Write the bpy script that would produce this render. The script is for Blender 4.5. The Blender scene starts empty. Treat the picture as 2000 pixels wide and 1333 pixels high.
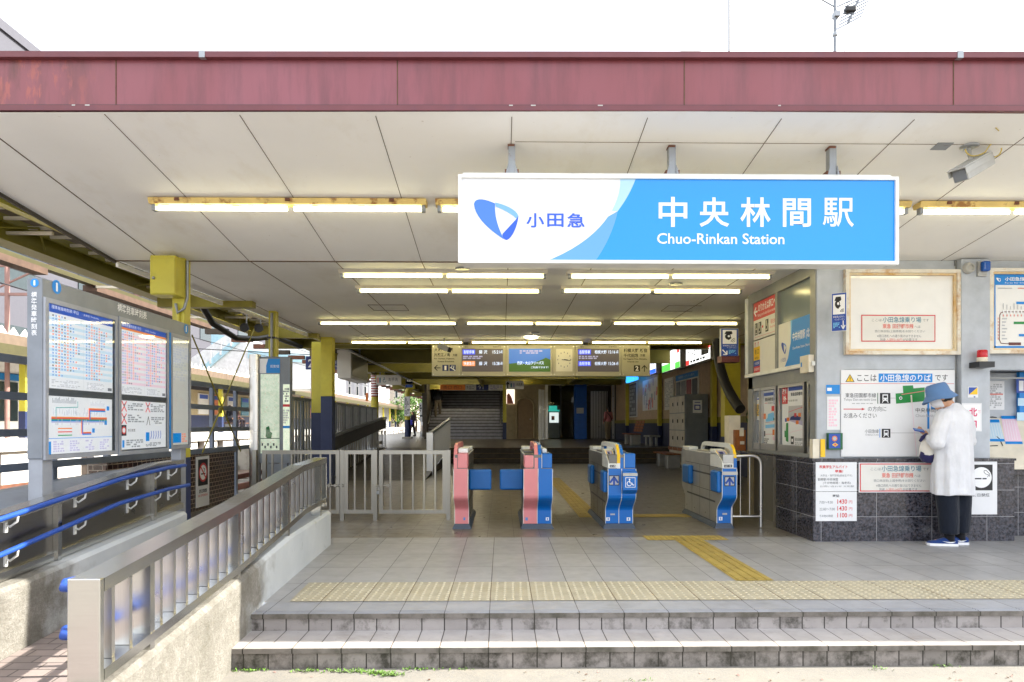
import bpy, bmesh, math, random
from mathutils import Vector, Matrix
R = math.radians
random.seed(7)
SC = bpy.context.scene
COL = SC.collection
# ---------------------------------------------------------------- camera
EYE = 1.26
FPX = 1333.0
YAW = math.atan(20 / 1333.0)
cam_d = bpy.data.cameras.new('camera')
cam = bpy.data.objects.new('camera', cam_d)
COL.objects.link(cam)
cam.location = (0, 0, EYE)
cam.rotation_euler = (R(90), 0, -YAW)
cam_d.sensor_width = 36
cam_d.lens = 36 * FPX / 2000
cam_d.shift_y = 162.5 / 2000
cam_d.clip_start = 0.05
cam_d.clip_end = 2000
SC.camera = cam
# ---------------------------------------------------------------- sky, sun, exposure
SUN_DIR = Vector((0.785, 0.047, 0.616)).normalized()      # towards the sun
w = bpy.data.worlds.new('World')
SC.world = w
w.use_nodes = True
wn = w.node_tree.nodes
wl = w.node_tree.links
bg = wn['Background']
sky = wn.new('ShaderNodeTexSky')
sky.sky_type = 'NISHITA'
sky.sun_disc = False
sky.sun_elevation = math.asin(SUN_DIR.z)
sky.sun_rotation = math.atan2(SUN_DIR.x, SUN_DIR.y)
sky.dust_density = 2.5
sky.air_density = 1.0
tc = wn.new('ShaderNodeTexCoord')
nz = wn.new('ShaderNodeTexNoise')
nz.inputs['Scale'].default_value = 2.2
nz.inputs['Detail'].default_value = 6
rp = wn.new('ShaderNodeValToRGB')
rp.color_ramp.elements[0].position = 0.28
rp.color_ramp.elements[1].position = 0.62
rp.color_ramp.elements[0].color = (0.3, 0.3, 0.3, 1)
mx = wn.new('ShaderNodeMixRGB')
mx.inputs[2].default_value = (5.0, 5.15, 5.4, 1)           # thin bright cloud
wl.new(tc.outputs['Generated'], nz.inputs['Vector'])
wl.new(nz.outputs['Fac'], rp.inputs['Fac'])
wl.new(rp.outputs['Color'], mx.inputs[0])
wl.new(sky.outputs['Color'], mx.inputs[1])
wl.new(mx.outputs['Color'], bg.inputs['Color'])
bg.inputs['Strength'].default_value = 0.15
sun_d = bpy.data.lights.new('sun', 'SUN')
sun_d.energy = 4.3
sun_d.angle = R(0.53)
sun_d.color = (1, 0.95, 0.86)
sun = bpy.data.objects.new('sun', sun_d)
COL.objects.link(sun)
sun.location = (30, 0, 30)
sun.rotation_euler = SUN_DIR.to_track_quat('Z', 'Y').to_euler()
SC.view_settings.view_transform = 'Standard'
SC.view_settings.look = 'None'
SC.view_settings.gamma = 1
SC.view_settings.exposure = 1.82
SC.render.engine = 'CYCLES'
SC.cycles.use_denoising = True
SC.cycles.max_bounces = 8
SC.cycles.diffuse_bounces = 5
SC.cycles.glossy_bounces = 3
SC.cycles.transmission_bounces = 6
SC.cycles.sample_clamp_indirect = 6
SC.cycles.caustics_reflective = False
SC.cycles.caustics_refractive = False
# ---------------------------------------------------------------- photo measurements -> metres
_s, _c = math.sin(YAW), math.cos(YAW)
def ray(u, v):
    a = (u - 1000) / FPX
    return Vector((_s + a * _c, _c - a * _s, -(v - 829) / FPX))
def atY(u, v, Y):
    d = ray(u, v); t = Y / d.y
    return Vector((t * d.x, Y, EYE + t * d.z))
def atX(u, v, X):
    d = ray(u, v); t = X / d.x
    return Vector((X, t * d.y, EYE + t * d.z))
def atZ(u, v, Z):
    d = ray(u, v); t = (Z - EYE) / d.z
    return Vector((t * d.x, t * d.y, Z))
class Fr:
    """a flat face: origin o, right u, up v, normal n = u x v"""
    def __init__(s, o, u=(1, 0, 0), v=(0, 0, 1)):
        s.o = Vector(o); s.u = Vector(u).normalized(); s.v = Vector(v).normalized(); s.n = s.u.cross(s.v)
    def p(s, a, b, c=0.0):
        return s.o + s.u * a + s.v * b + s.n * c
    def px(s, u, v):
        d = ray(u, v); e = Vector((0, 0, EYE))
        t = (s.o - e).dot(s.n) / d.dot(s.n)
        q = e + d * t - s.o
        return q.dot(s.u), q.dot(s.v)
    def off(s, c):
        return Fr(s.o + s.n * c, s.u, s.v)
def front(Y): return Fr((0, Y, 0))
def side_left(X): return Fr((X, 0, 0), (0, -1, 0))     # faces -X
def side_right(X): return Fr((X, 0, 0), (0, 1, 0))     # faces +X
# ---------------------------------------------------------------- materials
MATS = {}
def lin(c):
    def f(x):
        x = x / 255.0
        return x / 12.92 if x <= 0.04045 else ((x + 0.055) / 1.055) ** 2.4
    return (f(c[0]), f(c[1]), f(c[2]), 1)
class NT:
    def __init__(s, name):
        s.m = bpy.data.materials.new(name); s.m.use_nodes = True
        s.t = s.m.node_tree; s.b = s.t.nodes['Principled BSDF']
        s._p = None
    def n(s, typ, **k):
        x = s.t.nodes.new(typ)
        for a, b in k.items(): setattr(x, a, b)
        return x
    def set(s, node, **k):
        for a, b in k.items():
            node.inputs[a.replace('_', ' ')].default_value = b
        return node
    def l(s, a, b): s.t.links.new(a, b)
    def pos(s):
        if s._p is None: s._p = s.n('ShaderNodeNewGeometry').outputs['Position']
        return s._p
    def noise(s, scale, detail=4, vec=None, stretch=None, rough=0.55):
        x = s.n('ShaderNodeTexNoise'); x.inputs['Scale'].default_value = scale; x.inputs['Detail'].default_value = detail
        x.inputs['Roughness'].default_value = rough
        v = vec or s.pos()
        if stretch:
            mp = s.n('ShaderNodeMapping'); mp.inputs['Scale'].default_value = stretch
            s.l(v, mp.inputs['Vector']); v = mp.outputs['Vector']
        s.l(v, x.inputs['Vector'])
        return x.outputs['Fac']
    def ramp(s, fac, p0, p1, c0=(0, 0, 0, 1), c1=(1, 1, 1, 1)):
        r = s.n('ShaderNodeValToRGB'); e = r.color_ramp.elements
        e[0].position = p0; e[1].position = p1; e[0].color = c0; e[1].color = c1
        s.l(fac, r.inputs['Fac']); return r.outputs['Color']
    def mix(s, fac, a, b, mode='MIX'):
        m = s.n('ShaderNodeMixRGB', blend_type=mode)
        for i, x in ((0, fac), (1, a), (2, b)):
            if hasattr(x, 'is_output'): s.l(x, m.inputs[i])
            else: m.inputs[i].default_value = x
        return m.outputs['Color']
    def math(s, op, a, b=0.0, c=0.0):
        m = s.n('ShaderNodeMath', operation=op)
        for i, x in ((0, a), (1, b), (2, c)):
            if hasattr(x, 'is_output'): s.l(x, m.inputs[i])
            else: m.inputs[i].default_value = x
        return m.outputs[0]
    def bump(s, h, strength=0.3, dist=0.005):
        b = s.n('ShaderNodeBump'); b.inputs['Strength'].default_value = strength; b.inputs['Distance'].default_value = dist
        s.l(h, b.inputs['Height']); s.l(b.outputs['Normal'], s.b.inputs['Normal'])
    def axes(s, a, b, oa=0.0, ob=0.0):
        sp = s.n('ShaderNodeSeparateXYZ'); s.l(s.pos(), sp.inputs[0])
        cb = s.n('ShaderNodeCombineXYZ')
        s.l(s.math('ADD', sp.outputs[a], oa), cb.inputs[0]); s.l(s.math('ADD', sp.outputs[b], ob), cb.inputs[1])
        return cb.outputs[0]
def mk(name, c, rough=0.5, metal=0.0, var=0.12, scale=6.0, bump=0.0, bscale=60.0, spec=0.5, stain=None, stain_amt=0.5,
       stain_scale=1.5, stretch=None, stain_lo=0.5, stain_hi=0.72, emit=None, es=0.0, coat=0.0, rvar=0.15):
    if name in MATS: return name
    t = NT(name); b = t.b
    col = lin(c)
    b.inputs['Roughness'].default_value = rough; b.inputs['Metallic'].default_value = metal
    b.inputs['Specular IOR Level'].default_value = spec
    if coat: b.inputs['Coat Weight'].default_value = coat; b.inputs['Coat Roughness'].default_value = 0.08
    if var or stain:
        f = t.noise(scale, 5)
        k = tuple(x * (1 - var) for x in col[:3]) + (1,)
        k2 = tuple(min(1, x * (1 + var)) for x in col[:3]) + (1,)
        o = t.ramp(f, 0.3, 0.7, k, k2)
        if stain:
            g = t.ramp(t.noise(stain_scale, 7, stretch=stretch, rough=0.65), stain_lo, stain_hi, (0, 0, 0, 1), (stain_amt,) * 3 + (1,))
            o = t.mix(g, o, lin(stain))
        t.l(o, b.inputs['Base Color'])
        if rvar: t.l(t.math('ADD', t.math('MULTIPLY', t.noise(scale * 2.3, 3), rvar), rough - rvar / 2), b.inputs['Roughness'])
    else:
        b.inputs['Base Color'].default_value = col
    if bump: t.bump(t.noise(bscale, 5), bump)
    if emit:
        b.inputs['Emission Color'].default_value = lin(emit); b.inputs['Emission Strength'].default_value = es
    MATS[name] = t.m
    return name
def ink(name, c, rough=0.45, emit=0.0):
    if name in MATS: return name
    t = NT(name); t.b.inputs['Base Color'].default_value = lin(c); t.b.inputs['Roughness'].default_value = rough
    if emit:
        t.b.inputs['Emission Color'].default_value = lin(c); t.b.inputs['Emission Strength'].default_value = emit
    MATS[name] = t.m
    return name
# ---------------------------------------------------------------- mesh builder
_GLY = {}
def glyphs(s, offset=0.0, spacing=1.0):
    k = (s, offset, spacing)
    if k in _GLY: return _GLY[k]
    cu = bpy.data.curves.new('lettering', 'FONT'); cu.body = s; cu.resolution_u = 3; cu.fill_mode = 'FRONT'
    cu.offset = offset; cu.space_character = spacing
    ob = bpy.data.objects.new('lettering', cu); COL.objects.link(ob)
    bpy.context.view_layer.update()
    me = ob.to_mesh()
    vs = [v.co.to_2d() for v in me.vertices]; fs = [tuple(p.vertices) for p in me.polygons]
    ob.to_mesh_clear(); bpy.data.objects.remove(ob); bpy.data.curves.remove(cu)
    if vs:
        x0 = min(v.x for v in vs); x1 = max(v.x for v in vs); y0 = min(v.y for v in vs); y1 = max(v.y for v in vs)
    else: x0 = x1 = y0 = y1 = 0
    _GLY[k] = (vs, fs, x0, x1, y0, y1)
    return _GLY[k]
class MB:
    def __init__(s): s.v = []; s.f = []; s.mi = []; s.sm = []; s.ms = []
    def mid(s, m):
        if m not in s.ms: s.ms.append(m)
        return s.ms.index(m)
    def raw(s, vs, fs, m, smooth=False):
        b = len(s.v); s.v += [Vector(x) for x in vs]; k = s.mid(m)
        for f in fs: s.f.append(tuple(i + b for i in f)); s.mi.append(k); s.sm.append(smooth)
        return s
    def face(s, pts, m): return s.raw(pts, [tuple(range(len(pts)))], m)
    def box(s, x0, x1, y0, y1, z0, z1, m):
        x0, x1 = sorted((x0, x1)); y0, y1 = sorted((y0, y1)); z0, z1 = sorted((z0, z1))
        vs = [(x, y, z) for z in (z0, z1) for y in (y0, y1) for x in (x0, x1)]
        return s.raw(vs, [(0, 2, 3, 1), (4, 5, 7, 6), (0, 1, 5, 4), (2, 6, 7, 3), (0, 4, 6, 2), (1, 3, 7, 5)], m)
    def bbox(s, x0, x1, y0, y1, z0, z1, m, r=0.01, n=2):
        """box with rounded edges"""
        x0, x1 = sorted((x0, x1)); y0, y1 = sorted((y0, y1)); z0, z1 = sorted((z0, z1))
        bm = bmesh.new(); bmesh.ops.create_cube(bm, size=1)
        for v in bm.verts: v.co = Vector(((x0 + x1) / 2 + v.co.x * (x1 - x0), (y0 + y1) / 2 + v.co.y * (y1 - y0), (z0 + z1) / 2 + v.co.z * (z1 - z0)))
        bmesh.ops.bevel(bm, geom=bm.edges[:], offset=min(r, 0.45 * min(x1 - x0, y1 - y0, z1 - z0)), segments=n, affect='EDGES', profile=0.5)
        return s.bm(bm, m)
    def bm(s, bm, m, smooth=False):
        bm.verts.index_update()
        s.raw([v.co.copy() for v in bm.verts], [tuple(v.index for v in f.verts) for f in bm.faces], m, smooth); bm.free(); return s
    def fbox(s, fr, a0, a1, b0, b1, c0, c1, m):
        vs = [fr.p(a, b, c) for c in (c0, c1) for b in (b0, b1) for a in (a0, a1)]
        return s.raw(vs, [(0, 2, 3, 1), (4, 5, 7, 6), (0, 1, 5, 4), (2, 6, 7, 3), (0, 4, 6, 2), (1, 3, 7, 5)], m)
    def rect(s, fr, a0, a1, b0, b1, c, m):
        return s.face([fr.p(a0, b0, c), fr.p(a1, b0, c), fr.p(a1, b1, c), fr.p(a0, b1, c)], m)
    def poly(s, fr, pts, c, m): return s.face([fr.p(a, b, c) for a, b in pts], m)
    def prism(s, fr, pts, c0, c1, m, smooth=False):
        n = len(pts)
        vs = [fr.p(a, b, c0) for a, b in pts] + [fr.p(a, b, c1) for a, b in pts]
        s.raw(vs, [tuple(range(n))[::-1], tuple(range(n, 2 * n))], m)
        return s.raw(vs, [(i, (i + 1) % n, n + (i + 1) % n, n + i) for i in range(n)], m, smooth)
    def disc(s, fr, a, b, r, c, m, n=20, rb=None):
        return s.poly(fr, [(a + r * math.cos(i * 2 * math.pi / n), b + (rb or r) * math.sin(i * 2 * math.pi / n)) for i in range(n)], c, m)
    def ring(s, fr, a, b, r0, r1, c, m, n=20, a0=0.0, a1=2 * math.pi, rr=1.0):
        pts = []
        for i in range(n + 1):
            t = a0 + (a1 - a0) * i / n
            pts.append((fr.p(a + r0 * math.cos(t), b + rr * r0 * math.sin(t), c), fr.p(a + r1 * math.cos(t), b + rr * r1 * math.sin(t), c)))
        for i in range(n): s.face([pts[i][0], pts[i][1], pts[i + 1][1], pts[i + 1][0]], m)
        return s
    def line(s, fr, pts, wd, c, m):
        """flat stroke along a polyline on a face"""
        for (a0, b0), (a1, b1) in zip(pts, pts[1:]):
            d = Vector((a1 - a0, b1 - b0)); L = d.length
            if L < 1e-6: continue
            d /= L; q = Vector((-d.y, d.x)) * wd / 2; e = d * wd / 2 * 0.6
            s.poly(fr, [(a0 - e.x - q.x, b0 - e.y - q.y), (a1 + e.x - q.x, b1 + e.y - q.y), (a1 + e.x + q.x, b1 + e.y + q.y), (a0 - e.x + q.x, b0 - e.y + q.y)], c, m)
        return s
    def bar(s, p0, p1, wd, ht, m, up=(0, 0, 1)):
        p0 = Vector(p0); p1 = Vector(p1); d = (p1 - p0).normalized(); x = d.cross(Vector(up))
        if x.length < 1e-5: x = d.cross(Vector((1, 0, 0)))
        x.normalize(); y = x.cross(d)
        vs = [p + x * (i * wd / 2) + y * (j * ht / 2) for p in (p0, p1) for i, j in ((-1, -1), (1, -1), (1, 1), (-1, 1))]
        return s.raw(vs, [(3, 2, 1, 0), (4, 5, 6, 7), (0, 1, 5, 4), (1, 2, 6, 5), (2, 3, 7, 6), (3, 0, 4, 7)], m)
    def tube(s, pts, r, m, n=8, caps=True, closed=False):
        pts = [Vector(p) for p in pts]; k = len(pts); rs = r if isinstance(r, (list, tuple)) else [r] * k
        vs = []; prev = None
        for i, p in enumerate(pts):
            d = (pts[min(i + 1, k - 1)] - pts[max(i - 1, 0)]).normalized()
            if prev is None:
                x = d.cross(Vector((0, 0, 1)))
                if x.length < 1e-3: x = d.cross(Vector((1, 0, 0)))
            else: x = prev - d * prev.dot(d)
            x.normalize(); prev = x; y = d.cross(x)
            vs += [p + (x * math.cos(t * 2 * math.pi / n) + y * math.sin(t * 2 * math.pi / n)) * rs[i] for t in range(n)]
        fs = [(i * n + j, i * n + (j + 1) % n, (i + 1) * n + (j + 1) % n, (i + 1) * n + j) for i in range(k - 1) for j in range(n)]
        s.raw(vs, fs, m, True)
        if caps: s.raw(vs, [tuple(range(n))[::-1], tuple(range((k - 1) * n, k * n))], m)
        return s
    def lathe(s, fr, a, b, prof, m, n=20):
        """prof: (radius, height along normal) around the face normal at (a, b)"""
        vs = [fr.p(a + r * math.cos(t * 2 * math.pi / n), b + r * math.sin(t * 2 * math.pi / n), h) for r, h in prof for t in range(n)]
        k = len(prof)
        s.raw(vs, [(i * n + j, i * n + (j + 1) % n, (i + 1) * n + (j + 1) % n, (i + 1) * n + j) for i in range(k - 1) for j in range(n)], m, True)
        return s.raw(vs, [tuple(range(n))[::-1], tuple(range((k - 1) * n, k * n))], m)
    def loft(s, rings, m, smooth=True, caps=True):
        """rings: lists of points, all of one length"""
        n = len(rings[0]); k = len(rings); vs = [p for r in rings for p in r]
        s.raw(vs, [(i * n + j, i * n + (j + 1) % n, (i + 1) * n + (j + 1) % n, (i + 1) * n + j) for i in range(k - 1) for j in range(n)], m, smooth)
        if caps: s.raw(vs, [tuple(range(n))[::-1], tuple(range((k - 1) * n, k * n))], m, smooth)
        return s
    def txt(s, fr, t, a0, b0, a1, b1, m, c=0.003, bold=0.0, keep=False, align='C', sp=1.0):
        """lettering fitted into the rectangle; keep = no stretching"""
        vs, fs, x0, x1, y0, y1 = glyphs(t, bold, sp)
        if not vs: return s
        sx = (a1 - a0) / max(1e-6, x1 - x0); sy = (b1 - b0) / max(1e-6, y1 - y0)
        if keep:
            sx = sy = min(sx, sy)
        ox = a0 if align == 'L' else (a1 - sx * (x1 - x0) if align == 'R' else (a0 + a1) / 2 - sx * (x1 - x0) / 2)
        oy = (b0 + b1) / 2 - sy * (y1 - y0) / 2
        return s.raw([fr.p(ox + (v.x - x0) * sx, oy + (v.y - y0) * sy, c) for v in vs], fs, m)
    # the same three with the measured position on the photo
    def rp(s, fr, u0, v0, u1, v1, c, m):
        a0, b1 = fr.px(u0, v0); a1, b0 = fr.px(u1, v1); return s.rect(fr, min(a0, a1), max(a0, a1), b0, b1, c, m)
    def bp(s, fr, u0, v0, u1, v1, c0, c1, m):
        a0, b1 = fr.px(u0, v0); a1, b0 = fr.px(u1, v1); return s.fbox(fr, min(a0, a1), max(a0, a1), b0, b1, c0, c1, m)
    def tp(s, fr, t, u0, v0, u1, v1, m, c=0.003, **k):
        a0, b1 = fr.px(u0, v0); a1, b0 = fr.px(u1, v1); return s.txt(fr, t, min(a0, a1), b0, max(a0, a1), b1, m, c, **k)
    def pp(s, fr, pts, c, m): return s.poly(fr, [fr.px(*q) for q in pts], c, m)
    def lp(s, fr, pts, wd, c, m): return s.line(fr, [fr.px(*q) for q in pts], wd, c, m)
    def build(s, name, parent=None, base=None, **tags):
        me = bpy.data.meshes.new(name)
        o = Vector((0, 0, 0))
        if parent is not None:
            q = parent
            while q.parent: q = q.parent
            o = q.location
        elif base is not None: o = Vector(base)
        elif s.v and tags.get('kind') != 'structure':
            xs = [v.x for v in s.v]; ys = [v.y for v in s.v]; zs = [v.z for v in s.v]
            o = Vector(((min(xs) + max(xs)) / 2, (min(ys) + max(ys)) / 2, min(zs)))
        me.from_pydata([tuple(v - o) for v in s.v], [], s.f)
        for m in s.ms: me.materials.append(MATS[m])
        me.polygons.foreach_set('material_index', s.mi)
        me.polygons.foreach_set('use_smooth', s.sm)
        me.update()
        ob = bpy.data.objects.new(name, me); COL.objects.link(ob)
        if parent is not None: ob.parent = parent
        else: ob.location = o
        for k, v in tags.items(): ob[k if k != 'cat' else 'category'] = v
        return ob
def thing(name, base, label, cat, group=None):
    e = bpy.data.objects.new(name, None); COL.objects.link(e); e.location = base; e.empty_display_size = 0.2
    e['label'] = label; e['category'] = cat
    if group: e['group'] = group
    return e
def tg(label, cat, group=None):
    d = dict(label=label, cat=cat)
    if group: d['group'] = group
    return d
def dup(root, loc, label=None, turn=None):
    r = root.copy(); COL.objects.link(r); r.location = loc
    if label: r['label'] = label
    if turn is not None: r.rotation_euler = (0, 0, turn)
    for ch in list(root.children):
        c = ch.copy(); COL.objects.link(c); c.parent = r
        for g in list(ch.children):
            d = g.copy(); COL.objects.link(d); d.parent = c
    return r
def arc(cx, cy, r, a0, a1, n): return [(cx + r * math.cos(R(a0 + (a1 - a0) * i / n)), cy + r * math.sin(R(a0 + (a1 - a0) * i / n))) for i in range(n + 1)]
def bez(p0, p1, p2, p3, n=10):
    o = []
    for i in range(n + 1):
        t = i / n; q = 1 - t
        o.append(tuple(q ** 3 * a + 3 * q * q * t * b + 3 * q * t * t * c_ + t ** 3 * d for a, b, c_, d in zip(p0, p1, p2, p3)))
    return o
# ================================================================ materials of the place
def tile_mat(name, ax, bw, rh, ox, oy, c1, c2, cm, mortar=0.004, rough=0.4, offset=0.0, bump=0.25, stain=None, sscale=2.0, samt=0.6, slo=0.5, shi=0.7, spec=0.5, sstretch=None, smooth=0.3):
    t = NT(name); v = t.axes(ax[0], ax[1], ox, oy)
    b = t.n('ShaderNodeTexBrick', offset=offset, offset_frequency=2, squash=1.0)
    t.l(v, b.inputs['Vector'])
    b.inputs['Color1'].default_value = lin(c1); b.inputs['Color2'].default_value = lin(c2); b.inputs['Mortar'].default_value = lin(cm)
    b.inputs['Scale'].default_value = 1; b.inputs['Mortar Size'].default_value = mortar; b.inputs['Mortar Smooth'].default_value = smooth
    b.inputs['Brick Width'].default_value = bw; b.inputs['Row Height'].default_value = rh
    o = b.outputs['Color']
    o = t.mix(0.22, o, t.ramp(t.noise(9, 7), 0.3, 0.7, (0.55, 0.55, 0.55, 1), (1.3, 1.3, 1.3, 1)), 'MULTIPLY')
    o = t.mix(0.4, o, t.ramp(t.noise(0.9, 5), 0.3, 0.7, (0.72, 0.72, 0.72, 1), (1.1, 1.08, 1.05, 1)), 'MULTIPLY')
    if stain:
        g = t.ramp(t.noise(sscale, 8, stretch=sstretch, rough=0.7), slo, shi, (0, 0, 0, 1), (samt,) * 3 + (1,))
        o = t.mix(g, o, lin(stain))
    if name in ('floor_tile', 'hall_tile', 'nosing_tile', 'tread_tile'):
        o = t.mix(t.ramp(t.noise(34, 2), 0.7, 0.74, (0, 0, 0, 1), (0.3, 0.3, 0.3, 1)), o, lin((70, 66, 62))); o = t.mix(t.ramp(t.noise(3.1, 8, rough=0.75), 0.58, 0.74, (0, 0, 0, 1), (0.35, 0.35, 0.35, 1)), o, lin((112, 104, 94)))
    t.l(o, t.b.inputs['Base Color'])
    t.l(t.math('ADD', t.math('MULTIPLY', t.noise(7, 4), 0.3), rough - 0.15), t.b.inputs['Roughness'])
    t.b.inputs['Specular IOR Level'].default_value = spec
    h = t.math('SUBTRACT', t.math('MULTIPLY', t.noise(140, 3), 0.25), t.math('MULTIPLY', b.outputs['Fac'], 1.0))
    t.bump(h, bump, 0.004)
    MATS[name] = t.m
    return name
X0J = -0.218
tile_mat('floor_tile', 'XY', 0.3, 0.6, X0J, -5.43, (166, 166, 168), (156, 156, 158), (66, 62, 60), 0.0035, 0.42, stain=(120, 119, 118), sscale=0.8, samt=0.35)
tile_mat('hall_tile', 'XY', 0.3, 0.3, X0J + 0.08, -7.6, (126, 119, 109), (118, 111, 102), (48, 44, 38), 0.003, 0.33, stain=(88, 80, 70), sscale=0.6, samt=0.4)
tile_mat('nosing_tile', 'XY', 0.3, 50, X0J, 10, (158, 160, 166), (150, 152, 158), (60, 58, 58), 0.003, 0.42, stain=(112, 110, 104), sscale=3, samt=0.4)
tile_mat('tread_tile', 'XY', 0.15, 50, X0J, 10, (170, 166, 165), (162, 158, 157), (62, 57, 53), 0.0036, 0.6, stain=(120, 112, 104), sscale=4, samt=0.4)
tile_mat('tread_edge_tile', 'XY', 0.3, 50, X0J, 10, (172, 168, 165), (166, 161, 158), (92, 78, 66), 0.004, 0.6, stain=(130, 120, 108), sscale=5, samt=0.4)
tile_mat('riser_tile', 'XZ', 0.15, 50, X0J, 10, (162, 156, 153), (148, 142, 139), (44, 40, 37), 0.0045, 0.7, stain=(58, 54, 46), sscale=6, samt=0.9, slo=0.5, shi=0.68, sstretch=(1, 1, 0.9))
tile_mat('low_riser_tile', 'XZ', 0.15, 50, X0J, 10, (146, 139, 134), (128, 122, 117), (42, 38, 33), 0.0045, 0.75, stain=(50, 47, 38), sscale=6.5, samt=0.95, slo=0.43, shi=0.62, sstretch=(1, 1, 0.9))
tile_mat('riser_edge', 'XZ', 0.3, 50, X0J, 10, (120, 114, 108), (110, 104, 98), (44, 40, 34), 0.005, 0.75, stain=(62, 60, 48), sscale=7, samt=0.8, slo=0.42, shi=0.65)
tile_mat('brown_wall_tile', 'YZ', 0.105, 0.062, 0, 0, (66, 30, 20), (46, 22, 16), (168, 155, 140), 0.0045, 0.16, offset=0.5, bump=0.5, spec=0.6)
tile_mat('brown_wall_tile_front', 'XZ', 0.105, 0.062, 0, 0, (66, 30, 20), (46, 22, 16), (168, 155, 140), 0.0045, 0.16, offset=0.5, bump=0.5, spec=0.6)
tile_mat('ramp_paver', 'XY', 0.2, 0.1, 0, 0, (146, 132, 126), (132, 121, 117), (92, 84, 80), 0.006, 0.8, bump=0.3, offset=0.5, stain=(96, 90, 84), sscale=2.5, samt=0.5)
def granite(name, ax, ox, oz):
    t = NT(name)
    n1 = t.noise(38, 6, rough=0.7); n2 = t.n('ShaderNodeTexVoronoi'); n2.inputs['Scale'].default_value = 48; t.l(t.pos(), n2.inputs['Vector'])
    o = t.ramp(n1, 0.38, 0.66, lin((22, 23, 29)), lin((88, 88, 98)))
    o = t.mix(t.ramp(n2.outputs['Color'], 0.55, 0.9, (0, 0, 0, 1), (0.5, 0.5, 0.5, 1)), o, lin((100, 90, 92)))
    b = t.n('ShaderNodeTexBrick', offset=0.0, squash=1.0); t.l(t.axes(ax[0], ax[1], ox, oz), b.inputs['Vector'])
    b.inputs['Scale'].default_value = 1; b.inputs['Mortar Size'].default_value = 0.0028; b.inputs['Brick Width'].default_value = 0.6; b.inputs['Row Height'].default_value = 0.285
    o = t.mix(b.outputs['Fac'], o, lin((150, 150, 155)))
    t.l(o, t.b.inputs['Base Color']); t.b.inputs['Roughness'].default_value = 0.16; t.b.inputs['Specular IOR Level'].default_value = 0.55
    MATS[name] = t.m
granite('granite_front', 'XZ', -3.43, 0.02)
granite('granite_side', 'YZ', 0.1, 0.02)
def metal_brushed(name, c, rough=0.28, stretch=(2, 2, 60)):
    t = NT(name); f = t.noise(3, 5, stretch=stretch)
    col = lin(c); t.l(t.ramp(f, 0.25, 0.75, tuple(x * 0.93 for x in col[:3]) + (1,), tuple(min(1, x * 1.05) for x in col[:3]) + (1,)), t.b.inputs['Base Color'])
    t.b.inputs['Metallic'].default_value = 1
    t.l(t.math('ADD', t.math('MULTIPLY', t.noise(5, 4), 0.1), rough - 0.06), t.b.inputs['Roughness'])
    MATS[name] = t.m
metal_brushed('stainless', (206, 206, 202), 0.24)
metal_brushed('stainless_fine', (205, 203, 200), 0.3, (60, 60, 2))
metal_brushed('stainless_dark', (140, 138, 134), 0.3)
metal_brushed('stainless_gate', (166, 162, 153), 0.36, (60, 60, 2))
metal_brushed('aluminium', (200, 200, 198), 0.35)
def concrete(name, c, c2, dark, lo=0.48, hi=0.66, bump=0.6):
    t = NT(name); o = t.ramp(t.noise(4, 8, rough=0.65), 0.3, 0.7, lin(c), lin(c2))
    o = t.mix(t.ramp(t.noise(1.6, 8, rough=0.7), lo, hi, (0, 0, 0, 1), (0.75, 0.75, 0.75, 1)), o, lin(dark))
    o = t.mix(t.ramp(t.noise(60, 4, rough=0.7), 0.35, 0.65, (0.35, 0.35, 0.35, 1), (0, 0, 0, 1)), o, lin(dark))
    t.l(o, t.b.inputs['Base Color']); t.b.inputs['Roughness'].default_value = 0.9
    t.bump(t.math('ADD', t.noise(90, 6, rough=0.75), t.noise(14, 4)), bump, 0.012); MATS[name] = t.m
concrete('concrete', (186, 180, 168), (168, 163, 152), (112, 106, 92))
concrete('concrete_smooth', (182, 186, 190), (170, 174, 178), (136, 138, 134), 0.55, 0.75, 0.15)
concrete('street_paving', (124, 121, 115), (110, 108, 103), (140, 132, 118), 0.5, 0.75, 0.35)
concrete('ballast', (150, 126, 104), (110, 94, 80), (70, 60, 50), 0.45, 0.6, 1.0)
def weathered_red():
    t = NT('fascia_red')
    o = t.ramp(t.noise(1.1, 4, stretch=(1, 1, 0.4)), 0.3, 0.7, lin((120, 57, 62)), lin((134, 76, 86)))
    s = t.ramp(t.noise(3.2, 7, stretch=(2.4, 1, 0.3), rough=0.68), 0.46, 0.68, (0, 0, 0, 1), (0.5, 0.5, 0.5, 1))
    o = t.mix(s, o, lin((84, 46, 52)))
    sp = t.n('ShaderNodeSeparateXYZ'); t.l(t.pos(), sp.inputs[0])
    left = t.n('ShaderNodeMapRange'); t.l(sp.outputs[0], left.inputs[0])
    left.inputs[1].default_value = -3.1; left.inputs[2].default_value = -2.7; left.inputs[3].default_value = 1; left.inputs[4].default_value = 0
    pt = t.ramp(t.noise(9, 7, stretch=(1.6, 1, 0.45), rough=0.7), 0.52, 0.6)
    o = t.mix(t.math('MULTIPLY', pt, left.outputs[0]), o, lin((146, 76, 70)))
    o = t.mix(t.math('MULTIPLY', t.ramp(t.noise(7, 7, stretch=(1.5, 1, 0.3)), 0.5, 0.7), left.outputs[0]), o, lin((86, 46, 44)))
    t.l(o, t.b.inputs['Base Color']); t.b.inputs['Roughness'].default_value = 0.34
    t.bump(t.noise(5, 3, stretch=(1, 1, 0.6)), 0.12, 0.01); MATS['fascia_red'] = t.m
weathered_red()
mk('fascia_trim', (104, 52, 58), 0.5, stain=(92, 48, 60), stain_scale=12, stain_amt=0.8, stretch=(1, 1, 1))
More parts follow.
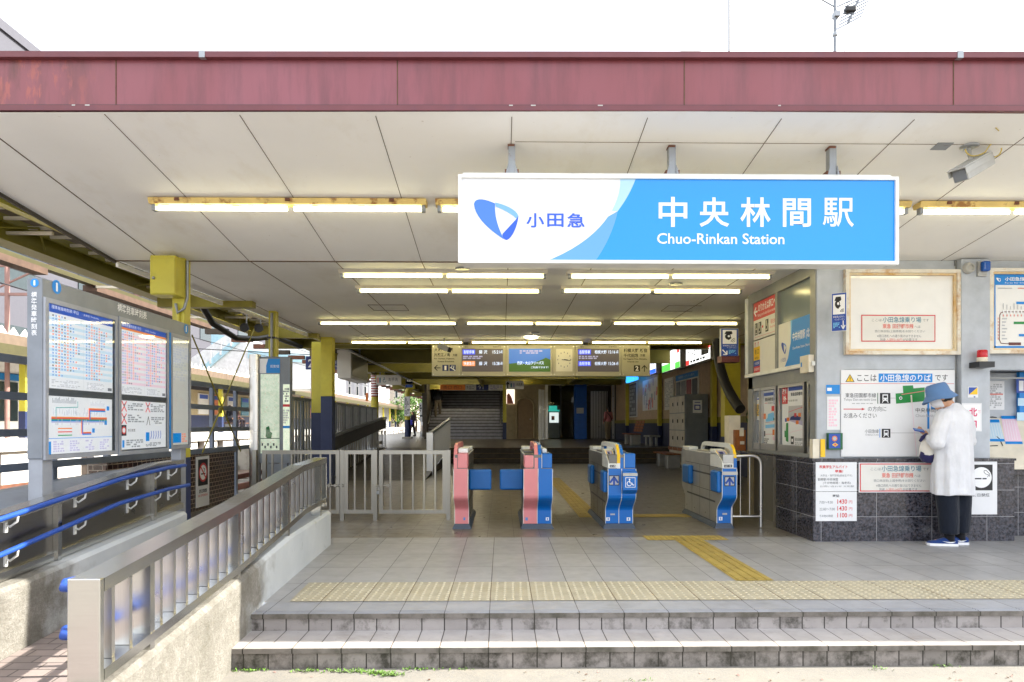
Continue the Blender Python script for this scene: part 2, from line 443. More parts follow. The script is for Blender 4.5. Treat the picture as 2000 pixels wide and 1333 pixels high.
def ceil_mat(name, c, stain):
    t = NT(name); o = t.ramp(t.noise(0.8, 5), 0.3, 0.7, lin(tuple(x * 0.96 for x in c)), lin(c))
    g = t.ramp(t.noise(1.3, 7, rough=0.7, stretch=(1, 0.5, 1)), 0.54, 0.78, (0, 0, 0, 1), (0.4, 0.4, 0.4, 1)); o = t.mix(g, o, lin(stain))
    g3 = t.ramp(t.noise(2.6, 7, rough=0.7, stretch=(1, 0.35, 1)), 0.68, 0.8, (0, 0, 0, 1), (0.35, 0.35, 0.35, 1)); o = t.mix(g3, o, lin((176, 146, 104)))
    g2 = t.ramp(t.noise(26, 2), 0.74, 0.8, (0, 0, 0, 1), (0.35, 0.35, 0.35, 1)); o = t.mix(g2, o, lin((150, 130, 104)))
    t.l(o, t.b.inputs['Base Color']); t.b.inputs['Roughness'].default_value = 0.6; t.bump(t.noise(1.2, 3), 0.12, 0.02); MATS[name] = t.m
ceil_mat('soffit', (250, 249, 246), (206, 192, 166))
ceil_mat('ceiling_board', (238, 237, 234), (196, 186, 168))
mk('joint_dark', (84, 62, 40), 0.8, var=0.3, scale=20)
mk('joint_thin', (120, 104, 84), 0.8, var=0.3, scale=20)
mk('yellow_steel', (194, 184, 62), 0.42, stain=(150, 134, 40), stain_scale=3, stain_amt=0.5)
mk('yellow_dull', (132, 123, 36), 0.5, stain=(110, 98, 36), stain_scale=3, stain_amt=0.6)
mk('navy_paint', (36, 48, 86), 0.5)
mk('dark_roof', (70, 62, 52), 0.8, var=0.25)
mk('rib_roof', (72, 66, 56), 0.7, var=0.2)
mk('grey_paint', (150, 154, 162), 0.45, stain=(128, 130, 136), stain_scale=2, stain_amt=0.4)
mk('office_panel', (176, 182, 190), 0.38, stain=(156, 162, 170), stain_scale=1.2, stain_amt=0.5)
mk('office_trim', (132, 134, 134), 0.42)
mk('board_grey', (122, 128, 136), 0.36, stain=(108, 114, 122), stain_scale=2, stain_amt=0.4)
mk('fence_grey', (112, 122, 140), 0.5)
mk('white_frame', (226, 226, 222), 0.4)
mk('cream_frame', (222, 214, 196), 0.45)
mk('rust_frame', (224, 218, 204), 0.55, stain=(186, 138, 74), stain_scale=5, stain_amt=0.85, stain_lo=0.5, stain_hi=0.66)
mk('rusty_white_glow', (224, 196, 120), 0.6, stain=(150, 98, 40), stain_scale=9, stain_amt=0.9, stain_lo=0.52, stain_hi=0.62)  # white housing with rust; the yellow base is tube glow put into the colour
mk('paper', (228, 229, 232), 0.5, var=0.02, rvar=0)
mk('paper_grey', (222, 220, 214), 0.5, var=0.03, rvar=0)
mk('black_rubber', (22, 22, 24), 0.5)
mk('black_metal', (30, 30, 32), 0.4)
mk('galv', (150, 154, 158), 0.45, 0.6, stain=(120, 96, 76), stain_scale=10, stain_amt=0.7, stain_lo=0.58, stain_hi=0.7)
mk('rust', (110, 70, 52), 0.8, var=0.3)
mk('camera_white', (172, 172, 168), 0.4)
mk('wire_black', (24, 24, 28), 0.5)
mk('blue_rail', (34, 74, 158), 0.42, var=0.05)
mk('tactile_pale', (172, 164, 142), 0.6, var=0.12, scale=8, stain=(158, 146, 116), stain_scale=3, stain_amt=0.5)
mk('tactile_dome', (188, 179, 154), 0.55, var=0.1)
mk('tactile_yellow', (172, 150, 78), 0.55, var=0.15, stain=(130, 108, 52), stain_scale=5, stain_amt=0.6)
mk('warm_wall', (168, 152, 118), 0.6)
mk('beige_board', (184, 160, 132), 0.6)
for k_, c_ in dict(w=(240, 241, 244), k=(26, 26, 30), blue=(10, 132, 214), navy=(28, 46, 110), red=(206, 52, 58), dkred=(150, 34, 44), pink=(214, 60, 110), green=(36, 138, 64),
                   yel=(240, 196, 30), orange=(222, 120, 40), grey=(110, 114, 120), lgrey=(176, 178, 182), teal=(70, 128, 150), sky=(120, 196, 242), pale=(192, 222, 240), cream=(216, 212, 196),
                   lpink=(236, 196, 212), logo1=(54, 84, 176), logo2=(86, 140, 220), logo3=(30, 70, 170), brown=(96, 44, 40), dgreen=(30, 96, 60), lav=(176, 170, 200), salmon=(216, 130, 120), mid=(60, 64, 72)).items():
    ink('ink_' + k_, c_)
def glass(name, c=(200, 210, 208), rough=0.03, trans=0.92):
    t = NT(name); t.b.inputs['Base Color'].default_value = lin(c); t.b.inputs['Transmission Weight'].default_value = trans
    t.b.inputs['Roughness'].default_value = rough; t.b.inputs['IOR'].default_value = 1.45; MATS[name] = t.m
def pane(name, tint=(0.93, 0.95, 0.94), gl=1.0):
    t = NT(name); tr = t.n('ShaderNodeBsdfTransparent'); tr.inputs[0].default_value = tint + (1,)
    g = t.n('ShaderNodeBsdfGlossy'); g.inputs['Roughness'].default_value = 0.03
    f = t.n('ShaderNodeFresnel'); f.inputs['IOR'].default_value = 1.5
    x = t.n('ShaderNodeMixShader'); t.l(t.math('MULTIPLY', f.outputs[0], gl), x.inputs[0]); t.l(tr.outputs[0], x.inputs[1]); t.l(g.outputs[0], x.inputs[2])
    t.l(x.outputs[0], t.t.nodes['Material Output'].inputs['Surface']); MATS[name] = t.m
pane('pane'); pane('pane_dark', (0.45, 0.5, 0.5), 1.3)
glass('glass'); glass('dark_glass', (60, 70, 72), 0.04, 0.6)
def emis(name, c, s):
    t = NT(name); t.b.inputs['Base Color'].default_value = lin(c); t.b.inputs['Emission Color'].default_value = lin(c); t.b.inputs['Emission Strength'].default_value = s; MATS[name] = t.m
TUBE = 4.5
emis('tube_lit', (255, 240, 170), TUBE)
emis('tube_lit_front', (255, 246, 200), TUBE * 0.8)
# ================================================================ the setting
RX = 16.0                                  # right end of what is built
def wallX(Y): return -1.64 - 0.047 * (Y - 4.0)
m = MB()
m.raw([(-400, -300, -0.24), (400, -300, -0.24), (400, 4.4, -0.24), (-400, 4.4, -0.24)], [(0, 1, 2, 3)], 'street_paving')
m.raw([(-400, 4.4, -0.24), (-4.4, 4.4, -0.24), (-4.4, 60, -0.24), (-400, 60, -0.24)], [(0, 1, 2, 3)], 'ballast')
m.raw([(-400, 60, -0.24), (400, 60, -0.24), (400, 900, -0.24), (-400, 900, -0.24)], [(0, 1, 2, 3)], 'ballast')
m.build('ground', kind='structure')
m = MB()
# hall floor: front zone, then the hall behind the gates
m.face([(wallX(4.9), 4.855, 0), (RX, 4.855, 0), (RX, 7.6, 0), (wallX(7.6), 7.6, 0)], 'floor_tile')
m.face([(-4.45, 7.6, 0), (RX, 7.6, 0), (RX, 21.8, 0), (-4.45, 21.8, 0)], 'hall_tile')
m.face([(-3.2, 7.15, 0), (wallX(7.15), 7.15, 0), (wallX(7.6), 7.6, 0), (-3.2, 7.6, 0)], 'floor_tile')
m.build('floor', kind='structure')
m = MB()
XL = -1.66
m.face([(XL, 4.553, 0), (RX, 4.553, 0), (RX, 4.855, 0), (XL, 4.855, 0)], 'nosing_tile')
for i in range(3): m.box(XL, RX, 4.562 + i * 0.026, 4.576 + i * 0.026, 0, 0.003, 'nosing_tile')
m.box(XL, RX, 4.541, 4.553, -0.03, 0, 'riser_edge')
m.face([(XL, 4.555, -0.112), (RX, 4.555, -0.112), (RX, 4.555, -0.03), (XL, 4.555, -0.03)], 'riser_tile')
m.face([(XL, 4.555, -0.03), (RX, 4.555, -0.03), (RX, 4.541, -0.03), (XL, 4.541, -0.03)], 'riser_edge')
m.face([(XL, 4.31, -0.112), (RX, 4.31, -0.112), (RX, 4.555, -0.112), (XL, 4.555, -0.112)], 'tread_tile')
m.face([(XL, 4.2, -0.112), (RX, 4.2, -0.112), (RX, 4.31, -0.112), (XL, 4.31, -0.112)], 'tread_edge_tile')
m.box(XL, RX, 4.188, 4.2, -0.142, -0.112, 'riser_edge')
m.face([(XL, 4.205, -0.245), (RX, 4.205, -0.245), (RX, 4.205, -0.142), (XL, 4.205, -0.142)], 'low_riser_tile')
m.face([(XL, 4.205, -0.142), (RX, 4.205, -0.142), (RX, 4.188, -0.142), (XL, 4.188, -0.142)], 'riser_edge')
m.build('steps', kind='structure')
# tactile paving: warning strip of dome tiles and the guiding branch of bars
m = MB()
m.face([(-1.505, 4.86, 0.004), (RX, 4.86, 0.004), (RX, 5.44, 0.004), (-1.53, 5.44, 0.004)], 'tactile_pale')
def dome(m, x, y, z, r, h, mat):
    n = 6
    vs = [(x + r * math.cos(i * 2 * math.pi / n), y + r * math.sin(i * 2 * math.pi / n), z) for i in range(n)] + [(x + 0.55 * r * math.cos(i * 2 * math.pi / n), y + 0.55 * r * math.sin(i * 2 * math.pi / n), z + h) for i in range(n)]
    m.raw(vs, [(i, (i + 1) % n, n + (i + 1) % n, n + i) for i in range(n)] + [tuple(range(n, 2 * n))], mat)
x = -1.482
while x < 5.2:
    for j in range(10): dome(m, x + 0.001 * j, 4.888 + j * 0.058, 0.004, 0.0125, 0.005, 'tactile_dome')
    x += 0.06
x = X0J - 4.5 * 0.3 * 0 - 1.2
for i in range(30):                                       # joints between the tiles
    xx = -X0J - 1.5 + 0.3 * i
    if -1.5 < xx < 5.4: m.box(xx - 0.002, xx + 0.002, 4.86, 5.44, 0.004, 0.0052, 'joint_dark')
m.build('tactile_paving', kind='structure')
m = MB()
br = 'tactile_yellow'
m.face([(1.88, 5.455, 0.004), (2.19, 5.455, 0.004), (2.19, 7.36, 0.004), (1.88, 7.36, 0.004)], br)
for i in range(4):
    xx = 1.9185 + i * 0.078
    y = 5.46
    while y < 7.3:
        m.box(xx - 0.014, xx + 0.014, y, y + 0.285, 0.004, 0.0095, br); y += 0.3
m.face([(1.58, 7.37, 0.004), (2.47, 7.37, 0.004), (2.47, 7.67, 0.004), (1.58, 7.67, 0.004)], br)
for i in range(15):
    for j in range(5): dome(m, 1.61 + i * 0.059, 7.4 + j * 0.06, 0.004, 0.0125, 0.005, br)
m.face([(1.05, 9.2, 0.004), (2.9, 9.2, 0.004), (2.9, 9.5, 0.004), (1.05, 9.5, 0.004)], br)
m.face([(1.05, 9.5, 0.004), (1.35, 9.5, 0.004), (1.35, 16.0, 0.004), (1.05, 16.0, 0.004)], br)
for i in range(4): m.box(1.09 + i * 0.07, 1.112 + i * 0.07, 9.55, 15.95, 0.004, 0.009, br)
m.build('tactile_paving', kind='structure')
# upper level behind the hall, reached by three steps, and the platform on the left
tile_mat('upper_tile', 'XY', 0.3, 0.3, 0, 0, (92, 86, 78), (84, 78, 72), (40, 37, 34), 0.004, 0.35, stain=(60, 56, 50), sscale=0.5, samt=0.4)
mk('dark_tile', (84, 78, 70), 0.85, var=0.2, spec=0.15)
mk('brown_nosing', (150, 122, 78), 0.9, spec=0.1)
m = MB()
for i in range(3):
    y = 21.8 + i * 0.33; z = 0.16 * i
    m.box(-1.72, 11, y, 22.9, z - 0.03, z + 0.155, 'dark_tile'); m.box(-1.72, 11, y - 0.008, y + 0.05, z + 0.155, z + 0.162, 'brown_nosing')
m.build('steps', kind='structure')
m = MB()
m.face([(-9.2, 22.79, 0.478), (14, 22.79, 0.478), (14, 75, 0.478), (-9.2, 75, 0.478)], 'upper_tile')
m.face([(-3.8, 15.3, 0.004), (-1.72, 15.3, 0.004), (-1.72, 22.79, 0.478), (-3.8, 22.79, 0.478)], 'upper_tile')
m.face([(-1.72, 15.3, 0.0), (-1.72, 22.79, 0.0), (-1.72, 22.79, 0.476)], 'dark_tile')
m.box(-9.2, -9.0, 22.79, 75, -0.24, 0.47, 'concrete')
m.box(-9.2, -4.5, 22.6, 22.79, -0.24, 0.478, 'concrete')
m.build('platform', kind='structure')
# ramp between the two low walls
m = MB()
m.face([(-3.2, -2.0, -0.235), (-1.5, -2.0, -0.235), (-1.5, 2.6, -0.235), (-3.2, 2.6, -0.235)], 'ramp_paver')
m.face([(-3.2, 2.6, -0.235), (-1.6, 2.6, -0.235), (-1.79, 7.15, 0.0), (-3.2, 7.15, 0.0)], 'ramp_paver')
m.build('ramp', kind='structure')
# ================================================================ station roof
def sofZ(Y): return 3.04 + 0.136 * (7.44 - Y)
def edgeX(Y): return -4.3 + 0.066 * (Y - 5.85)
root = thing('station_roof', (2.0, 4.7, 3.4), 'long flat roof with a weathered maroon fascia over the station entrance', 'roof')
YL, YS, YE = 4.70, 7.47, 14.95
def skew(m, lim=9):                                         # the roof edge is not quite square to the hall
    for v in m.v:
        if v.y < lim: v.y -= 0.0137 * v.x
m = MB()
m.box(-30, RX, YL + 0.012, YL + 0.05, 3.46, 3.80, 'fascia_red')
for xx, tl in ((-2.66, 0), (-0.72, 0), (1.26, 0), (3.12, 0), (-4.6, 0), (5.1, 0)):
    m.box(xx - 0.003, xx + 0.003, YL + 0.009, YL + 0.014, 3.46, 3.77, 'joint_dark')
skew(m); m.build('fascia', root)
m = MB()
m.box(-30, RX, YL - 0.03, YL + 0.3, 3.772, 3.812, 'fascia_trim')
for xx in (-2.05, 3.14): m.box(xx - 0.02, xx + 0.02, YL - 0.034, YL, 3.768, 3.816, 'galv')
skew(m); m.build('roof_cap', root)
m = MB()
m.box(-30, RX, YL - 0.012, YL + 0.05, 3.415, 3.452, 'fascia_trim')
m.box(-30, RX, YL + 0.004, YL + 0.03, 3.452, 3.462, 'black_metal')
random.seed(3)
for xx in (-2.95, -2.86, 0.05, 0.2, 0.66, 1.9):
    m.box(xx, xx + random.uniform(0.015, 0.045), YL - 0.0135, YL, 3.446, 3.4535, 'camera_white')
skew(m); m.build('bottom_trim', root)
m = MB()
m.face([(edgeX(YL), YL + 0.0, sofZ(YL)), (RX, YL, sofZ(YL)), (RX, YS, sofZ(YS)), (edgeX(YS), YS, sofZ(YS))][::-1], 'soffit')
m.face([(edgeX(YL), YL + 0.0, sofZ(YL)), (-30, YL, sofZ(YL)), (-30, YL + 0.3, sofZ(YL) ), (edgeX(YL), YL + 0.3, sofZ(YL))], 'soffit')
skew(m, 4.75)
for v in m.v:
    if v.y < 4.76 and abs(v.x) < 17: v.z = sofZ(v.y)
m.build('soffit', root)
m = MB()
JX = [-3.69, -2.747, -1.817, -0.877, 0.07, 1.02, 1.963, 2.904, 3.85, 4.8]
for xx in JX:                                             # joints between the boards
    m.bar((xx, YL + 0.06, sofZ(YL + 0.06) - 0.001), (xx, YS, sofZ(YS) - 0.001), 0.0045 if xx > -3 else 0.01, 0.003, 'joint_dark')
m.bar((0.1, 5.075, sofZ(5.075) - 0.001), (RX, 5.075, sofZ(5.075) - 0.001), 0.005, 0.003, 'joint_thin')
m.box(edgeX(YS), RX, YS - 0.009, YS + 0.009, 3.028, 3.037, 'joint_dark')
m.build('joint_strip', root)
m = MB()
m.face([(edgeX(YS), YS, 3.04), (RX, YS, 3.04), (RX, YE, 3.04), (edgeX(YE), YE, 3.04)][::-1], 'ceiling_board')
for xx in JX:
    m.box(xx - 0.004, xx + 0.004, YS, YE, 3.0365, 3.0405, 'joint_thin')
m.box(-2.0, -1.45, 10.2, 10.206, 3.036, 3.0405, 'joint_dark'); m.box(-2.0, -1.45, 10.7, 10.706, 3.036, 3.0405, 'joint_dark')
m.box(-2.0, -1.994, 10.2, 10.7, 3.036, 3.0405, 'joint_dark'); m.box(-1.456, -1.45, 10.2, 10.7, 3.036, 3.0405, 'joint_dark')
m.box(2.5, 2.506, 10.2, 10.7, 3.036, 3.0405, 'joint_dark'); m.box(2.5, 3.0, 10.2, 10.206, 3.036, 3.0405, 'joint_dark')
m.box(2.5, 3.0, 10.7, 10.706, 3.036, 3.0405, 'joint_dark')
for xx, yy in ((-0.45, 7.8), (0.95, 9.1), (2.1, 9.2), (0.65, 13.2), (2.2, 8.6)):
    m.lathe(Fr((xx, yy, 3.04), (1, 0, 0), (0, -1, 0)), 0, 0, [(0.085, 0.0), (0.085, 0.012), (0.07, 0.016)], 'office_trim', 16)
m.build('ceiling', root)
m = MB()                                                  # slab above and the pale left edge strip
m.face([(edgeX(YL), YL + 0.31, 3.8), (RX, YL + 0.31, 3.8), (RX, YE, 3.8), (edgeX(YE), YE, 3.8)], 'rib_roof')
m.face([(edgeX(YL + 0.3) - 0.004, YL + 0.3, 3.42), (edgeX(YE) - 0.004, YE, 2.99), (edgeX(YE) - 0.004, YE, 3.8), (edgeX(YL + 0.3) - 0.004, YL + 0.3, 3.8)], 'soffit')
a = Vector((edgeX(7.5), 7.5, 3.0)); b = Vector((edgeX(YE), YE, 3.0))
m.bar(a, b, 0.03, 0.05, 'soffit'); m.bar((edgeX(YL), YL + 0.3, sofZ(YL + 0.3) - 0.005), (edgeX(YS), YS, sofZ(YS) - 0.005), 0.03, 0.05, 'rib_roof')
m.box(edgeX(YE), RX, YE, YE + 0.05, 3.0, 3.8, 'yellow_dull')
m.build('roof_slab', root)
# ================================================================ concrete parapets, railings and the ramp side
def concrete_wall_mat():
    t = NT('parapet_concrete')
    o1 = t.ramp(t.noise(5, 8, rough=0.65), 0.3, 0.7, lin((128, 125, 118)), lin((164, 161, 153)))
    o1 = t.mix(t.ramp(t.noise(1.7, 8, rough=0.75), 0.44, 0.64, (0, 0, 0, 1), (0.8, 0.8, 0.8, 1)), o1, lin((96, 94, 84)))
    o1 = t.mix(t.ramp(t.noise(45, 5, rough=0.8), 0.42, 0.6, (0.5, 0.5, 0.5, 1), (0, 0, 0, 1)), o1, lin((104, 98, 86)))
    o2 = t.ramp(t.noise(2, 6), 0.3, 0.7, lin((182, 188, 192)), lin((200, 204, 206)))
    o2 = t.mix(t.ramp(t.noise(7, 8, rough=0.7), 0.6, 0.74, (0, 0, 0, 1), (0.4, 0.4, 0.4, 1)), o2, lin((120, 126, 120)))
    sp = t.n('ShaderNodeSeparateXYZ'); t.l(t.pos(), sp.inputs[0])
    mr = t.n('ShaderNodeMapRange'); t.l(t.math('ADD', sp.outputs[1], t.math('MULTIPLY', t.noise(4, 6), 1.2)), mr.inputs[0])
    mr.inputs[1].default_value = 5.15; mr.inputs[2].default_value = 5.6
    t.l(t.mix(mr.outputs[0], o1, o2), t.b.inputs['Base Color']); t.b.inputs['Roughness'].default_value = 0.88
    hb = t.math('MULTIPLY', t.math('ADD', t.noise(70, 6, rough=0.75), t.noise(12, 4)), t.math('SUBTRACT', 1.1, mr.outputs[0]))
    t.bump(hb, 0.9, 0.014); MATS['parapet_concrete'] = t.m
concrete_wall_mat()
def wall_along(m, prof, xf, th, mat, z0=-0.24):
    """wall running in depth: prof = [(Y, top z)], xf(Y) = x of its right face"""
    pr = []
    for (y0, za), (y1, zb) in zip(prof, prof[1:]):
        k = max(1, int((y1 - y0) / 0.3))
        pr += [(y0 + (y1 - y0) * i / k, za + (zb - za) * i / k) for i in range(k)]
    pr.append(prof[-1])
    c = 0.025
    rings = [[(xf(y), y, z0), (xf(y), y, z - c), (xf(y) - c, y, z), (xf(y) - th + c, y, z), (xf(y) - th, y, z - c), (xf(y) - th, y, z0)] for y, z in pr]
    m.loft(rings[::-1], mat, smooth=False)
m = MB()
wall_along(m, [(2.62, 0.19), (4.3, 0.27), (5.5, 0.35), (7.17, 0.357)], wallX, 0.22, 'parapet_concrete')
m.build('concrete_wall', base=(-1.8, 4.9, -0.24), **tg('low rough concrete wall between the steps and the ramp, under the slatted railing', 'wall'))
m = MB()
wall_along(m, [(1.5, 0.18), (4.37, 0.275), (6.55, 0.43)], lambda y: -3.0, 0.28, 'parapet_concrete')
m.build('concrete_wall', base=(-3.1, 4.9, -0.24), **tg('low concrete wall on the far side of the ramp, under the steel sheet parapet', 'wall'))
def interp(pr, y):
    for (a, za), (b, zb) in zip(pr, pr[1:]):
        if a <= y <= b: return za + (zb - za) * (y - a) / (b - a)
    return pr[0][1] if y < pr[0][0] else pr[-1][1]
TOP = [(2.78, 0.64), (3.2, 0.668), (4.4, 0.748), (6.1, 0.895), (7.05, 0.915)]
BOT = [(2.78, 0.228), (3.2, 0.248), (4.4, 0.308), (6.2, 0.455), (7.05, 0.458)]
root = thing('railing', (-1.75, 4.9, 0.2), 'slatted stainless steel railing on the wall beside the steps, with a broad end plate', 'railing')
rx = lambda y: wallX(y) - 0.02
def rail_bar(m, pr, wd, ht, mat, dx=0.0, drop=True):
    rings = [[(rx(y) + dx, y, z - ht), (rx(y) + dx, y, z), (rx(y) + dx - wd, y, z), (rx(y) + dx - wd, y, z - ht)] for y, z in pr]
    m.loft(rings[::-1], mat, smooth=False)
m = MB(); rail_bar(m, TOP, 0.13, 0.055, 'stainless'); m.build('top_rail', root)
m = MB(); rail_bar(m, [(y, z + 0.045) for y, z in BOT], 0.13, 0.045, 'stainless'); m.build('bottom_rail', root)
m = MB(); m.bbox(rx(2.77) - 0.13, rx(2.77) - 0.0, 2.745, 2.777, 0.205, 0.643, 'stainless', 0.004); m.build('end_plate', root)
m = MB(); m.bbox(rx(7.06) - 0.13, rx(7.06), 7.052, 7.075, 0.41, 0.917, 'stainless', 0.003); m.build('end_plate', root)
y = 2.9
k = 0
while y < 7.0:
    post = k % 8 == 2
    m = MB()
    zt = interp(TOP, y) - 0.056; zb = interp(BOT, y) + 0.046
    if post: m.box(rx(y) - 0.09, rx(y) - 0.002, y - 0.02, y + 0.02, interp(BOT, y) - 0.12, zt, 'stainless')
    else: m.box(rx(y) - 0.105, rx(y) - 0.028, y - 0.012, y + 0.012, zb, zt, 'stainless_fine')
    m.build('post' if post else 'baluster', root)
    y += 0.15; k += 1
for dz in (0.0, -0.2):
    pts = [(rx(2.9) - 0.16, 2.95, 0.585 + dz), (rx(2.8) - 0.235, 2.86, 0.58 + dz), (rx(2.9) - 0.25, 2.98, 0.59 + dz)] + [(rx(y) - 0.25, y, interp(TOP, y) - 0.07 + dz) for y in (3.4, 4.4, 6.1, 7.0)]
    m = MB(); m.tube([(rx(3.1) - 0.135, 3.1, 0.59 + dz), (rx(2.95) - 0.14, 2.93, 0.585 + dz), (rx(2.88) - 0.17, 2.87, 0.58 + dz), (rx(2.88) - 0.215, 2.87, 0.58 + dz), (rx(2.95) - 0.245, 2.93, 0.585 + dz)] + [(rx(y) - 0.19, y, interp(TOP, y) - 0.13 + dz) for y in (3.4, 4.4, 6.1, 7.0)], 0.02, 'blue_rail', 10)
    h = m.build('handrail', root)
    for yy in (3.4, 4.6, 5.8):
        b = MB(); zz = interp(TOP, yy) - 0.15 + dz; b.tube([(rx(yy) - 0.1, yy, zz - 0.06), (rx(yy) - 0.19, yy, zz - 0.05), (rx(yy) - 0.19, yy, zz)], 0.007, 'stainless', 6); b.build('bracket', h)
# steel sheet parapet on the far side of the ramp
PT = [(1.5, 0.52), (4.33, 0.70), (5.72, 0.852), (6.2, 0.905), (6.72, 0.915)]
PB = [(1.5, 0.19), (4.3, 0.30), (6.72, 0.46)]
root = thing('parapet', (-3.15, 4.9, 0.25), 'stainless sheet parapet with two blue handrails along the ramp, under the timetable board', 'parapet')
m = MB()
m.loft([[(-3.10, y, z - 0.05), (-3.10, y, z), (-3.22, y, z), (-3.22, y, z - 0.05)] for y, z in PT][::-1], 'stainless', smooth=False); m.build('top_rail', root)
m = MB()
m.loft([[(-3.135, y, interp(PB, y)), (-3.135, y, interp(PT, y) - 0.051), (-3.155, y, interp(PT, y) - 0.051), (-3.155, y, interp(PB, y))] for y in (1.5, 3, 4.33, 5.72, 6.2, 6.72)][::-1], 'stainless_dark', smooth=False); m.build('sheet', root)
m = MB()
m.loft([[(-3.11, y, interp(PB, y) - 0.02), (-3.11, y, interp(PB, y) + 0.035), (-3.134, y, interp(PB, y) + 0.035), (-3.134, y, interp(PB, y) - 0.02)] for y in (1.5, 3, 4.33, 5.72, 6.72)][::-1], 'stainless', smooth=False); m.build('bottom_rail', root)
for y in (3.6, 4.83, 6.15):
    m = MB(); m.box(-3.134, -3.095, y - 0.02, y + 0.02, interp(PB, y) - 0.06, interp(PT, y) - 0.052, 'stainless'); m.build('post', root)
for dz0, pr in ((0, [(1.5, 0.42), (4.195, 0.681), (5.54, 0.823), (6.3, 0.862), (6.62, 0.864)]), (1, [(1.5, 0.22), (4.195, 0.463), (5.47, 0.626), (6.3, 0.667), (6.7, 0.668)])):
    m = MB(); m.tube([(-3.05, y, z) for y, z in pr], 0.0175, 'blue_rail', 12); h = m.build('handrail', root)
    for yy in (4.35, 5.05, 5.75, 6.15, 6.45):
        z = interp(pr, yy); b = MB()
        b.tube([(-3.05, yy, z - 0.015), (-3.055, yy, z - 0.05), (-3.1, yy, z - 0.085), (-3.13, yy, z - 0.07)], 0.0075, 'white_frame', 6)
        b.box(-3.134, -3.122, yy - 0.012, yy + 0.012, z - 0.12, z - 0.03, 'white_frame'); b.build('bracket', h)
# ================================================================ timetable board
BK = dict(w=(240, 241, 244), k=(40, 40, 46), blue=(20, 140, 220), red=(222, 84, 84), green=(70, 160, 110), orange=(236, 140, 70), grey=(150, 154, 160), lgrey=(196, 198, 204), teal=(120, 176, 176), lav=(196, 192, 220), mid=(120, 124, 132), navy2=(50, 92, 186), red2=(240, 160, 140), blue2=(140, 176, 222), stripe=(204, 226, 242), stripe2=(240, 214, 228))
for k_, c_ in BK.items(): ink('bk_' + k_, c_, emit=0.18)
XB = -3.3
fb = side_right(XB)
root = thing('timetable_board', (-3.36, 6.1, -0.2), 'wide grey timetable board on two posts behind the ramp, with four printed sheets', 'notice board')
m = MB()
m.bbox(-3.41, -3.3, 4.95, 7.295, 1.008, 2.314, 'board_grey', 0.008)
m.build('case', root)
for (u0, v0, u1, v1) in ((84, 580, 226, 888), (229, 618, 327, 882), (331, 650, 370, 875)):
    a0, b1 = fb.px(u0, v0); a1, b0 = fb.px(u1, v1)
    m = MB(); wd = 0.035; c0, c1 = 0.001, 0.018
    m.fbox(fb, a0, a1, b0, b0 + wd, c0, c1, 'grey_paint'); m.fbox(fb, a0, a1, b1 - wd, b1, c0, c1, 'grey_paint')
    m.fbox(fb, a0, a0 + wd, b0 + wd, b1 - wd, c0, c1, 'grey_paint'); m.fbox(fb, a1 - wd, a1, b0 + wd, b1 - wd, c0, c1, 'grey_paint')
    d = m.build('door_frame', root)
    p = MB(); p.rect(fb, a0 + wd, a1 - wd, b0 + wd, b1 - wd, 0.014, 'pane'); p.build('glass', d)
def bars_of_text(m, fr, a0, a1, b0, b1, rows, mat, c, seed=1, fill=0.55, gap=0.3, words=6):
    """rows of print too small to read"""
    rnd = random.Random(seed); h = (b1 - b0) / rows
    for r in range(rows):
        a = a0
        while a < a1 - 0.002:
            L = rnd.uniform(0.35, 1.0) * (a1 - a0) / words
            if a + L > a1: break
            if rnd.random() < 0.85: m.rect(fr, a, a + L, b1 - (r + 1) * h + h * gap / 2, b1 - r * h - h * gap / 2, c, mat)
            a += L + (a1 - a0) / words * 0.18
            if r % 3 == 2 and a > a0 + (a1 - a0) * fill: break
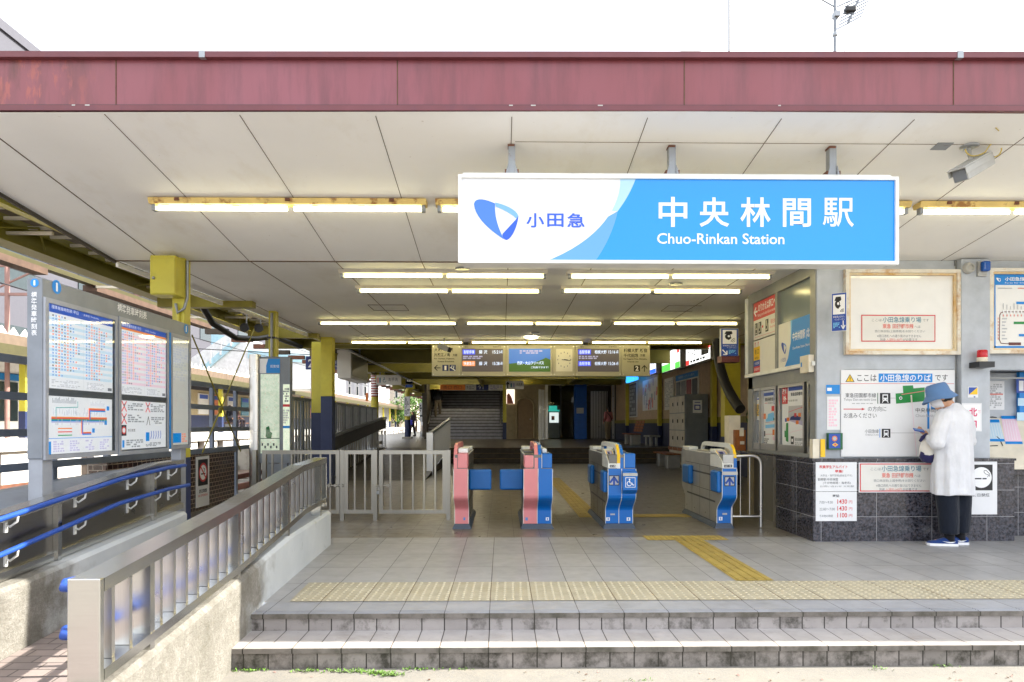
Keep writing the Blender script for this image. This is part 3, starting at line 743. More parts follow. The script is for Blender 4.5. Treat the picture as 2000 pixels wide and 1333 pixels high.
def timetable(px, head2, stripe, seed):
    a0, b1 = fb.px(*px[:2]); a1, b0 = fb.px(*px[2:]); rnd = random.Random(seed)
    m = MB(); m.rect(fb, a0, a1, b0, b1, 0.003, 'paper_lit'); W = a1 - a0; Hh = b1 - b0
    m.rect(fb, a0, a1, b1 - Hh * 0.075, b1, 0.0042, 'bk_navy2'); m.rect(fb, a0, a1, b1 - Hh * 0.105, b1 - Hh * 0.075, 0.0042, head2)
    m.txt(fb, '標準発車時刻表 平日', a0 + W * 0.03, b1 - Hh * 0.063, a0 + W * 0.42, b1 - Hh * 0.018, 'bk_w', 0.0054)
    m.txt(fb, '土休日 Timetable', a0 + W * 0.5, b1 - Hh * 0.055, a0 + W * 0.75, b1 - Hh * 0.03, 'bk_w', 0.0054)
    rows = 20; hh = Hh * 0.74 / rows; top = b1 - Hh * 0.12
    for r in range(rows):
        if r % 2: m.rect(fb, a0, a1, top - (r + 1) * hh, top - r * hh, 0.0042, stripe)
        for half in (0, 1):
            n = rnd.choice((6, 7, 8, 9, 10)) if 1 < r < 18 else rnd.randint(3, 6)
            for q in range(n):
                a = a0 + W * (0.03 + 0.5 * half + 0.042 * q + 0.01); b = top - (r + 0.5) * hh
                col = 'bk_red2' if q in (2, 5, 8) or rnd.random() < 0.12 else ('bk_blue2' if rnd.random() < 0.75 else 'bk_mid')
                m.rect(fb, a, a + W * 0.022, b - hh * 0.27, b + hh * 0.27, 0.0054, col)
    m.rect(fb, (a0 + a1) / 2 - 0.001, (a0 + a1) / 2 + 0.001, b0 + Hh * 0.02, top, 0.0054, 'bk_lgrey')
    bars_of_text(m, fb, a0 + W * 0.03, a0 + W * 0.45, b0 + Hh * 0.02, b0 + Hh * 0.11, 5, 'bk_lgrey', 0.0054, seed)
    bars_of_text(m, fb, a0 + W * 0.55, a0 + W * 0.85, b0 + Hh * 0.02, b0 + Hh * 0.11, 5, 'bk_lgrey', 0.0054, seed + 1)
    m.rect(fb, a1 - W * 0.09, a1 - W * 0.02, b0 + Hh * 0.02, b0 + Hh * 0.06, 0.0054, 'bk_mid')
    return m
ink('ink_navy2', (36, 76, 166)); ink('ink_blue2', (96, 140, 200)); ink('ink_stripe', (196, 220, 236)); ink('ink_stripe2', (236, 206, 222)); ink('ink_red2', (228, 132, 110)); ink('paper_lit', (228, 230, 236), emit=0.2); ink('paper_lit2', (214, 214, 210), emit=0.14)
timetable((95, 591, 219, 768), 'bk_navy2', 'bk_stripe', 5).build('timetable_sheet', root, label='timetable sheet with pale blue rows')
timetable((234, 627, 323, 777), 'bk_orange', 'bk_stripe2', 9).build('timetable_sheet', root, label='timetable sheet with pale pink rows')
# route map sheet
a0, b1 = fb.px(94, 773); a1, b0 = fb.px(218, 880); W = a1 - a0; Hh = b1 - b0
def Q(x, y): return (a0 + x * W, b0 + y * Hh)
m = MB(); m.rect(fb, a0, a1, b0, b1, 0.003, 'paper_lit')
for i, col in enumerate(('bk_orange', 'bk_red', 'bk_green', 'bk_blue', 'bk_lav')):
    m.line(fb, [Q(0.04, 0.63 - i * 0.02), Q(0.9, 0.63 - i * 0.02)], 0.012, 0.0042 + i * 0.0002, col)
for i, col in enumerate(('bk_orange', 'bk_red', 'bk_blue')):
    m.line(fb, [Q(0.6 + i * 0.008, 0.6), Q(0.6 + i * 0.008, 0.8 - i * 0.02), Q(0.87, 0.8 - i * 0.02)], 0.011, 0.0052 + i * 0.0002, col)
    m.line(fb, [Q(0.48 + i * 0.008, 0.58), Q(0.48 + i * 0.008, 0.36 - i * 0.015), Q(0.63, 0.36 - i * 0.015)], 0.011, 0.0052 + i * 0.0002, col)
m.line(fb, [Q(0.1, 0.62), Q(0.1, 0.8), Q(0.42, 0.82), Q(0.42, 0.92)], 0.007, 0.0052, 'bk_teal')
for q in ((0.9, 0.78), (0.86, 0.5), (0.65, 0.355)): m.rect(fb, *(lambda p: (p[0], p[0] + 0.035, p[1], p[1] + 0.035))(Q(*q)), 0.0056, 'bk_blue')
rnd = random.Random(4)
for i in range(70):
    x = rnd.uniform(0.05, 0.88); y = rnd.choice((0.67, 0.7, 0.5)); p = Q(x, y)
    m.rect(fb, p[0], p[0] + 0.006, p[1], p[1] + rnd.uniform(0.02, 0.05), 0.0052, 'bk_lgrey')
for i in range(22):
    p = Q(0.62 + i * 0.011, 0.85); m.rect(fb, p[0], p[0] + 0.005, p[1], p[1] + rnd.uniform(0.02, 0.05), 0.0052, 'bk_lgrey')
    p = Q(0.05 + i * 0.016, 0.88); m.rect(fb, p[0], p[0] + 0.006, p[1], p[1] + rnd.uniform(0.02, 0.05), 0.0052, 'bk_grey')
for i, col in enumerate(('bk_orange', 'bk_red', 'bk_green')): m.line(fb, [Q(0.13, 0.44 - i * 0.06), Q(0.33, 0.44 - i * 0.06)], 0.008, 0.0052, col)
m.line(fb, [Q(0, 0.27), Q(1, 0.27)], 0.004, 0.0052, 'bk_blue'); m.rect(fb, a0, a0 + W * 0.03, b0, b0 + Hh * 0.22, 0.0056, 'bk_blue')
for i in range(4): bars_of_text(m, fb, *(Q(0.06 + i * 0.24, 0)[0], Q(0.06 + i * 0.24 + 0.16, 0)[0]), b0 + Hh * 0.03, b0 + Hh * 0.23, 5, 'bk_lav', 0.0052, 20 + i, words=3)
m.build('route_map_sheet', root)
# rules sheet
a0, b1 = fb.px(234, 782); a1, b0 = fb.px(323, 873); W = a1 - a0; Hh = b1 - b0
m = MB(); m.rect(fb, a0, a1, b0, b1, 0.003, 'paper_lit')
for x, y in ((0.03, 0.78), (0.03, 0.53), (0.53, 0.78)):
    p = Q(x, y); q = Q(x + 0.09, y + 0.2)
    m.line(fb, [p, q], 0.012, 0.0044, 'bk_red'); m.line(fb, [(p[0], q[1]), (q[0], p[1])], 0.012, 0.0048, 'bk_red'); m.disc(fb, (p[0] + q[0]) / 2, (p[1] + q[1]) / 2 + 0.01, 0.014, 0.0052, 'bk_mid', 8)
p = Q(0.02, 0.28); q = Q(0.12, 0.5); m.rect(fb, p[0], q[0], p[1], q[1], 0.0044, 'bk_k'); m.ring(fb, (p[0] + q[0]) / 2, (p[1] + q[1]) / 2, 0.022, 0.034, 0.005, 'bk_red', 14); m.disc(fb, (p[0] + q[0]) / 2, (p[1] + q[1]) / 2, 0.022, 0.005, 'bk_w', 12)
m.txt(fb, '終日禁煙', *Q(0.15, 0.36), *Q(0.3, 0.42), 'bk_k', 0.0046)
p = Q(0.55, 0.5); q = Q(0.62, 0.68); m.line(fb, [(p[0], p[1]), ((p[0] + q[0]) / 2, q[1]), (q[0], p[1])], 0.008, 0.0048, 'bk_k')
for i in range(5): p = Q(0.64 + i * 0.055, 0.2); m.line(fb, [p, (p[0] + 0.014, p[1] + 0.03), (p[0] + 0.008, p[1] + 0.07)], 0.009, 0.0048, 'bk_navy2')
p = Q(0.53, 0.15); q = Q(0.61, 0.34); m.rect(fb, p[0], q[0], p[1], q[1], 0.0046, 'bk_blue'); p = Q(0.04, 0.04); q = Q(0.08, 0.19); m.rect(fb, p[0], q[0], p[1], q[1], 0.0046, 'bk_blue')
for x, y, x1, y1, n in ((0.15, 0.8, 0.48, 0.96, 4), (0.15, 0.55, 0.5, 0.72, 4), (0.64, 0.78, 0.97, 0.96, 5), (0.65, 0.52, 0.97, 0.68, 4), (0.12, 0.03, 0.48, 0.2, 4), (0.53, 0.03, 0.9, 0.12, 3)):
    bars_of_text(m, fb, Q(x, 0)[0], Q(x1, 0)[0], Q(0, y)[1], Q(0, y1)[1], n, 'bk_grey', 0.0046, int(x * 100 + y * 10), words=4)
m.build('rules_sheet', root)
a0, b1 = fb.px(335, 658); a1, b0 = fb.px(367, 868); W = a1 - a0; Hh = b1 - b0
m = MB(); m.rect(fb, a0, a1, b0, b1, 0.003, 'paper_lit2')
p = Q(0, 0.02); q = Q(0.55, 0.11); m.rect(fb, p[0], q[0], p[1], q[1], 0.0044, 'bk_blue'); bars_of_text(m, fb, Q(0.6, 0)[0], Q(0.95, 0)[0], p[1], q[1], 4, 'bk_red2', 0.0044, 3, words=2)
bars_of_text(m, fb, Q(0.05, 0)[0], Q(0.95, 0)[0], Q(0, 0.6)[1], Q(0, 0.93)[1], 14, 'bk_lgrey', 0.0044, 6, words=4)
m.build('notice_sheet', root)
m = MB(); a, b1 = fb.px(329, 650); _, b0 = fb.px(329, 876); m.fbox(fb, a - 0.012, a + 0.012, b0, b1, 0.001, 0.02, 'ink_blue'); m.build('blue_strip', root)
m = MB()
m.tp(fb, '標準発車時刻表', 229, 592, 286, 625, 'ink_w', 0.003, bold=0.01)
m.build('lettering', root); m = MB()
ff = front(4.95)
for i, ch in enumerate('標準発車時刻表'): m.tp(ff, ch, 61.5, 570.5 + i * 12.4, 72.5, 581.5 + i * 12.4, 'ink_w', 0.003, bold=0.01)
m.build('lettering', root)
for fr_, u, v, r in ((ff, 68, 553, 0.03), (fb, 110, 561, 0.052), (fb, 363, 643, 0.05)):
    m = MB(); a, b = fr_.px(u, v); m.disc(fr_, a, b, r, 0.003, 'ink_blue', 20)
    m.txt(fr_, 'i', a - r * 0.22, b - r * 0.62, a + r * 0.22, b + r * 0.62, 'ink_w', 0.0045, bold=0.05); m.build('info_disc', root)
for y in (4.96, 7.08):
    m = MB(); m.box(-3.405, -3.305, y, y + 0.11, -0.24, 1.012, 'grey_paint'); m.build('post', root)
# ================================================================ left fence, brown wall, cover
XF = -4.5
root = thing('track_fence', (XF, 8, -0.24), 'blue grey post and rail fence along the tracks behind the timetable board', 'fence')
for z in (1.86, 1.52, 1.18, 0.86):
    m = MB(); m.box(XF - 0.03, XF + 0.03, 3.0, 14.0, z - 0.035, z + 0.035, 'fence_grey'); m.build('rail', root)
for i in range(12):
    y = 3.2 + i * 0.95; m = MB(); m.box(XF - 0.085, XF - 0.031, y - 0.035, y + 0.035, -0.24, 1.88, 'fence_grey'); m.build('post', root)
m = MB()
m.box(-4.62, -4.42, 7.7, 11.35, -0.24, 0.80, 'brown_wall_tile'); m.box(-4.62, -4.4, 7.68, 11.37, 0.80, 0.825, 'brown_wall_tile')
m.face([(-4.62, 7.695, -0.24), (-4.42, 7.695, -0.24), (-4.42, 7.695, 0.8), (-4.62, 7.695, 0.8)], 'brown_wall_tile_front')
m.build('tiled_wall', base=(-4.5, 9.5, -0.24), **tg('low wall of glossy dark brown tiles with a no smoking sign on it', 'wall'))
fs = side_right(-4.42)
m = MB(); a0, b1 = fs.px(382, 893); a1, b0 = fs.px(407, 986); m.fbox(fs, a0, a1, b0, b1, 0.002, 0.012, 'paper'); W = a1 - a0; Hh = b1 - b0
m.rect(fs, a0 + W * 0.12, a1 - W * 0.12, b0 + Hh * 0.42, b1 - Hh * 0.06, 0.0135, 'ink_k'); cx = (a0 + a1) / 2; cy = b0 + Hh * 0.68; r = W * 0.33
m.disc(fs, cx, cy, r * 0.8, 0.0148, 'ink_w', 20); m.ring(fs, cx, cy, r * 0.78, r, 0.016, 'ink_red', 24)
m.rect(fs, cx - r * 0.5, cx + r * 0.5, cy - r * 0.22, cy - r * 0.08, 0.016, 'ink_k'); m.line(fs, [(cx + r * 0.2, cy + r * 0.05), (cx + r * 0.4, cy + r * 0.3), (cx + r * 0.1, cy + r * 0.45)], r * 0.08, 0.016, 'ink_k')
m.line(fs, [(cx - r * 0.6, cy + r * 0.6), (cx + r * 0.6, cy - r * 0.6)], r * 0.17, 0.0172, 'ink_red')
m.txt(fs, '終日禁煙', a0 + W * 0.2, b0 + Hh * 0.27, a1 - W * 0.2, b0 + Hh * 0.35, 'ink_k', 0.0135, bold=0.02); m.txt(fs, 'NO SMOKING', a0 + W * 0.14, b0 + Hh * 0.2, a1 - W * 0.14, b0 + Hh * 0.245, 'ink_red', 0.0135)
m.build('no_smoking_sign', **tg('tall narrow no smoking sign on the brown tiled wall', 'sign'))
m = MB()
m.loft([[(-4.4, y, z0), (-4.4, y, z), (-4.0, y, z + 0.05), (-3.45, y, z - 0.02), (-3.45, y, z0)] for y, z, z0 in ((3.2, 0.5, -0.24), (5.2, 0.66, -0.24), (7.6, 0.74, -0.24))][::-1], 'board_grey', smooth=False)
m.build('equipment_cover', **tg('low dark grey sheet metal cover between the ramp parapet and the track fence', 'cover'))
# ================================================================ map kiosk
root = thing('map_kiosk', (-3.9, 10.5, 0), 'freestanding silver map pillar with a green area map, behind the metal gate', 'map stand')
yk = 10.5; fk = front(yk)
def KX(u): return fk.px(u, 800)[0]
def KZ(v): return fk.px(520, v)[1]
m = MB(); m.tube([(KX(497), yk + 0.03, 0), (KX(497), yk + 0.03, KZ(693))], 0.085, 'stainless_fine', 20); m.build('post', root)
m = MB(); m.bbox(KX(506), KX(567), yk, yk + 0.12, KZ(905), KZ(697), 'board_grey', 0.01); m.build('case', root)
m = MB(); 
t = NT('mapgreen'); n_ = t.noise(16, 6); o = t.ramp(n_, 0.35, 0.65, lin((196, 214, 186)), lin((222, 230, 208))); v_ = t.n('ShaderNodeTexVoronoi', feature='DISTANCE_TO_EDGE'); v_.inputs['Scale'].default_value = 14; t.l(t.pos(), v_.inputs['Vector'])
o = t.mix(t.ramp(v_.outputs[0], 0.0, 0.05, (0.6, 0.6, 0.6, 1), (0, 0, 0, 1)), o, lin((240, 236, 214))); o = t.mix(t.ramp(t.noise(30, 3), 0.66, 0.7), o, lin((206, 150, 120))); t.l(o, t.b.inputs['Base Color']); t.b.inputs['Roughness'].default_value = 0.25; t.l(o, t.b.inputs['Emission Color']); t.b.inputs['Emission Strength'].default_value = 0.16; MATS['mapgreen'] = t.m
m = MB(); m.rp(fk, 509, 731, 546, 886, 0.004, 'mapgreen'); m.pp(fk, [(519, 852), (520, 835), (526, 832), (528, 843), (532, 846), (530, 856), (521, 856)], 0.0055, 'ink_green'); m.rp(fk, 509, 856, 546, 857.5, 0.0055, 'ink_dgreen')
for i in range(6): m.rp(fk, 511 + i * 5.6, 866 + (i % 2) * 5, 514 + i * 5.6, 871 + (i % 2) * 5, 0.0055, 'ink_mid')
m.build('area_map', root)
m = MB(); m.rp(fk, 507.5, 701, 520, 729, 0.004, 'ink_w'); m.rp(fk, 520, 701, 547, 729, 0.004, 'ink_blue'); m.pp(fk, [(517, 701), (524, 701), (520, 715), (519.9, 729), (516, 729)], 0.0052, 'ink_w'); m.tp(fk, '周辺案内図', 528, 713, 545, 719, 'ink_w', 0.0055); m.build('header', root)
m = MB(); m.rp(fk, 553, 751, 566, 886, 0.004, 'mapgreen'); m.rp(fk, 553, 790, 566, 795, 0.0055, 'ink_red'); m.rp(fk, 553, 832, 566, 837, 0.0055, 'ink_blue')
a0, b1 = fk.px(553.5, 758); a1, b0 = fk.px(565.5, 786); bars_of_text(m, fk, a0, a1, b0, b1, 6, 'ink_grey', 0.0055, 8, words=3); a0, b1 = fk.px(553.5, 800); a1, b0 = fk.px(565.5, 828); bars_of_text(m, fk, a0, a1, b0, b1, 6, 'ink_lgrey', 0.0055, 9, words=3); m.build('index_panel', root)
m = MB(); m.rp(fk, 508, 730.5, 547, 887, 0.009, 'pane'); m.build('glass', root)
m = MB(); m.box(KX(512), KX(560), yk + 0.02, yk + 0.1, 0, KZ(906), 'board_grey'); m.build('foot', root)
# ================================================================ metal fence and gates across the left half
yg = 9.0; fg = front(yg)
gl = 'stainless_gate'
def gate(u0, u1, label, legs, bars, bot=1003, top=880, name='metal_gate', cat='gate', bolt=None, wd=0.05):
    a0, z1 = fg.px(u0, top); a1, z0 = fg.px(u1, bot)
    root = thing(name, ((a0 + a1) / 2, yg, 0), label, cat, 'low metal gates across the hall')
    m = MB(); m.box(a0, a1, yg - 0.025, yg + 0.025, z1 - wd, z1, gl); m.box(a0, a1, yg - 0.025, yg + 0.025, z0, z0 + wd, gl)
    m.box(a0, a0 + wd, yg - 0.024, yg + 0.024, z0 + wd, z1 - wd, gl); m.box(a1 - wd, a1, yg - 0.024, yg + 0.024, z0 + wd, z1 - wd, gl); m.build('frame', root)
    for i in range(bars):
        x = a0 + (a1 - a0) * (i + 1) / (bars + 1); m = MB(); m.box(x - 0.011, x + 0.011, yg - 0.011, yg + 0.011, z0 + wd, z1 - wd, gl); m.build('bar', root)
    for u in legs:
        x = fg.px(u, 900)[0]; m = MB(); m.box(x - 0.026, x + 0.026, yg - 0.03, yg + 0.03, 0.0, z1 + 0.004, gl); m.build('post', root)
    if bolt:
        x0 = fg.px(bolt[0], bolt[2])[0]; x1, zb = fg.px(bolt[1], bolt[2]); m = MB(); m.tube([(x0, yg - 0.05, zb), (x1, yg - 0.05, zb)], 0.012, gl, 8)
        for x in (x0 + 0.03, x1 - 0.03, (x0 + x1) / 2): m.box(x - 0.014, x + 0.014, yg - 0.062, yg - 0.03, zb - 0.02, zb + 0.02, gl)
        b = m.build('bolt', root)
        if bolt[3]:
            m = MB(); xm, zm = fg.px(bolt[3], bolt[2] + 6); m.bbox(xm - 0.022, xm + 0.022, yg - 0.075, yg - 0.05, zm - 0.075, zm - 0.03, 'galv', 0.004); m.tube([(xm - 0.013, yg - 0.062, zm - 0.03), (xm - 0.013, yg - 0.062, zm + 0.01), (xm, yg - 0.062, zm + 0.024), (xm + 0.013, yg - 0.062, zm + 0.01), (xm + 0.013, yg - 0.062, zm - 0.03)], 0.0055, 'stainless', 6); m.build('padlock', b)
    return root
gate(513, 664, 'long fixed metal fence panel beside the map pillar, left of two small gates', (498,), 7, name='metal_fence', cat='fence')
gate(673, 733, 'narrow metal gate with two bars between two posts, bolted to its neighbour', (669, 733.5), 2, bolt=(640, 673, 948, 0))
gate(741, 872, 'wide metal gate with five bars next to the pink ticket gate, closed with a padlock', (876,), 5, bolt=(729, 763, 948, 740))
# ================================================================ yellow steel columns
def hcol(m, x0, x1, y, z0, z1, mat, d=0.15):
    m.box(x0, x0 + 0.02, y - d / 2, y + d / 2, z0, z1, mat); m.box(x1 - 0.02, x1, y - d / 2, y + d / 2, z0, z1, mat); m.box(x0 + 0.02, x1 - 0.02, y - 0.008, y + 0.008, z0, z1, mat)
def column(x0, x1, y, z1, zb, label, z0=0.0, name='steel_column', extra=None, d=0.15, solid=True):
    root = thing(name, ((x0 + x1) / 2, y, z0), label, 'column', 'yellow steel columns')
    m = MB()
    if solid: m.bbox(x0, x1, y - d / 2, y + d / 2, zb, z1, 'yellow_steel', 0.006)
    else: hcol(m, x0, x1, y, zb, z1, 'yellow_steel', d)
    m.build('shaft', root)
    m = MB(); m.bbox(x0 - 0.002, x1 + 0.002, y - d / 2 - 0.002, y + d / 2 + 0.002, z0, zb, 'navy_paint', 0.006); m.build('painted_base', root)
    return root
r_ = column(-3.54, -3.41, 7.46, 3.05, 0.9, 'near yellow steel column behind the timetable board, carrying a cable pipe', z0=-0.2)
m = MB(); m.tube([(-3.385, 7.4, 3.02), (-3.385, 7.4, 2.62), (-3.4, 7.36, 2.5), (-3.46, 7.34, 2.45), (-3.49, 7.36, 2.55)], 0.016, 'galv', 8); m.tube([(-3.47, 7.37, 2.5), (-3.47, 7.37, 1.6)], 0.02, 'yellow_steel', 8); m.build('conduit', r_)
root = thing('control_cabinet', (-3.55, 7.25, 2.62), 'yellow control cabinet mounted high on the near yellow column', 'cabinet')
m = MB(); m.bbox(-3.66, -3.40, 7.16, 7.38, 2.61, 3.02, 'yellow_steel', 0.006); m.build('body', root)
m = MB(); m.bbox(-3.655, -3.405, 7.147, 7.159, 2.62, 2.995, 'yellow_steel', 0.004); d = m.build('door', root)
m = MB(); m.lathe(Fr((-3.615, 7.147, 2.78)), 0, 0, [(0.016, 0.0), (0.016, 0.012), (0.008, 0.02)], 'galv', 10); m.build('lock', d)
r_ = column(-3.66, -3.55, 10.84, 3.04, 1.1, 'slim yellow steel column behind the map pillar, strapped with pipes')
m = MB(); m.tube([(-3.60, 10.74, 3.0), (-3.60, 10.74, 2.0), (-3.56, 10.70, 1.86), (-3.44, 10.70, 1.84), (-3.40, 10.72, 1.7)], 0.022, 'galv', 8)
for z in (2.2, 2.6): m.box(-3.67, -3.54, 10.72, 10.92, z, z + 0.03, 'black_metal')
m.build('conduit', r_)
column(-3.69, -3.46, 14.1, 3.04, 1.83, 'broad yellow column with navy lower half left of the hall, front one of a pair', d=0.25)
column(-4.02, -3.80, 14.6, 3.0, 1.5, 'broad yellow column behind and left of the navy based one', d=0.25)
# ================================================================ main station sign
YSG = 5.0
fsn = front(YSG)
a0, z1 = fsn.px(895, 341); a1, z0 = fsn.px(1755, 517)
root = thing('station_sign', ((a0 + a1) / 2, YSG, z0), 'large white and blue station name sign hanging under the front edge of the roof', 'sign')
m = MB()
fwd = 0.024; dp = 0.19
m.box(a0 + 0.03, a1 - 0.03, YSG + 0.045, YSG + dp + 0.02, z0 + 0.012, z1 + 0.03, 'white_frame')
m.fbox(fsn, a0, a1, z1 - fwd, z1, -0.045, 0.006, 'white_frame'); m.fbox(fsn, a0, a1, z0, z0 + fwd, -0.045, 0.006, 'white_frame')
m.fbox(fsn, a0, a0 + fwd, z0 + fwd, z1 - fwd, -0.045, 0.006, 'white_frame'); m.fbox(fsn, a1 - fwd, a1, z0 + fwd, z1 - fwd, -0.045, 0.006, 'white_frame')
m.build('frame', root)
def sign_face(name, c, es):
    t = NT(name); t.b.inputs['Base Color'].default_value = lin(c); t.b.inputs['Roughness'].default_value = 0.12; t.b.inputs['Specular IOR Level'].default_value = 0.5
    t.b.inputs['Emission Color'].default_value = lin(c); t.b.inputs['Emission Strength'].default_value = es; MATS[name] = t.m
SE = 0.03
for n_, c_ in (('sg_w', (214, 216, 221)), ('sg_b', (0, 136, 218)), ('sg_p1', (160, 196, 222)), ('sg_p2', (88, 150, 208)), ('sg_l1', (62, 116, 214)), ('sg_l2', (112, 164, 236)), ('sg_l3', (32, 84, 200)), ('sg_t', (36, 84, 206))): sign_face(n_, c_, SE)
x0, x1, b0, b1 = a0 + fwd, a1 - fwd, z0 + fwd, z1 - fwd
m = MB(); m.rect(fsn, x0, x1, b0, b1, -0.012, 'sg_w')
P = lambda u, v: fsn.px(u, v)
big = bez(P(1212, 347), P(1214, 400), P(1175, 470), P(1060, 512.5), 16)         # outer edge of the white field
mid = bez(P(1243, 347), P(1232, 375), P(1222, 392), P(1207, 412), 8)
low = bez(P(1207, 412), P(1200, 445), P(1185, 480), P(1161, 512.5), 8)
m.poly(fsn, [(a, b) for a, b in mid + low[1:]] + [(x1, b0), (x1, b1)], -0.0105, 'sg_b')
cut = [q for q in big if q[1] > P(0, 412)[1]]
m.poly(fsn, cut + mid[::-1], -0.0105, 'sg_p1')
rest = [q for q in big if q[1] <= P(0, 412)[1]]
m.poly(fsn, [mid[-1]] + rest + low[::-1][:-1], -0.0105, 'sg_p2')
m.build('face', root)
# emblem, built from its three bands
def emblem(m, fr, f, c, mats):
    A = bez((926, 398), (922, 380), (960, 388), (967, 397), 8)
    out1 = bez((926, 402), (932, 430), (962, 456), (985, 468), 10)
    m.poly(fr, [f(*q) for q in bez((967, 397), (950, 389), (928, 383), (925.5, 398), 8) + bez((925.5, 398), (927, 425), (960, 452), (984, 467), 10)[1:] + bez((984, 467), (975, 448), (965, 425), (967, 397), 10)[1:-1]], c, mats[0])
    m.poly(fr, [f(*q) for q in bez((967, 395), (985, 399), (1008, 408), (1012.5, 421), 8) + [(1009, 427)] + bez((1009, 427), (1000, 418), (982, 408), (968, 403), 6)[1:]], c + 0.0006, mats[1])
    m.poly(fr, [f(*q) for q in bez((1012.7, 421), (1011, 440), (1001, 465), (990, 468.5), 8) + bez((990, 468.5), (984, 468), (982, 464), (981, 459), 4)[1:] + [(982, 456), (1009, 427)]], c + 0.0006, mats[2])
m = MB(); emblem(m, fsn, P, -0.0092, ('sg_l1', 'sg_l2', 'sg_l3')); m.build('emblem', root)
m = MB()
for ch, u0, v0, u1, v1 in (('小', 1028, 416, 1063, 444), ('田', 1069, 416.5, 1101, 443), ('急', 1108, 416, 1142.5, 444)): m.tp(fsn, ch, u0, v0, u1, v1, 'sg_t', -0.0088, bold=0.018)
m.build('lettering', root)
m = MB()
for ch, u0, v0, u1, v1 in (('中', 1287, 384, 1343, 443), ('央', 1367, 385, 1425, 443), ('林', 1447, 385, 1506, 443), ('間', 1530, 387, 1585, 443), ('駅', 1608, 386, 1669, 443)): m.tp(fsn, ch, u0, v0, u1, v1, 'sg_w', -0.0088, bold=0.009 if ch == '駅' else 0.016)
m.build('lettering', root)
m = MB()
m.tp(fsn, 'Chuo-Rinkan Station', 1284, 455, 1533, 477, 'sg_w', -0.0088, bold=0.012)
m.build('lettering', root)
for u in (1000, 1320, 1640):
    x = fsn.px(u, 330)[0]; yb = YSG + 0.13; m = MB(); zt = sofZ(yb) - 0.002
    m.box(x - 0.026, x + 0.026, yb - 0.03, yb + 0.03, z1 + 0.045, zt, 'galv'); m.box(x - 0.07, x + 0.07, yb - 0.045, yb + 0.045, z1 + 0.031, z1 + 0.045, 'galv')
    for s_ in (-1, 1):
        m.box(x + s_ * 0.04 - 0.012, x + s_ * 0.04 + 0.012, yb - 0.04, yb + 0.03, z1 + 0.045, z1 + 0.075, 'rust'); m.prism(Fr((x, yb - 0.031, z1 + 0.045)), [(s_ * 0.027, 0), (s_ * 0.045, 0), (s_ * 0.027, 0.07)][::s_], 0, 0.012, 'galv')
    m.box(x - 0.03, x + 0.02, yb - 0.032, yb + 0.036, zt - 0.014, zt, 'rust')
    m.build('hanger', root)
# ================================================================ fluorescent lamps
def lamp(xa, xb, y, zc, label, rusty=False, group='fluorescent ceiling lamps', tube='tube_lit'):
    root = thing('fluorescent_lamp', ((xa + xb) / 2, y, zc - 0.1), label, 'lamp', group)
    m = MB(); L = xb - xa
    if rusty:
        m.prism(Fr((xa, y, zc), (0, 1, 0), (0, 0, 1)), [(-0.07, -0.004), (0.07, -0.004), (0.05, -0.05), (-0.05, -0.05)][::-1], 0, L, 'rusty_white_glow')
        for x in (xa + 0.25, (xa + xb) / 2, xb - 0.3): m.box(x - 0.02, x + 0.02, y - 0.072, y - 0.06, zc - 0.03, zc - 0.004, 'rust')
        zt = zc - 0.078
    else:
        m.prism(Fr((xa, y, zc), (0, 1, 0), (0, 0, 1)), [(-0.1, -0.002), (0.1, -0.002), (0.06, -0.035), (-0.06, -0.035)][::-1], 0, L, 'cream_frame')
        zt = zc - 0.058
    m.build('housing', root)
    for i in range(2):
        x0_, x1_ = xa + 0.03 + i * (L / 2 - 0.02), xa + L / 2 - 0.01 + i * (L / 2 - 0.02)
        m = MB(); m.tube([(x0_ + 0.03, y, zt), (x1_ - 0.012, y, zt)], 0.016 if not rusty else 0.019, tube, 10); m.build('tube', root)
    for x in (xa + 0.015, xb - 0.045):
        m = MB(); m.box(x, x + 0.03, y - 0.028, y + 0.028, zt - 0.024, zc - 0.036 if not rusty else zc - 0.05, 'galv'); m.build('socket', root)
    return root
ZC = 3.04
yl = 6.03
zc1 = sofZ(yl)
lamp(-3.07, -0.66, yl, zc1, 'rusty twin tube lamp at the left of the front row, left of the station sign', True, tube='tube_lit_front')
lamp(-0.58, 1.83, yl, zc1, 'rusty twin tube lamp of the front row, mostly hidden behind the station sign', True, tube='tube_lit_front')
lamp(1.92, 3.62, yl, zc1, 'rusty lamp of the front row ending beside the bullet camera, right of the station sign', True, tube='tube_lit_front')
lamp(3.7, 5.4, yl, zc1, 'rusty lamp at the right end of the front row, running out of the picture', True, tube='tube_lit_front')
lamp(-1.88, 0.53, 7.95, ZC, 'left lamp of the second row, just under the left end of the station sign')
lamp(0.76, 3.17, 7.95, ZC, 'right lamp of the second row, just under the station sign')
lamp(-1.88, 0.52, 8.86, ZC, 'left lamp of the third row, close behind the second row')
lamp(0.76, 3.13, 8.83, ZC, 'right lamp of the third row, close behind the second row')
lamp(-3.14, -0.75, 11.71, ZC, 'left lamp of the three in the fourth row')
lamp(-0.64, 1.74, 11.69, ZC, 'middle lamp of the three in the fourth row')
lamp(1.87, 4.07, 11.65, ZC, 'right lamp of the three in the fourth row, near the office wall')
lamp(-3.21, -0.8, 14.44, ZC, 'left lamp of the three in the rearmost row')
lamp(-0.68, 1.74, 14.42, ZC, 'middle lamp of the three in the rearmost row')
lamp(1.86, 4.26, 14.38, ZC, 'right lamp of the three in the rearmost row')
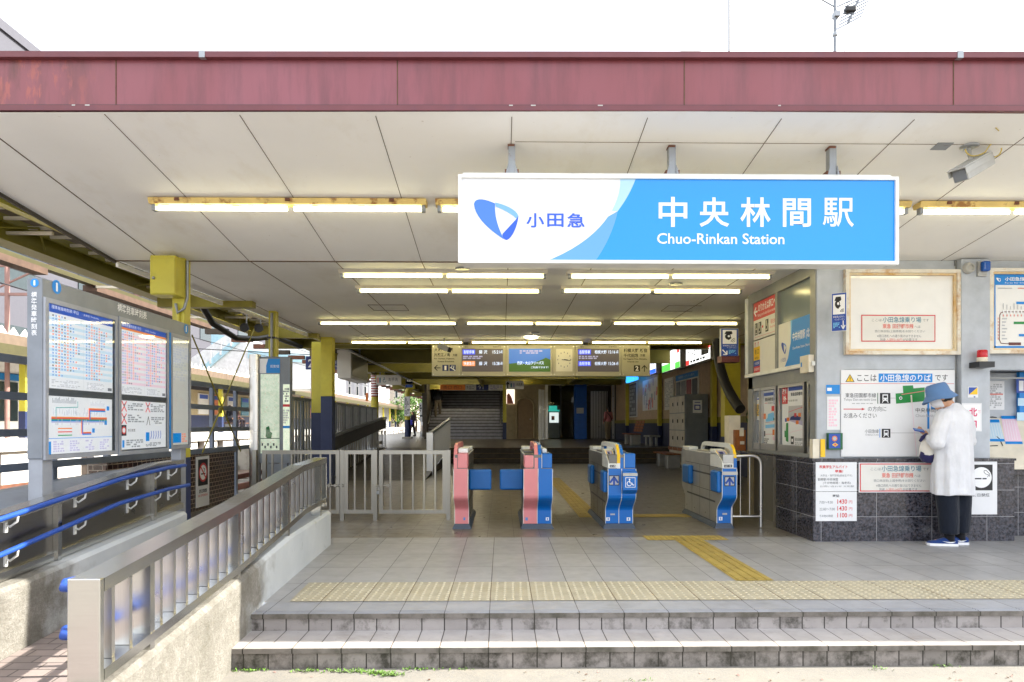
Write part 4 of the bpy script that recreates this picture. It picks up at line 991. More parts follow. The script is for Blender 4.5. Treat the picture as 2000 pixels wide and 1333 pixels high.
# ================================================================ bullet camera under the front roof
def turned(box, c, m, mat, r=0.01):
    b = MB(); b.bbox(*box, mat, r)
    m.raw([c[0] + c[1] @ v for v in b.v], b.f, mat)
cc = atY(1893, 330, 5.16)
root = thing('bullet_camera', (cc.x, 5.16, sofZ(5.1)), 'large white bullet security camera on a ceiling bracket at the right of the roof', 'camera')
rot = (Vector((1850, 350, 0)), )
d_ = (atY(1850, 356, 4.9) - atY(1945, 300, 5.2)).normalized()
M_ = d_.to_track_quat('-Y', 'Z').to_matrix()
cen = (atY(1850, 356, 4.9) + atY(1945, 300, 5.2)) / 2 + Vector((0.01, 0, 0))
m = MB(); turned((-0.055, 0.055, -0.2, 0.2, -0.05, 0.045), (cen, M_), m, 'camera_white'); m.build('body', root)
m = MB(); turned((-0.065, 0.065, -0.24, 0.16, 0.047, 0.058), (cen, M_), m, 'camera_white', 0.004); turned((-0.064, -0.058, -0.23, 0.14, 0.0, 0.046), (cen, M_), m, 'camera_white', 0.002); turned((0.058, 0.064, -0.23, 0.14, 0.0, 0.046), (cen, M_), m, 'camera_white', 0.002); m.build('sun_shield', root)
m = MB(); turned((-0.045, 0.045, -0.207, -0.2005, -0.042, 0.036), (cen, M_), m, 'ink_grey', 0.003); m.build('window', root)
m = MB(); p0 = cen + M_ @ Vector((0, 0.0, 0.058)); pt = Vector((3.53, 5.1, sofZ(5.1)))
m.tube([pt, pt - Vector((0, 0, 0.07)), p0], 0.014, 'camera_white', 8); m.lathe(Fr(pt, (1, 0, 0), (0, -1, 0)), 0, 0, [(0.065, -0.004), (0.065, 0.008), (0.04, 0.014)], 'galv', 18); m.build('bracket', root)
m = MB()
e0 = cen + M_ @ Vector((0.02, 0.2, 0.0)); m.tube([e0, e0 + M_ @ Vector((0, 0.04, 0))], 0.016, 'black_rubber', 8); e1 = cen + M_ @ Vector((-0.03, 0.2, -0.01)); m.tube([e1, e1 + M_ @ Vector((0, 0.035, 0))], 0.014, 'black_rubber', 8)
m.build('gland', root)
mk('cable_yellow', (200, 176, 90), 0.5)
m = MB(); a = e0 + M_ @ Vector((0, 0.035, 0)); b = cen + M_ @ Vector((0, 0.02, 0.09))
m.tube(bez(a, a + Vector((0.14, 0, 0.0)), a + Vector((0.06, 0, 0.24)), b + Vector((0.1, 0, 0.02)), 12) + bez(b + Vector((0.1, 0, 0.02)), b + Vector((0.02, 0, -0.03)), b + Vector((-0.04, 0, -0.01)), b + Vector((-0.05, 0, 0.04)), 8)[1:], 0.005, 'cable_yellow', 6)
q = Vector((atY(1945, 240, 4.85).x, 4.85, sofZ(4.85) - 0.004)); m.tube(bez(q, q + Vector((0.06, 0.03, -0.03)), a + Vector((0.07, -0.02, 0.2)), a + Vector((0.03, 0, 0.14)), 10), 0.004, 'cable_yellow', 6)
m.build('cable', root)
m = MB(); q = Vector((3.32, 5.1, sofZ(5.1) - 0.002)); m.bar(q - Vector((0.06, 0, 0)), q + Vector((0.06, 0, 0)), 0.1, 0.004, 'galv', up=(0, 0.136, 1)); m.build('ceiling_plate', **tg('small square blank metal plate on the soffit left of the bullet camera', 'plate'))
# ================================================================ things on the roof
root = thing('tv_antenna', (3.1, 7.5, 3.8), 'thin comb shaped television antenna on a mast above the roof', 'antenna')
ya = 7.5; A = lambda u, v, dy=0.0: atY(u, v, ya + dy)
m = MB(); m.tube([(A(1630, 95).x, ya, 3.6), A(1631, 0), A(1631, -60)], 0.018, 'board_grey', 8); m.lathe(Fr(A(1631, 72), (1, 0, 0), (0, 1, 0)), 0, 0, [(0.02, 0), (0.03, 0.01), (0.02, 0.05)], 'galv', 8); m.build('mast', root)
m = MB(); p0, p1 = A(1656, 46), A(1682, -12); m.tube([p0, p1], 0.013, 'board_grey', 6)
for i in range(9):
    q = p0.lerp(p1, i / 8); m.tube([q - Vector((0.12 + 0.004 * i, 0, 0.065)), q + Vector((0.15, 0, 0.08))], 0.007, 'board_grey', 5)
m.build('boom', root)
m = MB(); m.tube([A(1602, -2), A(1632, 15), A(1660, 2)], 0.008, 'galv', 6); m.box(A(1628, 0).x, A(1638, 0).x, ya - 0.04, ya + 0.04, A(0, 20).z, A(0, 10).z, 'galv'); m.bbox(A(1650, 0).x, A(1670, 0).x, ya - 0.04, ya + 0.04, A(0, 10).z, A(0, 0).z, 'black_metal'); m.build('clamp', root)
m = MB(); m.tube([A(1660, 20), A(1653, 60), A(1648, 110)], 0.003, 'wire_black', 5); m.build('cable', root)
m = MB(); m.tube([(A(1424, 0).x, ya, 3.6), A(1424, -80)], 0.009, 'wire_black', 6); m.build('lightning_rod', **tg('thin bare dark rod rising above the middle of the roof', 'rod'))
m = MB(); m.bbox(A(1328, 0).x, A(1371, 0).x, 7.5, 7.9, 3.6, A(0, 87).z, 'camera_white', 0.02); m.box(A(1322, 0).x, A(1328, 0).x, 7.6, 7.8, 3.7, A(0, 92).z, 'camera_white'); m.build('roof_box', **tg('pale boxy unit just showing above the roof edge, left of the thin rod', 'roof unit'))
# ================================================================ ticket office on the right
YO = 7.36; XO = 3.42                    # upper front face, upper side face
fo = front(YO); fgf = front(7.28); fsd = side_left(XO); fsg = side_left(3.345)
root = thing('ticket_office', (5.0, 8.5, 0), 'grey panelled ticket office with a polished dark granite base at the right', 'building')
m = MB()
m.box(3.345, 5.53, 7.28, 7.9, 0.0, 0.868, 'granite_front'); m.box(3.345, 3.6, 7.9, 8.28, 0.0, 0.868, 'granite_side')
m.face([(3.3445, 8.28, 0), (3.3445, 7.2805, 0), (3.3445, 7.2805, 0.868), (3.3445, 8.28, 0.868)], 'granite_side')
m.box(5.53, RX, 7.62, 8.0, 0, 0.70, 'granite_front'); m.box(5.532, RX, 7.5, 8.0, 0.70, 0.76, 'granite_front')
m.build('granite_base', root)
m = MB(); m.box(3.325, 5.535, 7.26, 7.9, 0.868, 0.892, 'granite_front'); m.box(3.325, 3.9, 7.9, 9.7, 0.868, 0.892, 'granite_side'); m.build('ledge', root)
m = MB()
a_ = lambda u: fo.px(u, 700)[0]
z_ = lambda v: fo.px(1700, v)[1]
xr = a_(1868)
m.box(XO, a_(1648), YO, YO + 0.1, 0.892, 3.045, 'office_panel')                                  # corner post
m.box(a_(1648), xr, YO + 0.02, YO + 0.2, 0.892, 3.045, 'office_panel')
m.box(xr, RX, YO + 0.02, YO + 0.2, z_(722), 3.045, 'office_panel')
m.box(xr, RX, YO + 0.5, YO + 0.6, 0.75, z_(722), 'office_panel')
for v0, v1 in ((722, 690), (530, 519)): m.box(a_(1648), xr, YO + 0.005, YO + 0.02, z_(v0), z_(v1), 'office_panel')
m.box(xr - 0.012, xr + 0.004, YO + 0.001, YO + 0.02, 0.892, 3.045, 'office_trim')
m.box(XO + 0.2, RX, YO + 0.6, 9.7, 0.75, 3.045, 'office_panel')
m.build('wall', root)
m = MB(); m.bbox(a_(1869.5), a_(1925), YO - 0.07, YO + 0.1, 0.892, 3.045, 'office_panel', 0.006); m.build('pillar', root)
# side wall facing the gates
S = fsd.px
def sy(u, v): return -S(u, v)[0]
yE = 9.42
m = MB()
def srect(y0, y1, z0, z1, c0, c1, mat): m.fbox(fsd, -y1, -y0, z0, z1, c0, c1, mat)
zsill_t = 1.955; zs = 1.9; zw_t = 1.74; zw_b = 0.93
srect(7.5, yE, 2.9, 3.045, -0.15, 0.0, 'office_trim')                                            # header
srect(7.5, yE, zw_t, zs, -0.15, 0.0, 'office_trim')                                              # lintel
srect(7.365, 7.5, 0.892, 3.045, 0.002, 0.012, 'office_trim')
srect(9.26, yE, 0.892, 2.9, -0.15, 0.0, 'office_trim')
srect(8.42, 8.49, zs, 2.9, -0.1, 0.002, 'office_trim')
srect(7.46, 9.26, 0.892, zw_b, -0.15, 0.0, 'office_trim')
m.build('side_frame', root)
m = MB(); srect(7.37, yE + 0.02, zs, zsill_t - 0.01, 0.002, 0.045, 'white_frame'); srect(yE - 0.0, yE + 0.03, zsill_t - 0.01, 3.0, 0.0, 0.035, 'white_frame'); m.build('trim', root)
mk('frosted', (126, 136, 136), 0.18, var=0.08, scale=2)
m = MB(); srect(7.46, 8.42, 2.5, 2.9, -0.06, -0.04, 'frosted'); m.build('frosted_pane', root)
for y0, y1 in ((7.46, 7.62), (7.70, 8.44), (8.50, 9.0), (9.02, 9.26)):
    m = MB(); w_ = 0.035
    srect(y0, y1, zw_b, zw_b + 0.08, -0.08, -0.01, 'aluminium'); srect(y0, y1, zw_t - w_, zw_t, -0.08, -0.01, 'aluminium'); srect(y0, y0 + w_, zw_b + 0.08, zw_t - w_, -0.08, -0.01, 'aluminium'); srect(y1 - w_, y1, zw_b + 0.08, zw_t - w_, -0.08, -0.01, 'aluminium')
    wf = m.build('window', root); m = MB(); srect(y0 + w_, y1 - w_, zw_b + 0.08, zw_t - w_, -0.05, -0.046, 'pane_dark'); m.build('pane', wf)
m = MB(); m.box(XO + 0.16, XO + 0.2, 7.56, yE, 0.75, 3.045, 'office_trim'); m.box(XO + 0.02, 5.8, yE, 9.5, 0.0, 3.045, 'warm_wall'); m.box(3.5, 3.56, 8.28, yE, 0, 0.868, 'stainless_dark'); m.build('inner_wall', root)
m = MB(); m.box(3.36, 3.44, 8.3, 8.4, 0, 0.868, 'stainless_fine'); m.box(3.38, 3.42, 8.4, 8.44, 0.06, 0.8, 'stainless'); m.build('door_frame', root)
# ---- signs on the side wall
m = MB()
u0, u1 = 1459, 1523
def sq(fr, y0, y1, z0, z1, c, mat): m.rect(fr, -y1, -y0, z0, z1, c, mat)
def st(txt, y0, y1, z0, z1, mat, c, **k): m.txt(fsd, txt, -y1, z0, -y0, z1, mat, c, **k)
ya_, yb_ = 9.25, 8.495            # left and right edge as seen
zt_, zb_ = 2.895, 2.40
m.fbox(fsd, -ya_, -yb_, zb_, zt_, -0.03, -0.012, 'paper_grey'); sq(fsd, yb_, ya_, 2.66, zt_, -0.011, 'ink_red')
st('のりかえは南口へ', 8.50, 9.08, 2.755, 2.865, 'ink_w', -0.0098, bold=0.02); st('Please go to the South Exit to transfer', 8.51, 9.1, 2.685, 2.735, 'ink_w', -0.0098)
m.line(fsd, [(-9.11, 2.775), (-9.22, 2.775)], 0.025, -0.0098, 'ink_w'); m.line(fsd, [(-9.16, 2.83), (-9.22, 2.775), (-9.16, 2.72)], 0.025, -0.0096, 'ink_w')
for k_, y in enumerate((9.2, 9.07, 8.83)):
    sq(fsd, y - 0.1, y, 2.46, 2.62, -0.0105, 'ink_k'); m.line(fsd, [(-y + 0.015, 2.49), (-y + 0.06, 2.49), (-y + 0.09, 2.56)] if k_ else [(-y + 0.02, 2.48), (-y + 0.08, 2.48), (-y + 0.08, 2.54), (-y + 0.02, 2.54), (-y + 0.02, 2.48)], 0.014, -0.0095, 'ink_cream'); m.disc(fsd, -y + 0.035, 2.595, 0.013, -0.0095, 'ink_cream', 8); m.line(fsd, [(-y + 0.035, 2.585), (-y + 0.035, 2.54)], 0.02, -0.0095, 'ink_cream')
st('現在地', 8.5, 8.66, 2.54, 2.60, 'ink_red', -0.0098); st('You are here', 8.5, 8.68, 2.49, 2.52, 'ink_red', -0.0098); m.line(fsd, [(-9.2, 2.43), (-8.5, 2.43)], 0.004, -0.0098, 'ink_red'); sq(fsd, 8.9, 8.95, 2.53, 2.56, -0.0098, 'ink_red')
m.build('transfer_sign', **tg('red and white transfer sign with arrow and pictograms above the office windows', 'sign'))
m = MB()
m.fbox(fsd, -ya_, -yb_, 1.905, 2.385, -0.03, -0.012, 'paper_grey'); sq(fsd, 9.02, 9.245, 2.12, 2.30, -0.011, 'ink_yel'); sq(fsd, 9.02, 9.245, 2.04, 2.12, -0.011, 'ink_navy2'); sq(fsd, 9.02, 9.245, 1.91, 2.04, -0.011, 'ink_red')
st('南 口', 9.06, 9.2, 2.20, 2.27, 'ink_k', -0.0098); st('South Exit', 9.07, 9.2, 2.14, 2.17, 'ink_k', -0.0098); st('小田急線', 9.05, 9.21, 2.06, 2.10, 'ink_w', -0.0098); st('東急田園都市線', 9.04, 9.22, 1.98, 2.02, 'ink_w', -0.0098); st('Den-en-toshi Line', 9.04, 9.22, 1.935, 1.955, 'ink_w', -0.0098)
for y in (9.19, 9.08): m.line(fsd, [(-y, 2.31), (-y, 2.36)], 0.012, -0.0105, 'ink_red'); m.poly(fsd, [(-y - 0.018, 2.345), (-y + 0.018, 2.345), (-y, 2.372)], -0.0104, 'ink_red')
m.build('exit_sign', **tg('white panel with a small yellow blue and red exit sign at its left', 'sign'))
m = MB()
yA, yB = 8.415, 7.465
m.fbox(fsd, -yA, -yB, 1.905, 2.49, -0.03, -0.012, 'paper_grey')
cv = [(-yA + 0.40, 2.49), (-yA + 0.37, 2.25), (-yA + 0.28, 2.05), (-yA + 0.14, 1.906)]
m.poly(fsd, cv + [(-yB, 1.906), (-yB, 2.489)], -0.011, 'ink_blue'); m.poly(fsd, [(-yA + 0.36, 2.49), (-yA + 0.40, 2.49), (-yA + 0.37, 2.25), (-yA + 0.36, 2.22)], -0.0104, 'ink_sky')
ef = lambda u, v: (-yA + 0.09 + (u - 925) * 0.0017, 2.18 + (430 - v) * 0.0019)
emblem(m, fsd, ef, -0.0102, ('ink_logo3', 'ink_logo2', 'ink_logo1')); st('小田急', 8.19, 8.35, 2.02, 2.07, 'ink_logo1', -0.0102)
st('中央林間駅 (北口)', 7.47, 8.0, 2.22, 2.34, 'ink_w', -0.0098, bold=0.012); st('Chuo-Rinkan Station (North Exit)', 7.47, 8.0, 2.13, 2.17, 'ink_w', -0.0098)
m.build('name_sign', **tg('small blue and white station name sign under the frosted pane on the office side wall', 'sign'))
m = MB(); m.fbox(fsd, -7.62, -7.40, 1.83, 2.02, 0.0, 0.07, 'cream_frame'); m.rect(fsd, -7.6, -7.565, 1.9, 1.95, 0.0712, 'ink_blue'); m.build('wall_box', **tg('cream electrical box at the right end of the white sill, under the blue name sign', 'box'))
# window posters
def wposter(y0, y1, z0, z1, inside, label):
    """y0 = left edge as seen (far)"""
    global m
    m = MB(); f2 = fsd; c = -0.044
    m.fbox(f2, -y0, -y1, z0, z1, c, c + 0.003, 'paper'); W = y0 - y1; Hh = z1 - z0; X = lambda x: -y0 + x * W; Z = lambda z: z0 + z * Hh; c2 = c + 0.0042; c3 = c + 0.0054
    if inside:
        m.rect(f2, X(0.04), X(0.74), Z(0.9), Z(0.96), c2, 'ink_navy2'); m.rect(f2, X(0.76), X(1), Z(0.74), Z(1), c2, 'ink_navy2')
        for i, ch in enumerate('改札内'): m.txt(f2, ch, X(0.8), Z(0.915 - i * 0.08), X(0.96), Z(0.985 - i * 0.08), 'ink_w', c3, bold=0.02)
        m.txt(f2, '東急田園都市線', X(0.12), Z(0.8), X(0.73), Z(0.87), 'ink_mid', c3, bold=0.02); ox = 0.0
    else:
        m.rect(f2, X(0.0), X(0.26), Z(0.72), Z(1), c2, 'ink_red'); m.rect(f2, X(0.3), X(1), Z(0.93), Z(0.99), c2, 'ink_navy2')
        m.txt(f2, '改札', X(0.03), Z(0.88), X(0.23), Z(0.98), 'ink_w', c3, bold=0.03); m.txt(f2, '外', X(0.05), Z(0.75), X(0.21), Z(0.86), 'ink_w', c3, bold=0.03)
        m.txt(f2, '東急田園都市線', X(0.4), Z(0.84), X(0.98), Z(0.9), 'ink_mid', c3, bold=0.02)
    m.line(f2, [(X(0.1), Z(0.77)), (X(0.3), Z(0.77))], 0.006, c2, 'ink_red'); bars_of_text(m, f2, X(0.33), X(0.74), Z(0.745), Z(0.79), 1, 'ink_lgrey', c2, 3, words=4)
    if inside:
        m.rect(f2, X(0.6), X(0.8), Z(0.62), Z(0.71), c2, 'ink_red')
        m.poly(f2, [(X(0.18), Z(0.41)), (X(0.95), Z(0.46)), (X(0.95), Z(0.52)), (X(0.72), Z(0.6)), (X(0.35), Z(0.57)), (X(0.3), Z(0.5)), (X(0.18), Z(0.47))], c2, 'ink_sky')
        m.rect(f2, X(0.75), X(0.98), Z(0.45), Z(0.5), c3, 'ink_dgreen'); m.poly(f2, [(X(0.15), Z(0.31)), (X(0.95), Z(0.33)), (X(0.95), Z(0.39)), (X(0.15), Z(0.37))], c2, 'ink_sky')
        for q in range(3): m.line(f2, [(X(0.15), Z(0.40 + q * 0.012)), (X(0.98), Z(0.425 + q * 0.012))], 0.004, c3 + 0.0004, 'ink_red' if q == 1 else 'ink_w')
        for x, z in ((0.02, 0.48), (0.8, 0.52), (0.68, 0.19)): m.rect(f2, X(x), X(x + 0.17), Z(z), Z(z + 0.1), c3 + 0.0004, 'ink_orange')
        m.rect(f2, X(0.7), X(0.85), Z(0.1), Z(0.17), c3, 'ink_lpink'); m.line(f2, [(X(0.1), Z(0.2)), (X(0.85), Z(0.21))], 0.004, c2, 'ink_red'); m.rect(f2, X(0.05), X(0.14), Z(0.16), Z(0.26), c2, 'ink_k'); bars_of_text(m, f2, X(0.04), X(0.4), Z(0.03), Z(0.13), 3, 'ink_grey', c2, 4, words=3)
    else:
        m.poly(f2, [(X(0.28), Z(0.5)), (X(0.95), Z(0.42)), (X(0.97), Z(0.68)), (X(0.3), Z(0.68))], c2, 'ink_lgrey'); m.poly(f2, [(X(0.3), Z(0.44)), (X(0.9), Z(0.36)), (X(0.95), Z(0.42)), (X(0.28), Z(0.5))], c2 + 0.0003, 'ink_lav')
        m.line(f2, [(X(0.3), Z(0.58)), (X(0.9), Z(0.65))], 0.006, c3, 'ink_red'); m.line(f2, [(X(0.35), Z(0.24)), (X(0.9), Z(0.3))], 0.004, c2, 'ink_lpink')
        m.poly(f2, [(X(0.36), Z(0.45)), (X(0.8), Z(0.44)), (X(0.84), Z(0.49)), (X(0.6), Z(0.53)), (X(0.4), Z(0.5))], c3, 'ink_navy'); m.rect(f2, X(0.55), X(0.65), Z(0.5), Z(0.56), c3 + 0.0004, 'ink_red')
        for x, z in ((0.72, 0.5), (0.62, 0.38), (0.22, 0.43)): m.rect(f2, X(x), X(x + 0.12), Z(z), Z(z + 0.06), c3 + 0.0004, 'ink_orange')
        m.poly(f2, [(X(0.18), Z(0.1)), (X(0.29), Z(0.08)), (X(0.29), Z(0.4)), (X(0.19), Z(0.4))], c3, 'ink_green'); m.poly(f2, [(X(0.12), Z(0.16)), (X(0.18), Z(0.16)), (X(0.18), Z(0.27)), (X(0.12), Z(0.27))], c3, 'ink_green'); m.rect(f2, X(0.14), X(0.22), Z(0.42), Z(0.48), c3, 'ink_navy2')
        m.rect(f2, X(0.4), X(0.53), Z(0.05), Z(0.18), c2, 'ink_k'); m.rect(f2, X(0.43), X(0.5), Z(0.09), Z(0.14), c3, 'ink_w'); m.txt(f2, '東急田園都市線', X(0.57), Z(0.11), X(0.97), Z(0.16), 'ink_mid', c3); bars_of_text(m, f2, X(0.57), X(0.9), Z(0.04), Z(0.09), 2, 'ink_lgrey', c2, 4, words=3)
    m.build('window_poster', label=label, cat='poster', group='route posters in the office windows')
wposter(8.975, 8.525, 0.985, 1.70, True, 'window poster with a blue corner tab and an orange tagged blue plan')
wposter(8.375, 7.735, 0.985, 1.71, False, 'window poster with a red corner tab and a grey street plan with a green strip')
for y0, y1, z0, z1, lb in ((9.2, 9.06, 1.32, 1.62, 'narrow yellow banded notice in the far office window'), (7.60, 7.50, 1.35, 1.66, 'yellow banded notice in the nearest narrow office window')):
    m = MB(); m.fbox(fsd, -y0, -y1, z0, z1, -0.044, -0.041, 'paper'); m.rect(fsd, -y0, -y1, z0 + 0.05, z1 - 0.09, -0.0398, 'ink_yel'); m.rect(fsd, -y0, -y1, z1 - 0.03, z1 - 0.01, -0.0398, 'ink_navy2'); bars_of_text(m, fsd, -y0 + 0.01, -y1 - 0.01, z0 + 0.06, z1 - 0.1, 5, 'ink_mid', -0.0386, 7, words=3); m.build('window_notice', **tg(lb, 'notice'))
mk('leaf_green', (60, 170, 90), 0.5)
m = MB(); p = atX(1462, 815, 3.40); m.loft([[p + Vector((-0.02 + 0.02 * k * 0, 0.0 + a * 0.03 * math.sin(t * 1.05), (t - 3) * 0.03 + a * 0.01)) for a in (-1, 0, 1)] for t in range(7)], 'leaf_green'); m.build('green_tag', **tg('small green leaf shaped tag hanging at the far office window', 'tag'))
# ---- blue intercom signs
def intercom(fr, u0, v0, u1, v1, th, label, down):
    global m
    a0, b1 = fr.px(u0, v0); a1, b0 = fr.px(u1, v1); W = a1 - a0; Hh = b1 - b0
    root = thing('intercom_sign', fr.p((a0 + a1) / 2, b0), label, 'sign', 'blue staff intercom signs')
    m = MB(); m.fbox(fr, a0, a1, b0, b1, -th, 0, 'white_frame'); m.build('case', root)
    m = MB(); X = lambda x: a0 + x * W; Z = lambda z: b0 + z * Hh; m.rect(fr, a0 + 0.003, a1 - 0.003, b0 + 0.003, b1 - 0.003, 0.0012, 'ink_navy2')
    m.rect(fr, X(0.1), X(0.9), Z(0.44), Z(0.95), 0.0024, 'ink_w')
    m.poly(fr, [(X(0.2), Z(0.8)), (X(0.3), Z(0.9)), (X(0.62), Z(0.9)), (X(0.66), Z(0.82)), (X(0.58), Z(0.78))], 0.0036, 'ink_k'); m.disc(fr, X(0.4), Z(0.71), W * 0.17, 0.0036, 'ink_k', 14, rb=Hh * 0.1); m.disc(fr, X(0.45), Z(0.72), W * 0.07, 0.0048, 'ink_w', 10, rb=Hh * 0.04)
    m.poly(fr, [(X(0.3), Z(0.62)), (X(0.45), Z(0.58)), (X(0.62), Z(0.66)), (X(0.5), Z(0.7))], 0.0042, 'ink_k')
    for r in (0.12, 0.2, 0.28): m.ring(fr, X(0.84), Z(0.48), W * r - 0.006, W * r, 0.0036, 'ink_k', 10, R(95), R(170), rr=1.0)
    m.txt(fr, '駅係員よびだし', X(0.12), Z(0.35), X(0.88), Z(0.4), 'ink_w', 0.0036); m.txt(fr, 'インターホン', X(0.2) if down else X(0.35), Z(0.28), X(0.88), Z(0.33), 'ink_w', 0.0036)
    bars_of_text(m, fr, X(0.12 if down else 0.45), X(0.6 if down else 0.9), Z(0.08), Z(0.23), 4, 'ink_sky', 0.0036, 3, words=4)
    if down: m.line(fr, [(X(0.78), Z(0.26)), (X(0.78), Z(0.06))], W * 0.06, 0.0036, 'ink_w'); m.line(fr, [(X(0.66), Z(0.14)), (X(0.78), Z(0.05)), (X(0.9), Z(0.14))], W * 0.06, 0.0038, 'ink_w')
    else: m.line(fr, [(X(0.1), Z(0.22)), (X(0.33), Z(0.07))], W * 0.06, 0.0036, 'ink_w'); m.line(fr, [(X(0.14), Z(0.06)), (X(0.34), Z(0.06)), (X(0.34), Z(0.18))], W * 0.06, 0.0038, 'ink_w')
    m.build('face', root)
ang = R(-28)
fi = Fr(atY(1622, 700, 7.22), (math.cos(ang), -math.sin(ang) * -1, 0), (0, 0, 1))
fi = Fr(Vector((atY(1621, 600, 7.2).x, 7.16, 0)), (0.82, -0.57, 0), (0, 0, 1))
intercom(fi, 1624, 574, 1653.5, 646, 0.03, 'blue staff intercom sign with an arrow pointing straight down, on the office corner post', True)
intercom(front(9.6), 1408, 642, 1442, 696, 0.06, 'blue staff intercom sign with a slanting arrow, beyond the far end of the office', False)
m = MB(); p = atY(1405, 696, 9.7); q = atY(1440, 709, 9.7); m.box(p.x, q.x, 9.6, 9.8, q.z, p.z, 'ink_brown'); m.build('junction_box', **tg('brown box under the far blue intercom sign', 'box'))
# ---- framed panels on the front
def framed(u0, v0, u1, v1, label, lean=0.0):
    a0, b1 = fo.px(u0, v0); a1, b0 = fo.px(u1, v1); root = thing('framed_panel', ((a0 + a1) / 2, YO, b0), label, 'notice frame', 'rusty framed panels on the office front')
    m = MB(); w_ = 0.038; c0, c1 = 0.002, 0.06
    for x0, x1, y0, y1 in ((a0, a1, b1 - w_, b1), (a0, a1, b0, b0 + w_), (a0, a0 + w_, b0 + w_, b1 - w_), (a1 - w_, a1, b0 + w_, b1 - w_)): m.fbox(fo, x0, x1, y0, y1, c0, c1, 'rust_frame')
    w2 = 0.06
    for x0, x1, y0, y1 in ((a0 + w_, a1 - w_, b1 - w2, b1 - w_), (a0 + w_, a1 - w_, b0 + w_, b0 + w2), (a0 + w_, a0 + w2, b0 + w2, b1 - w2), (a1 - w2, a1 - w_, b0 + w2, b1 - w2)): m.fbox(fo, x0, x1, y0, y1, c0, c1 - 0.02, 'rust_frame2')
    m.build('frame', root); return root, a0 + w2, a1 - w2, b0 + w2, b1 - w2
mk('rust_frame2', (224, 206, 170), 0.5, stain=(196, 146, 60), stain_scale=3, stain_amt=0.85, stain_lo=0.46, stain_hi=0.62)
root, a0, a1, b0, b1 = framed(1647, 528, 1870, 694, 'rusty framed blank panel with a red bordered notice, above the way finding board')
mk('panel_gloss', (224, 222, 216), 0.08, var=0.03, rvar=0, coat=0.5)
m = MB(); m.rect(fo, a0, a1, b0, b1, 0.012, 'panel_gloss'); m.build('panel', root)
def red_notice(m, fr, u0, v0, u1, v1, c):
    """the pink bordered boarding notice; returns nothing"""
    a0, b1 = fr.px(u0, v0); a1, b0 = fr.px(u1, v1); W = a1 - a0; Hh = b1 - b0; X = lambda x: a0 + x * W; Z = lambda z: b0 + z * Hh; w_ = 0.011
    m.rect(fr, X(0.012), X(0.988), Z(0.03), Z(0.97), c, 'ink_red'); m.rect(fr, X(0.012) + w_, X(0.988) - w_, Z(0.03) + w_, Z(0.97) - w_, c + 0.001, 'paper_grey'); c += 0.002
    m.txt(fr, 'ここは', X(0.15), Z(0.74), X(0.28), Z(0.83), 'ink_grey', c); m.txt(fr, '小田急線乗り場', X(0.29), Z(0.7), X(0.8), Z(0.9), 'ink_teal', c, bold=0.01); m.txt(fr, 'です', X(0.82), Z(0.74), X(0.9), Z(0.83), 'ink_grey', c)
    m.txt(fr, '東急 田園都市線', X(0.29), Z(0.49), X(0.7), Z(0.66), 'ink_salmon', c, bold=0.03); m.txt(fr, 'へは', X(0.71), Z(0.51), X(0.79), Z(0.6), 'ink_grey', c)
    m.txt(fr, '西口商店街(上図参照)をお回りください', X(0.19), Z(0.34), X(0.85), Z(0.44), 'ink_grey', c); m.txt(fr, '※南口改札への通り抜けはできません', X(0.22), Z(0.18), X(0.8), Z(0.28), 'ink_grey', c); m.txt(fr, '別途', X(0.26), Z(0.06), X(0.33), Z(0.15), 'ink_grey', c); m.txt(fr, '入場料140円', X(0.34), Z(0.06), X(0.55), Z(0.15), 'ink_salmon', c); m.txt(fr, 'が必要です', X(0.56), Z(0.06), X(0.75), Z(0.15), 'ink_grey', c)
m = MB(); m.rp(fo, 1679, 614, 1827, 670, 0.0135, 'paper_grey'); red_notice(m, fo, 1679, 614, 1827, 670, 0.0148); m.build('notice', root)
root, a0, a1, b0, b1 = framed(1926, 526, 2110, 692, 'rusty framed blue bordered fare map at the right edge of the picture')
m = MB(); m.rect(fo, a0, a1, b0, b1, 0.012, 'panel_gloss'); m.rect(fo, a0, a0 + 0.035, b0, b1, 0.0132, 'ink_blue'); m.rect(fo, a0, a1, b0, b0 + 0.025, 0.0132, 'ink_blue'); m.rp(fo, 1936, 536, 2100, 558, 0.0135, 'ink_blue'); emblem(m, fo, lambda u, v: fo.px(1944 + (u - 925) * 0.1, 543 + (v - 385) * 0.1), 0.0147, ('ink_w', 'ink_w', 'ink_w'))
m.tp(fo, '小田急線・他社線 きっぷ運賃', 1961, 542, 2088, 550, 'ink_w', 0.0148, bold=0.02); m.tp(fo, 'Fares for Odakyu Lines', 1961, 552, 2030, 555.5, 'ink_w', 0.0148)
c_ = 0.0148
m.lp(fo, [(2100, 610), (1958, 610), (1953, 612), (1951, 616), (1950, 664), (1953, 671), (1962, 672), (1985, 673)], 0.008, c_, 'ink_brown')
for i in range(7): m.rp(fo, 1957 + i * 7, 607, 1959.5 + i * 7, 613, c_ + 0.001, 'ink_w'); m.rp(fo, 1957 + i * 7, 593 + (i % 3) * 3, 1958.5 + i * 7, 605, c_, 'ink_lgrey'); m.rp(fo, 1957 + i * 7, 615, 1959 + i * 7, 619, c_, 'ink_salmon'); m.rp(fo, 1947, 621 + i * 6.5, 1948.5 + 0, 625 + i * 6.5, c_ + 0.001, 'ink_salmon'); m.rp(fo, 1955, 622 + i * 6.5, 1955 + 10 - (i % 3) * 2, 624.5 + i * 6.5, c_, 'ink_lgrey')
for u, v, u2, col in ((1983, 590, 2010, 'ink_blue'), (1978, 629, 2010, 'ink_green'), (1988, 653, 2010, 'ink_blue')): m.rp(fo, u, v, u2, v + 5, c_, col)
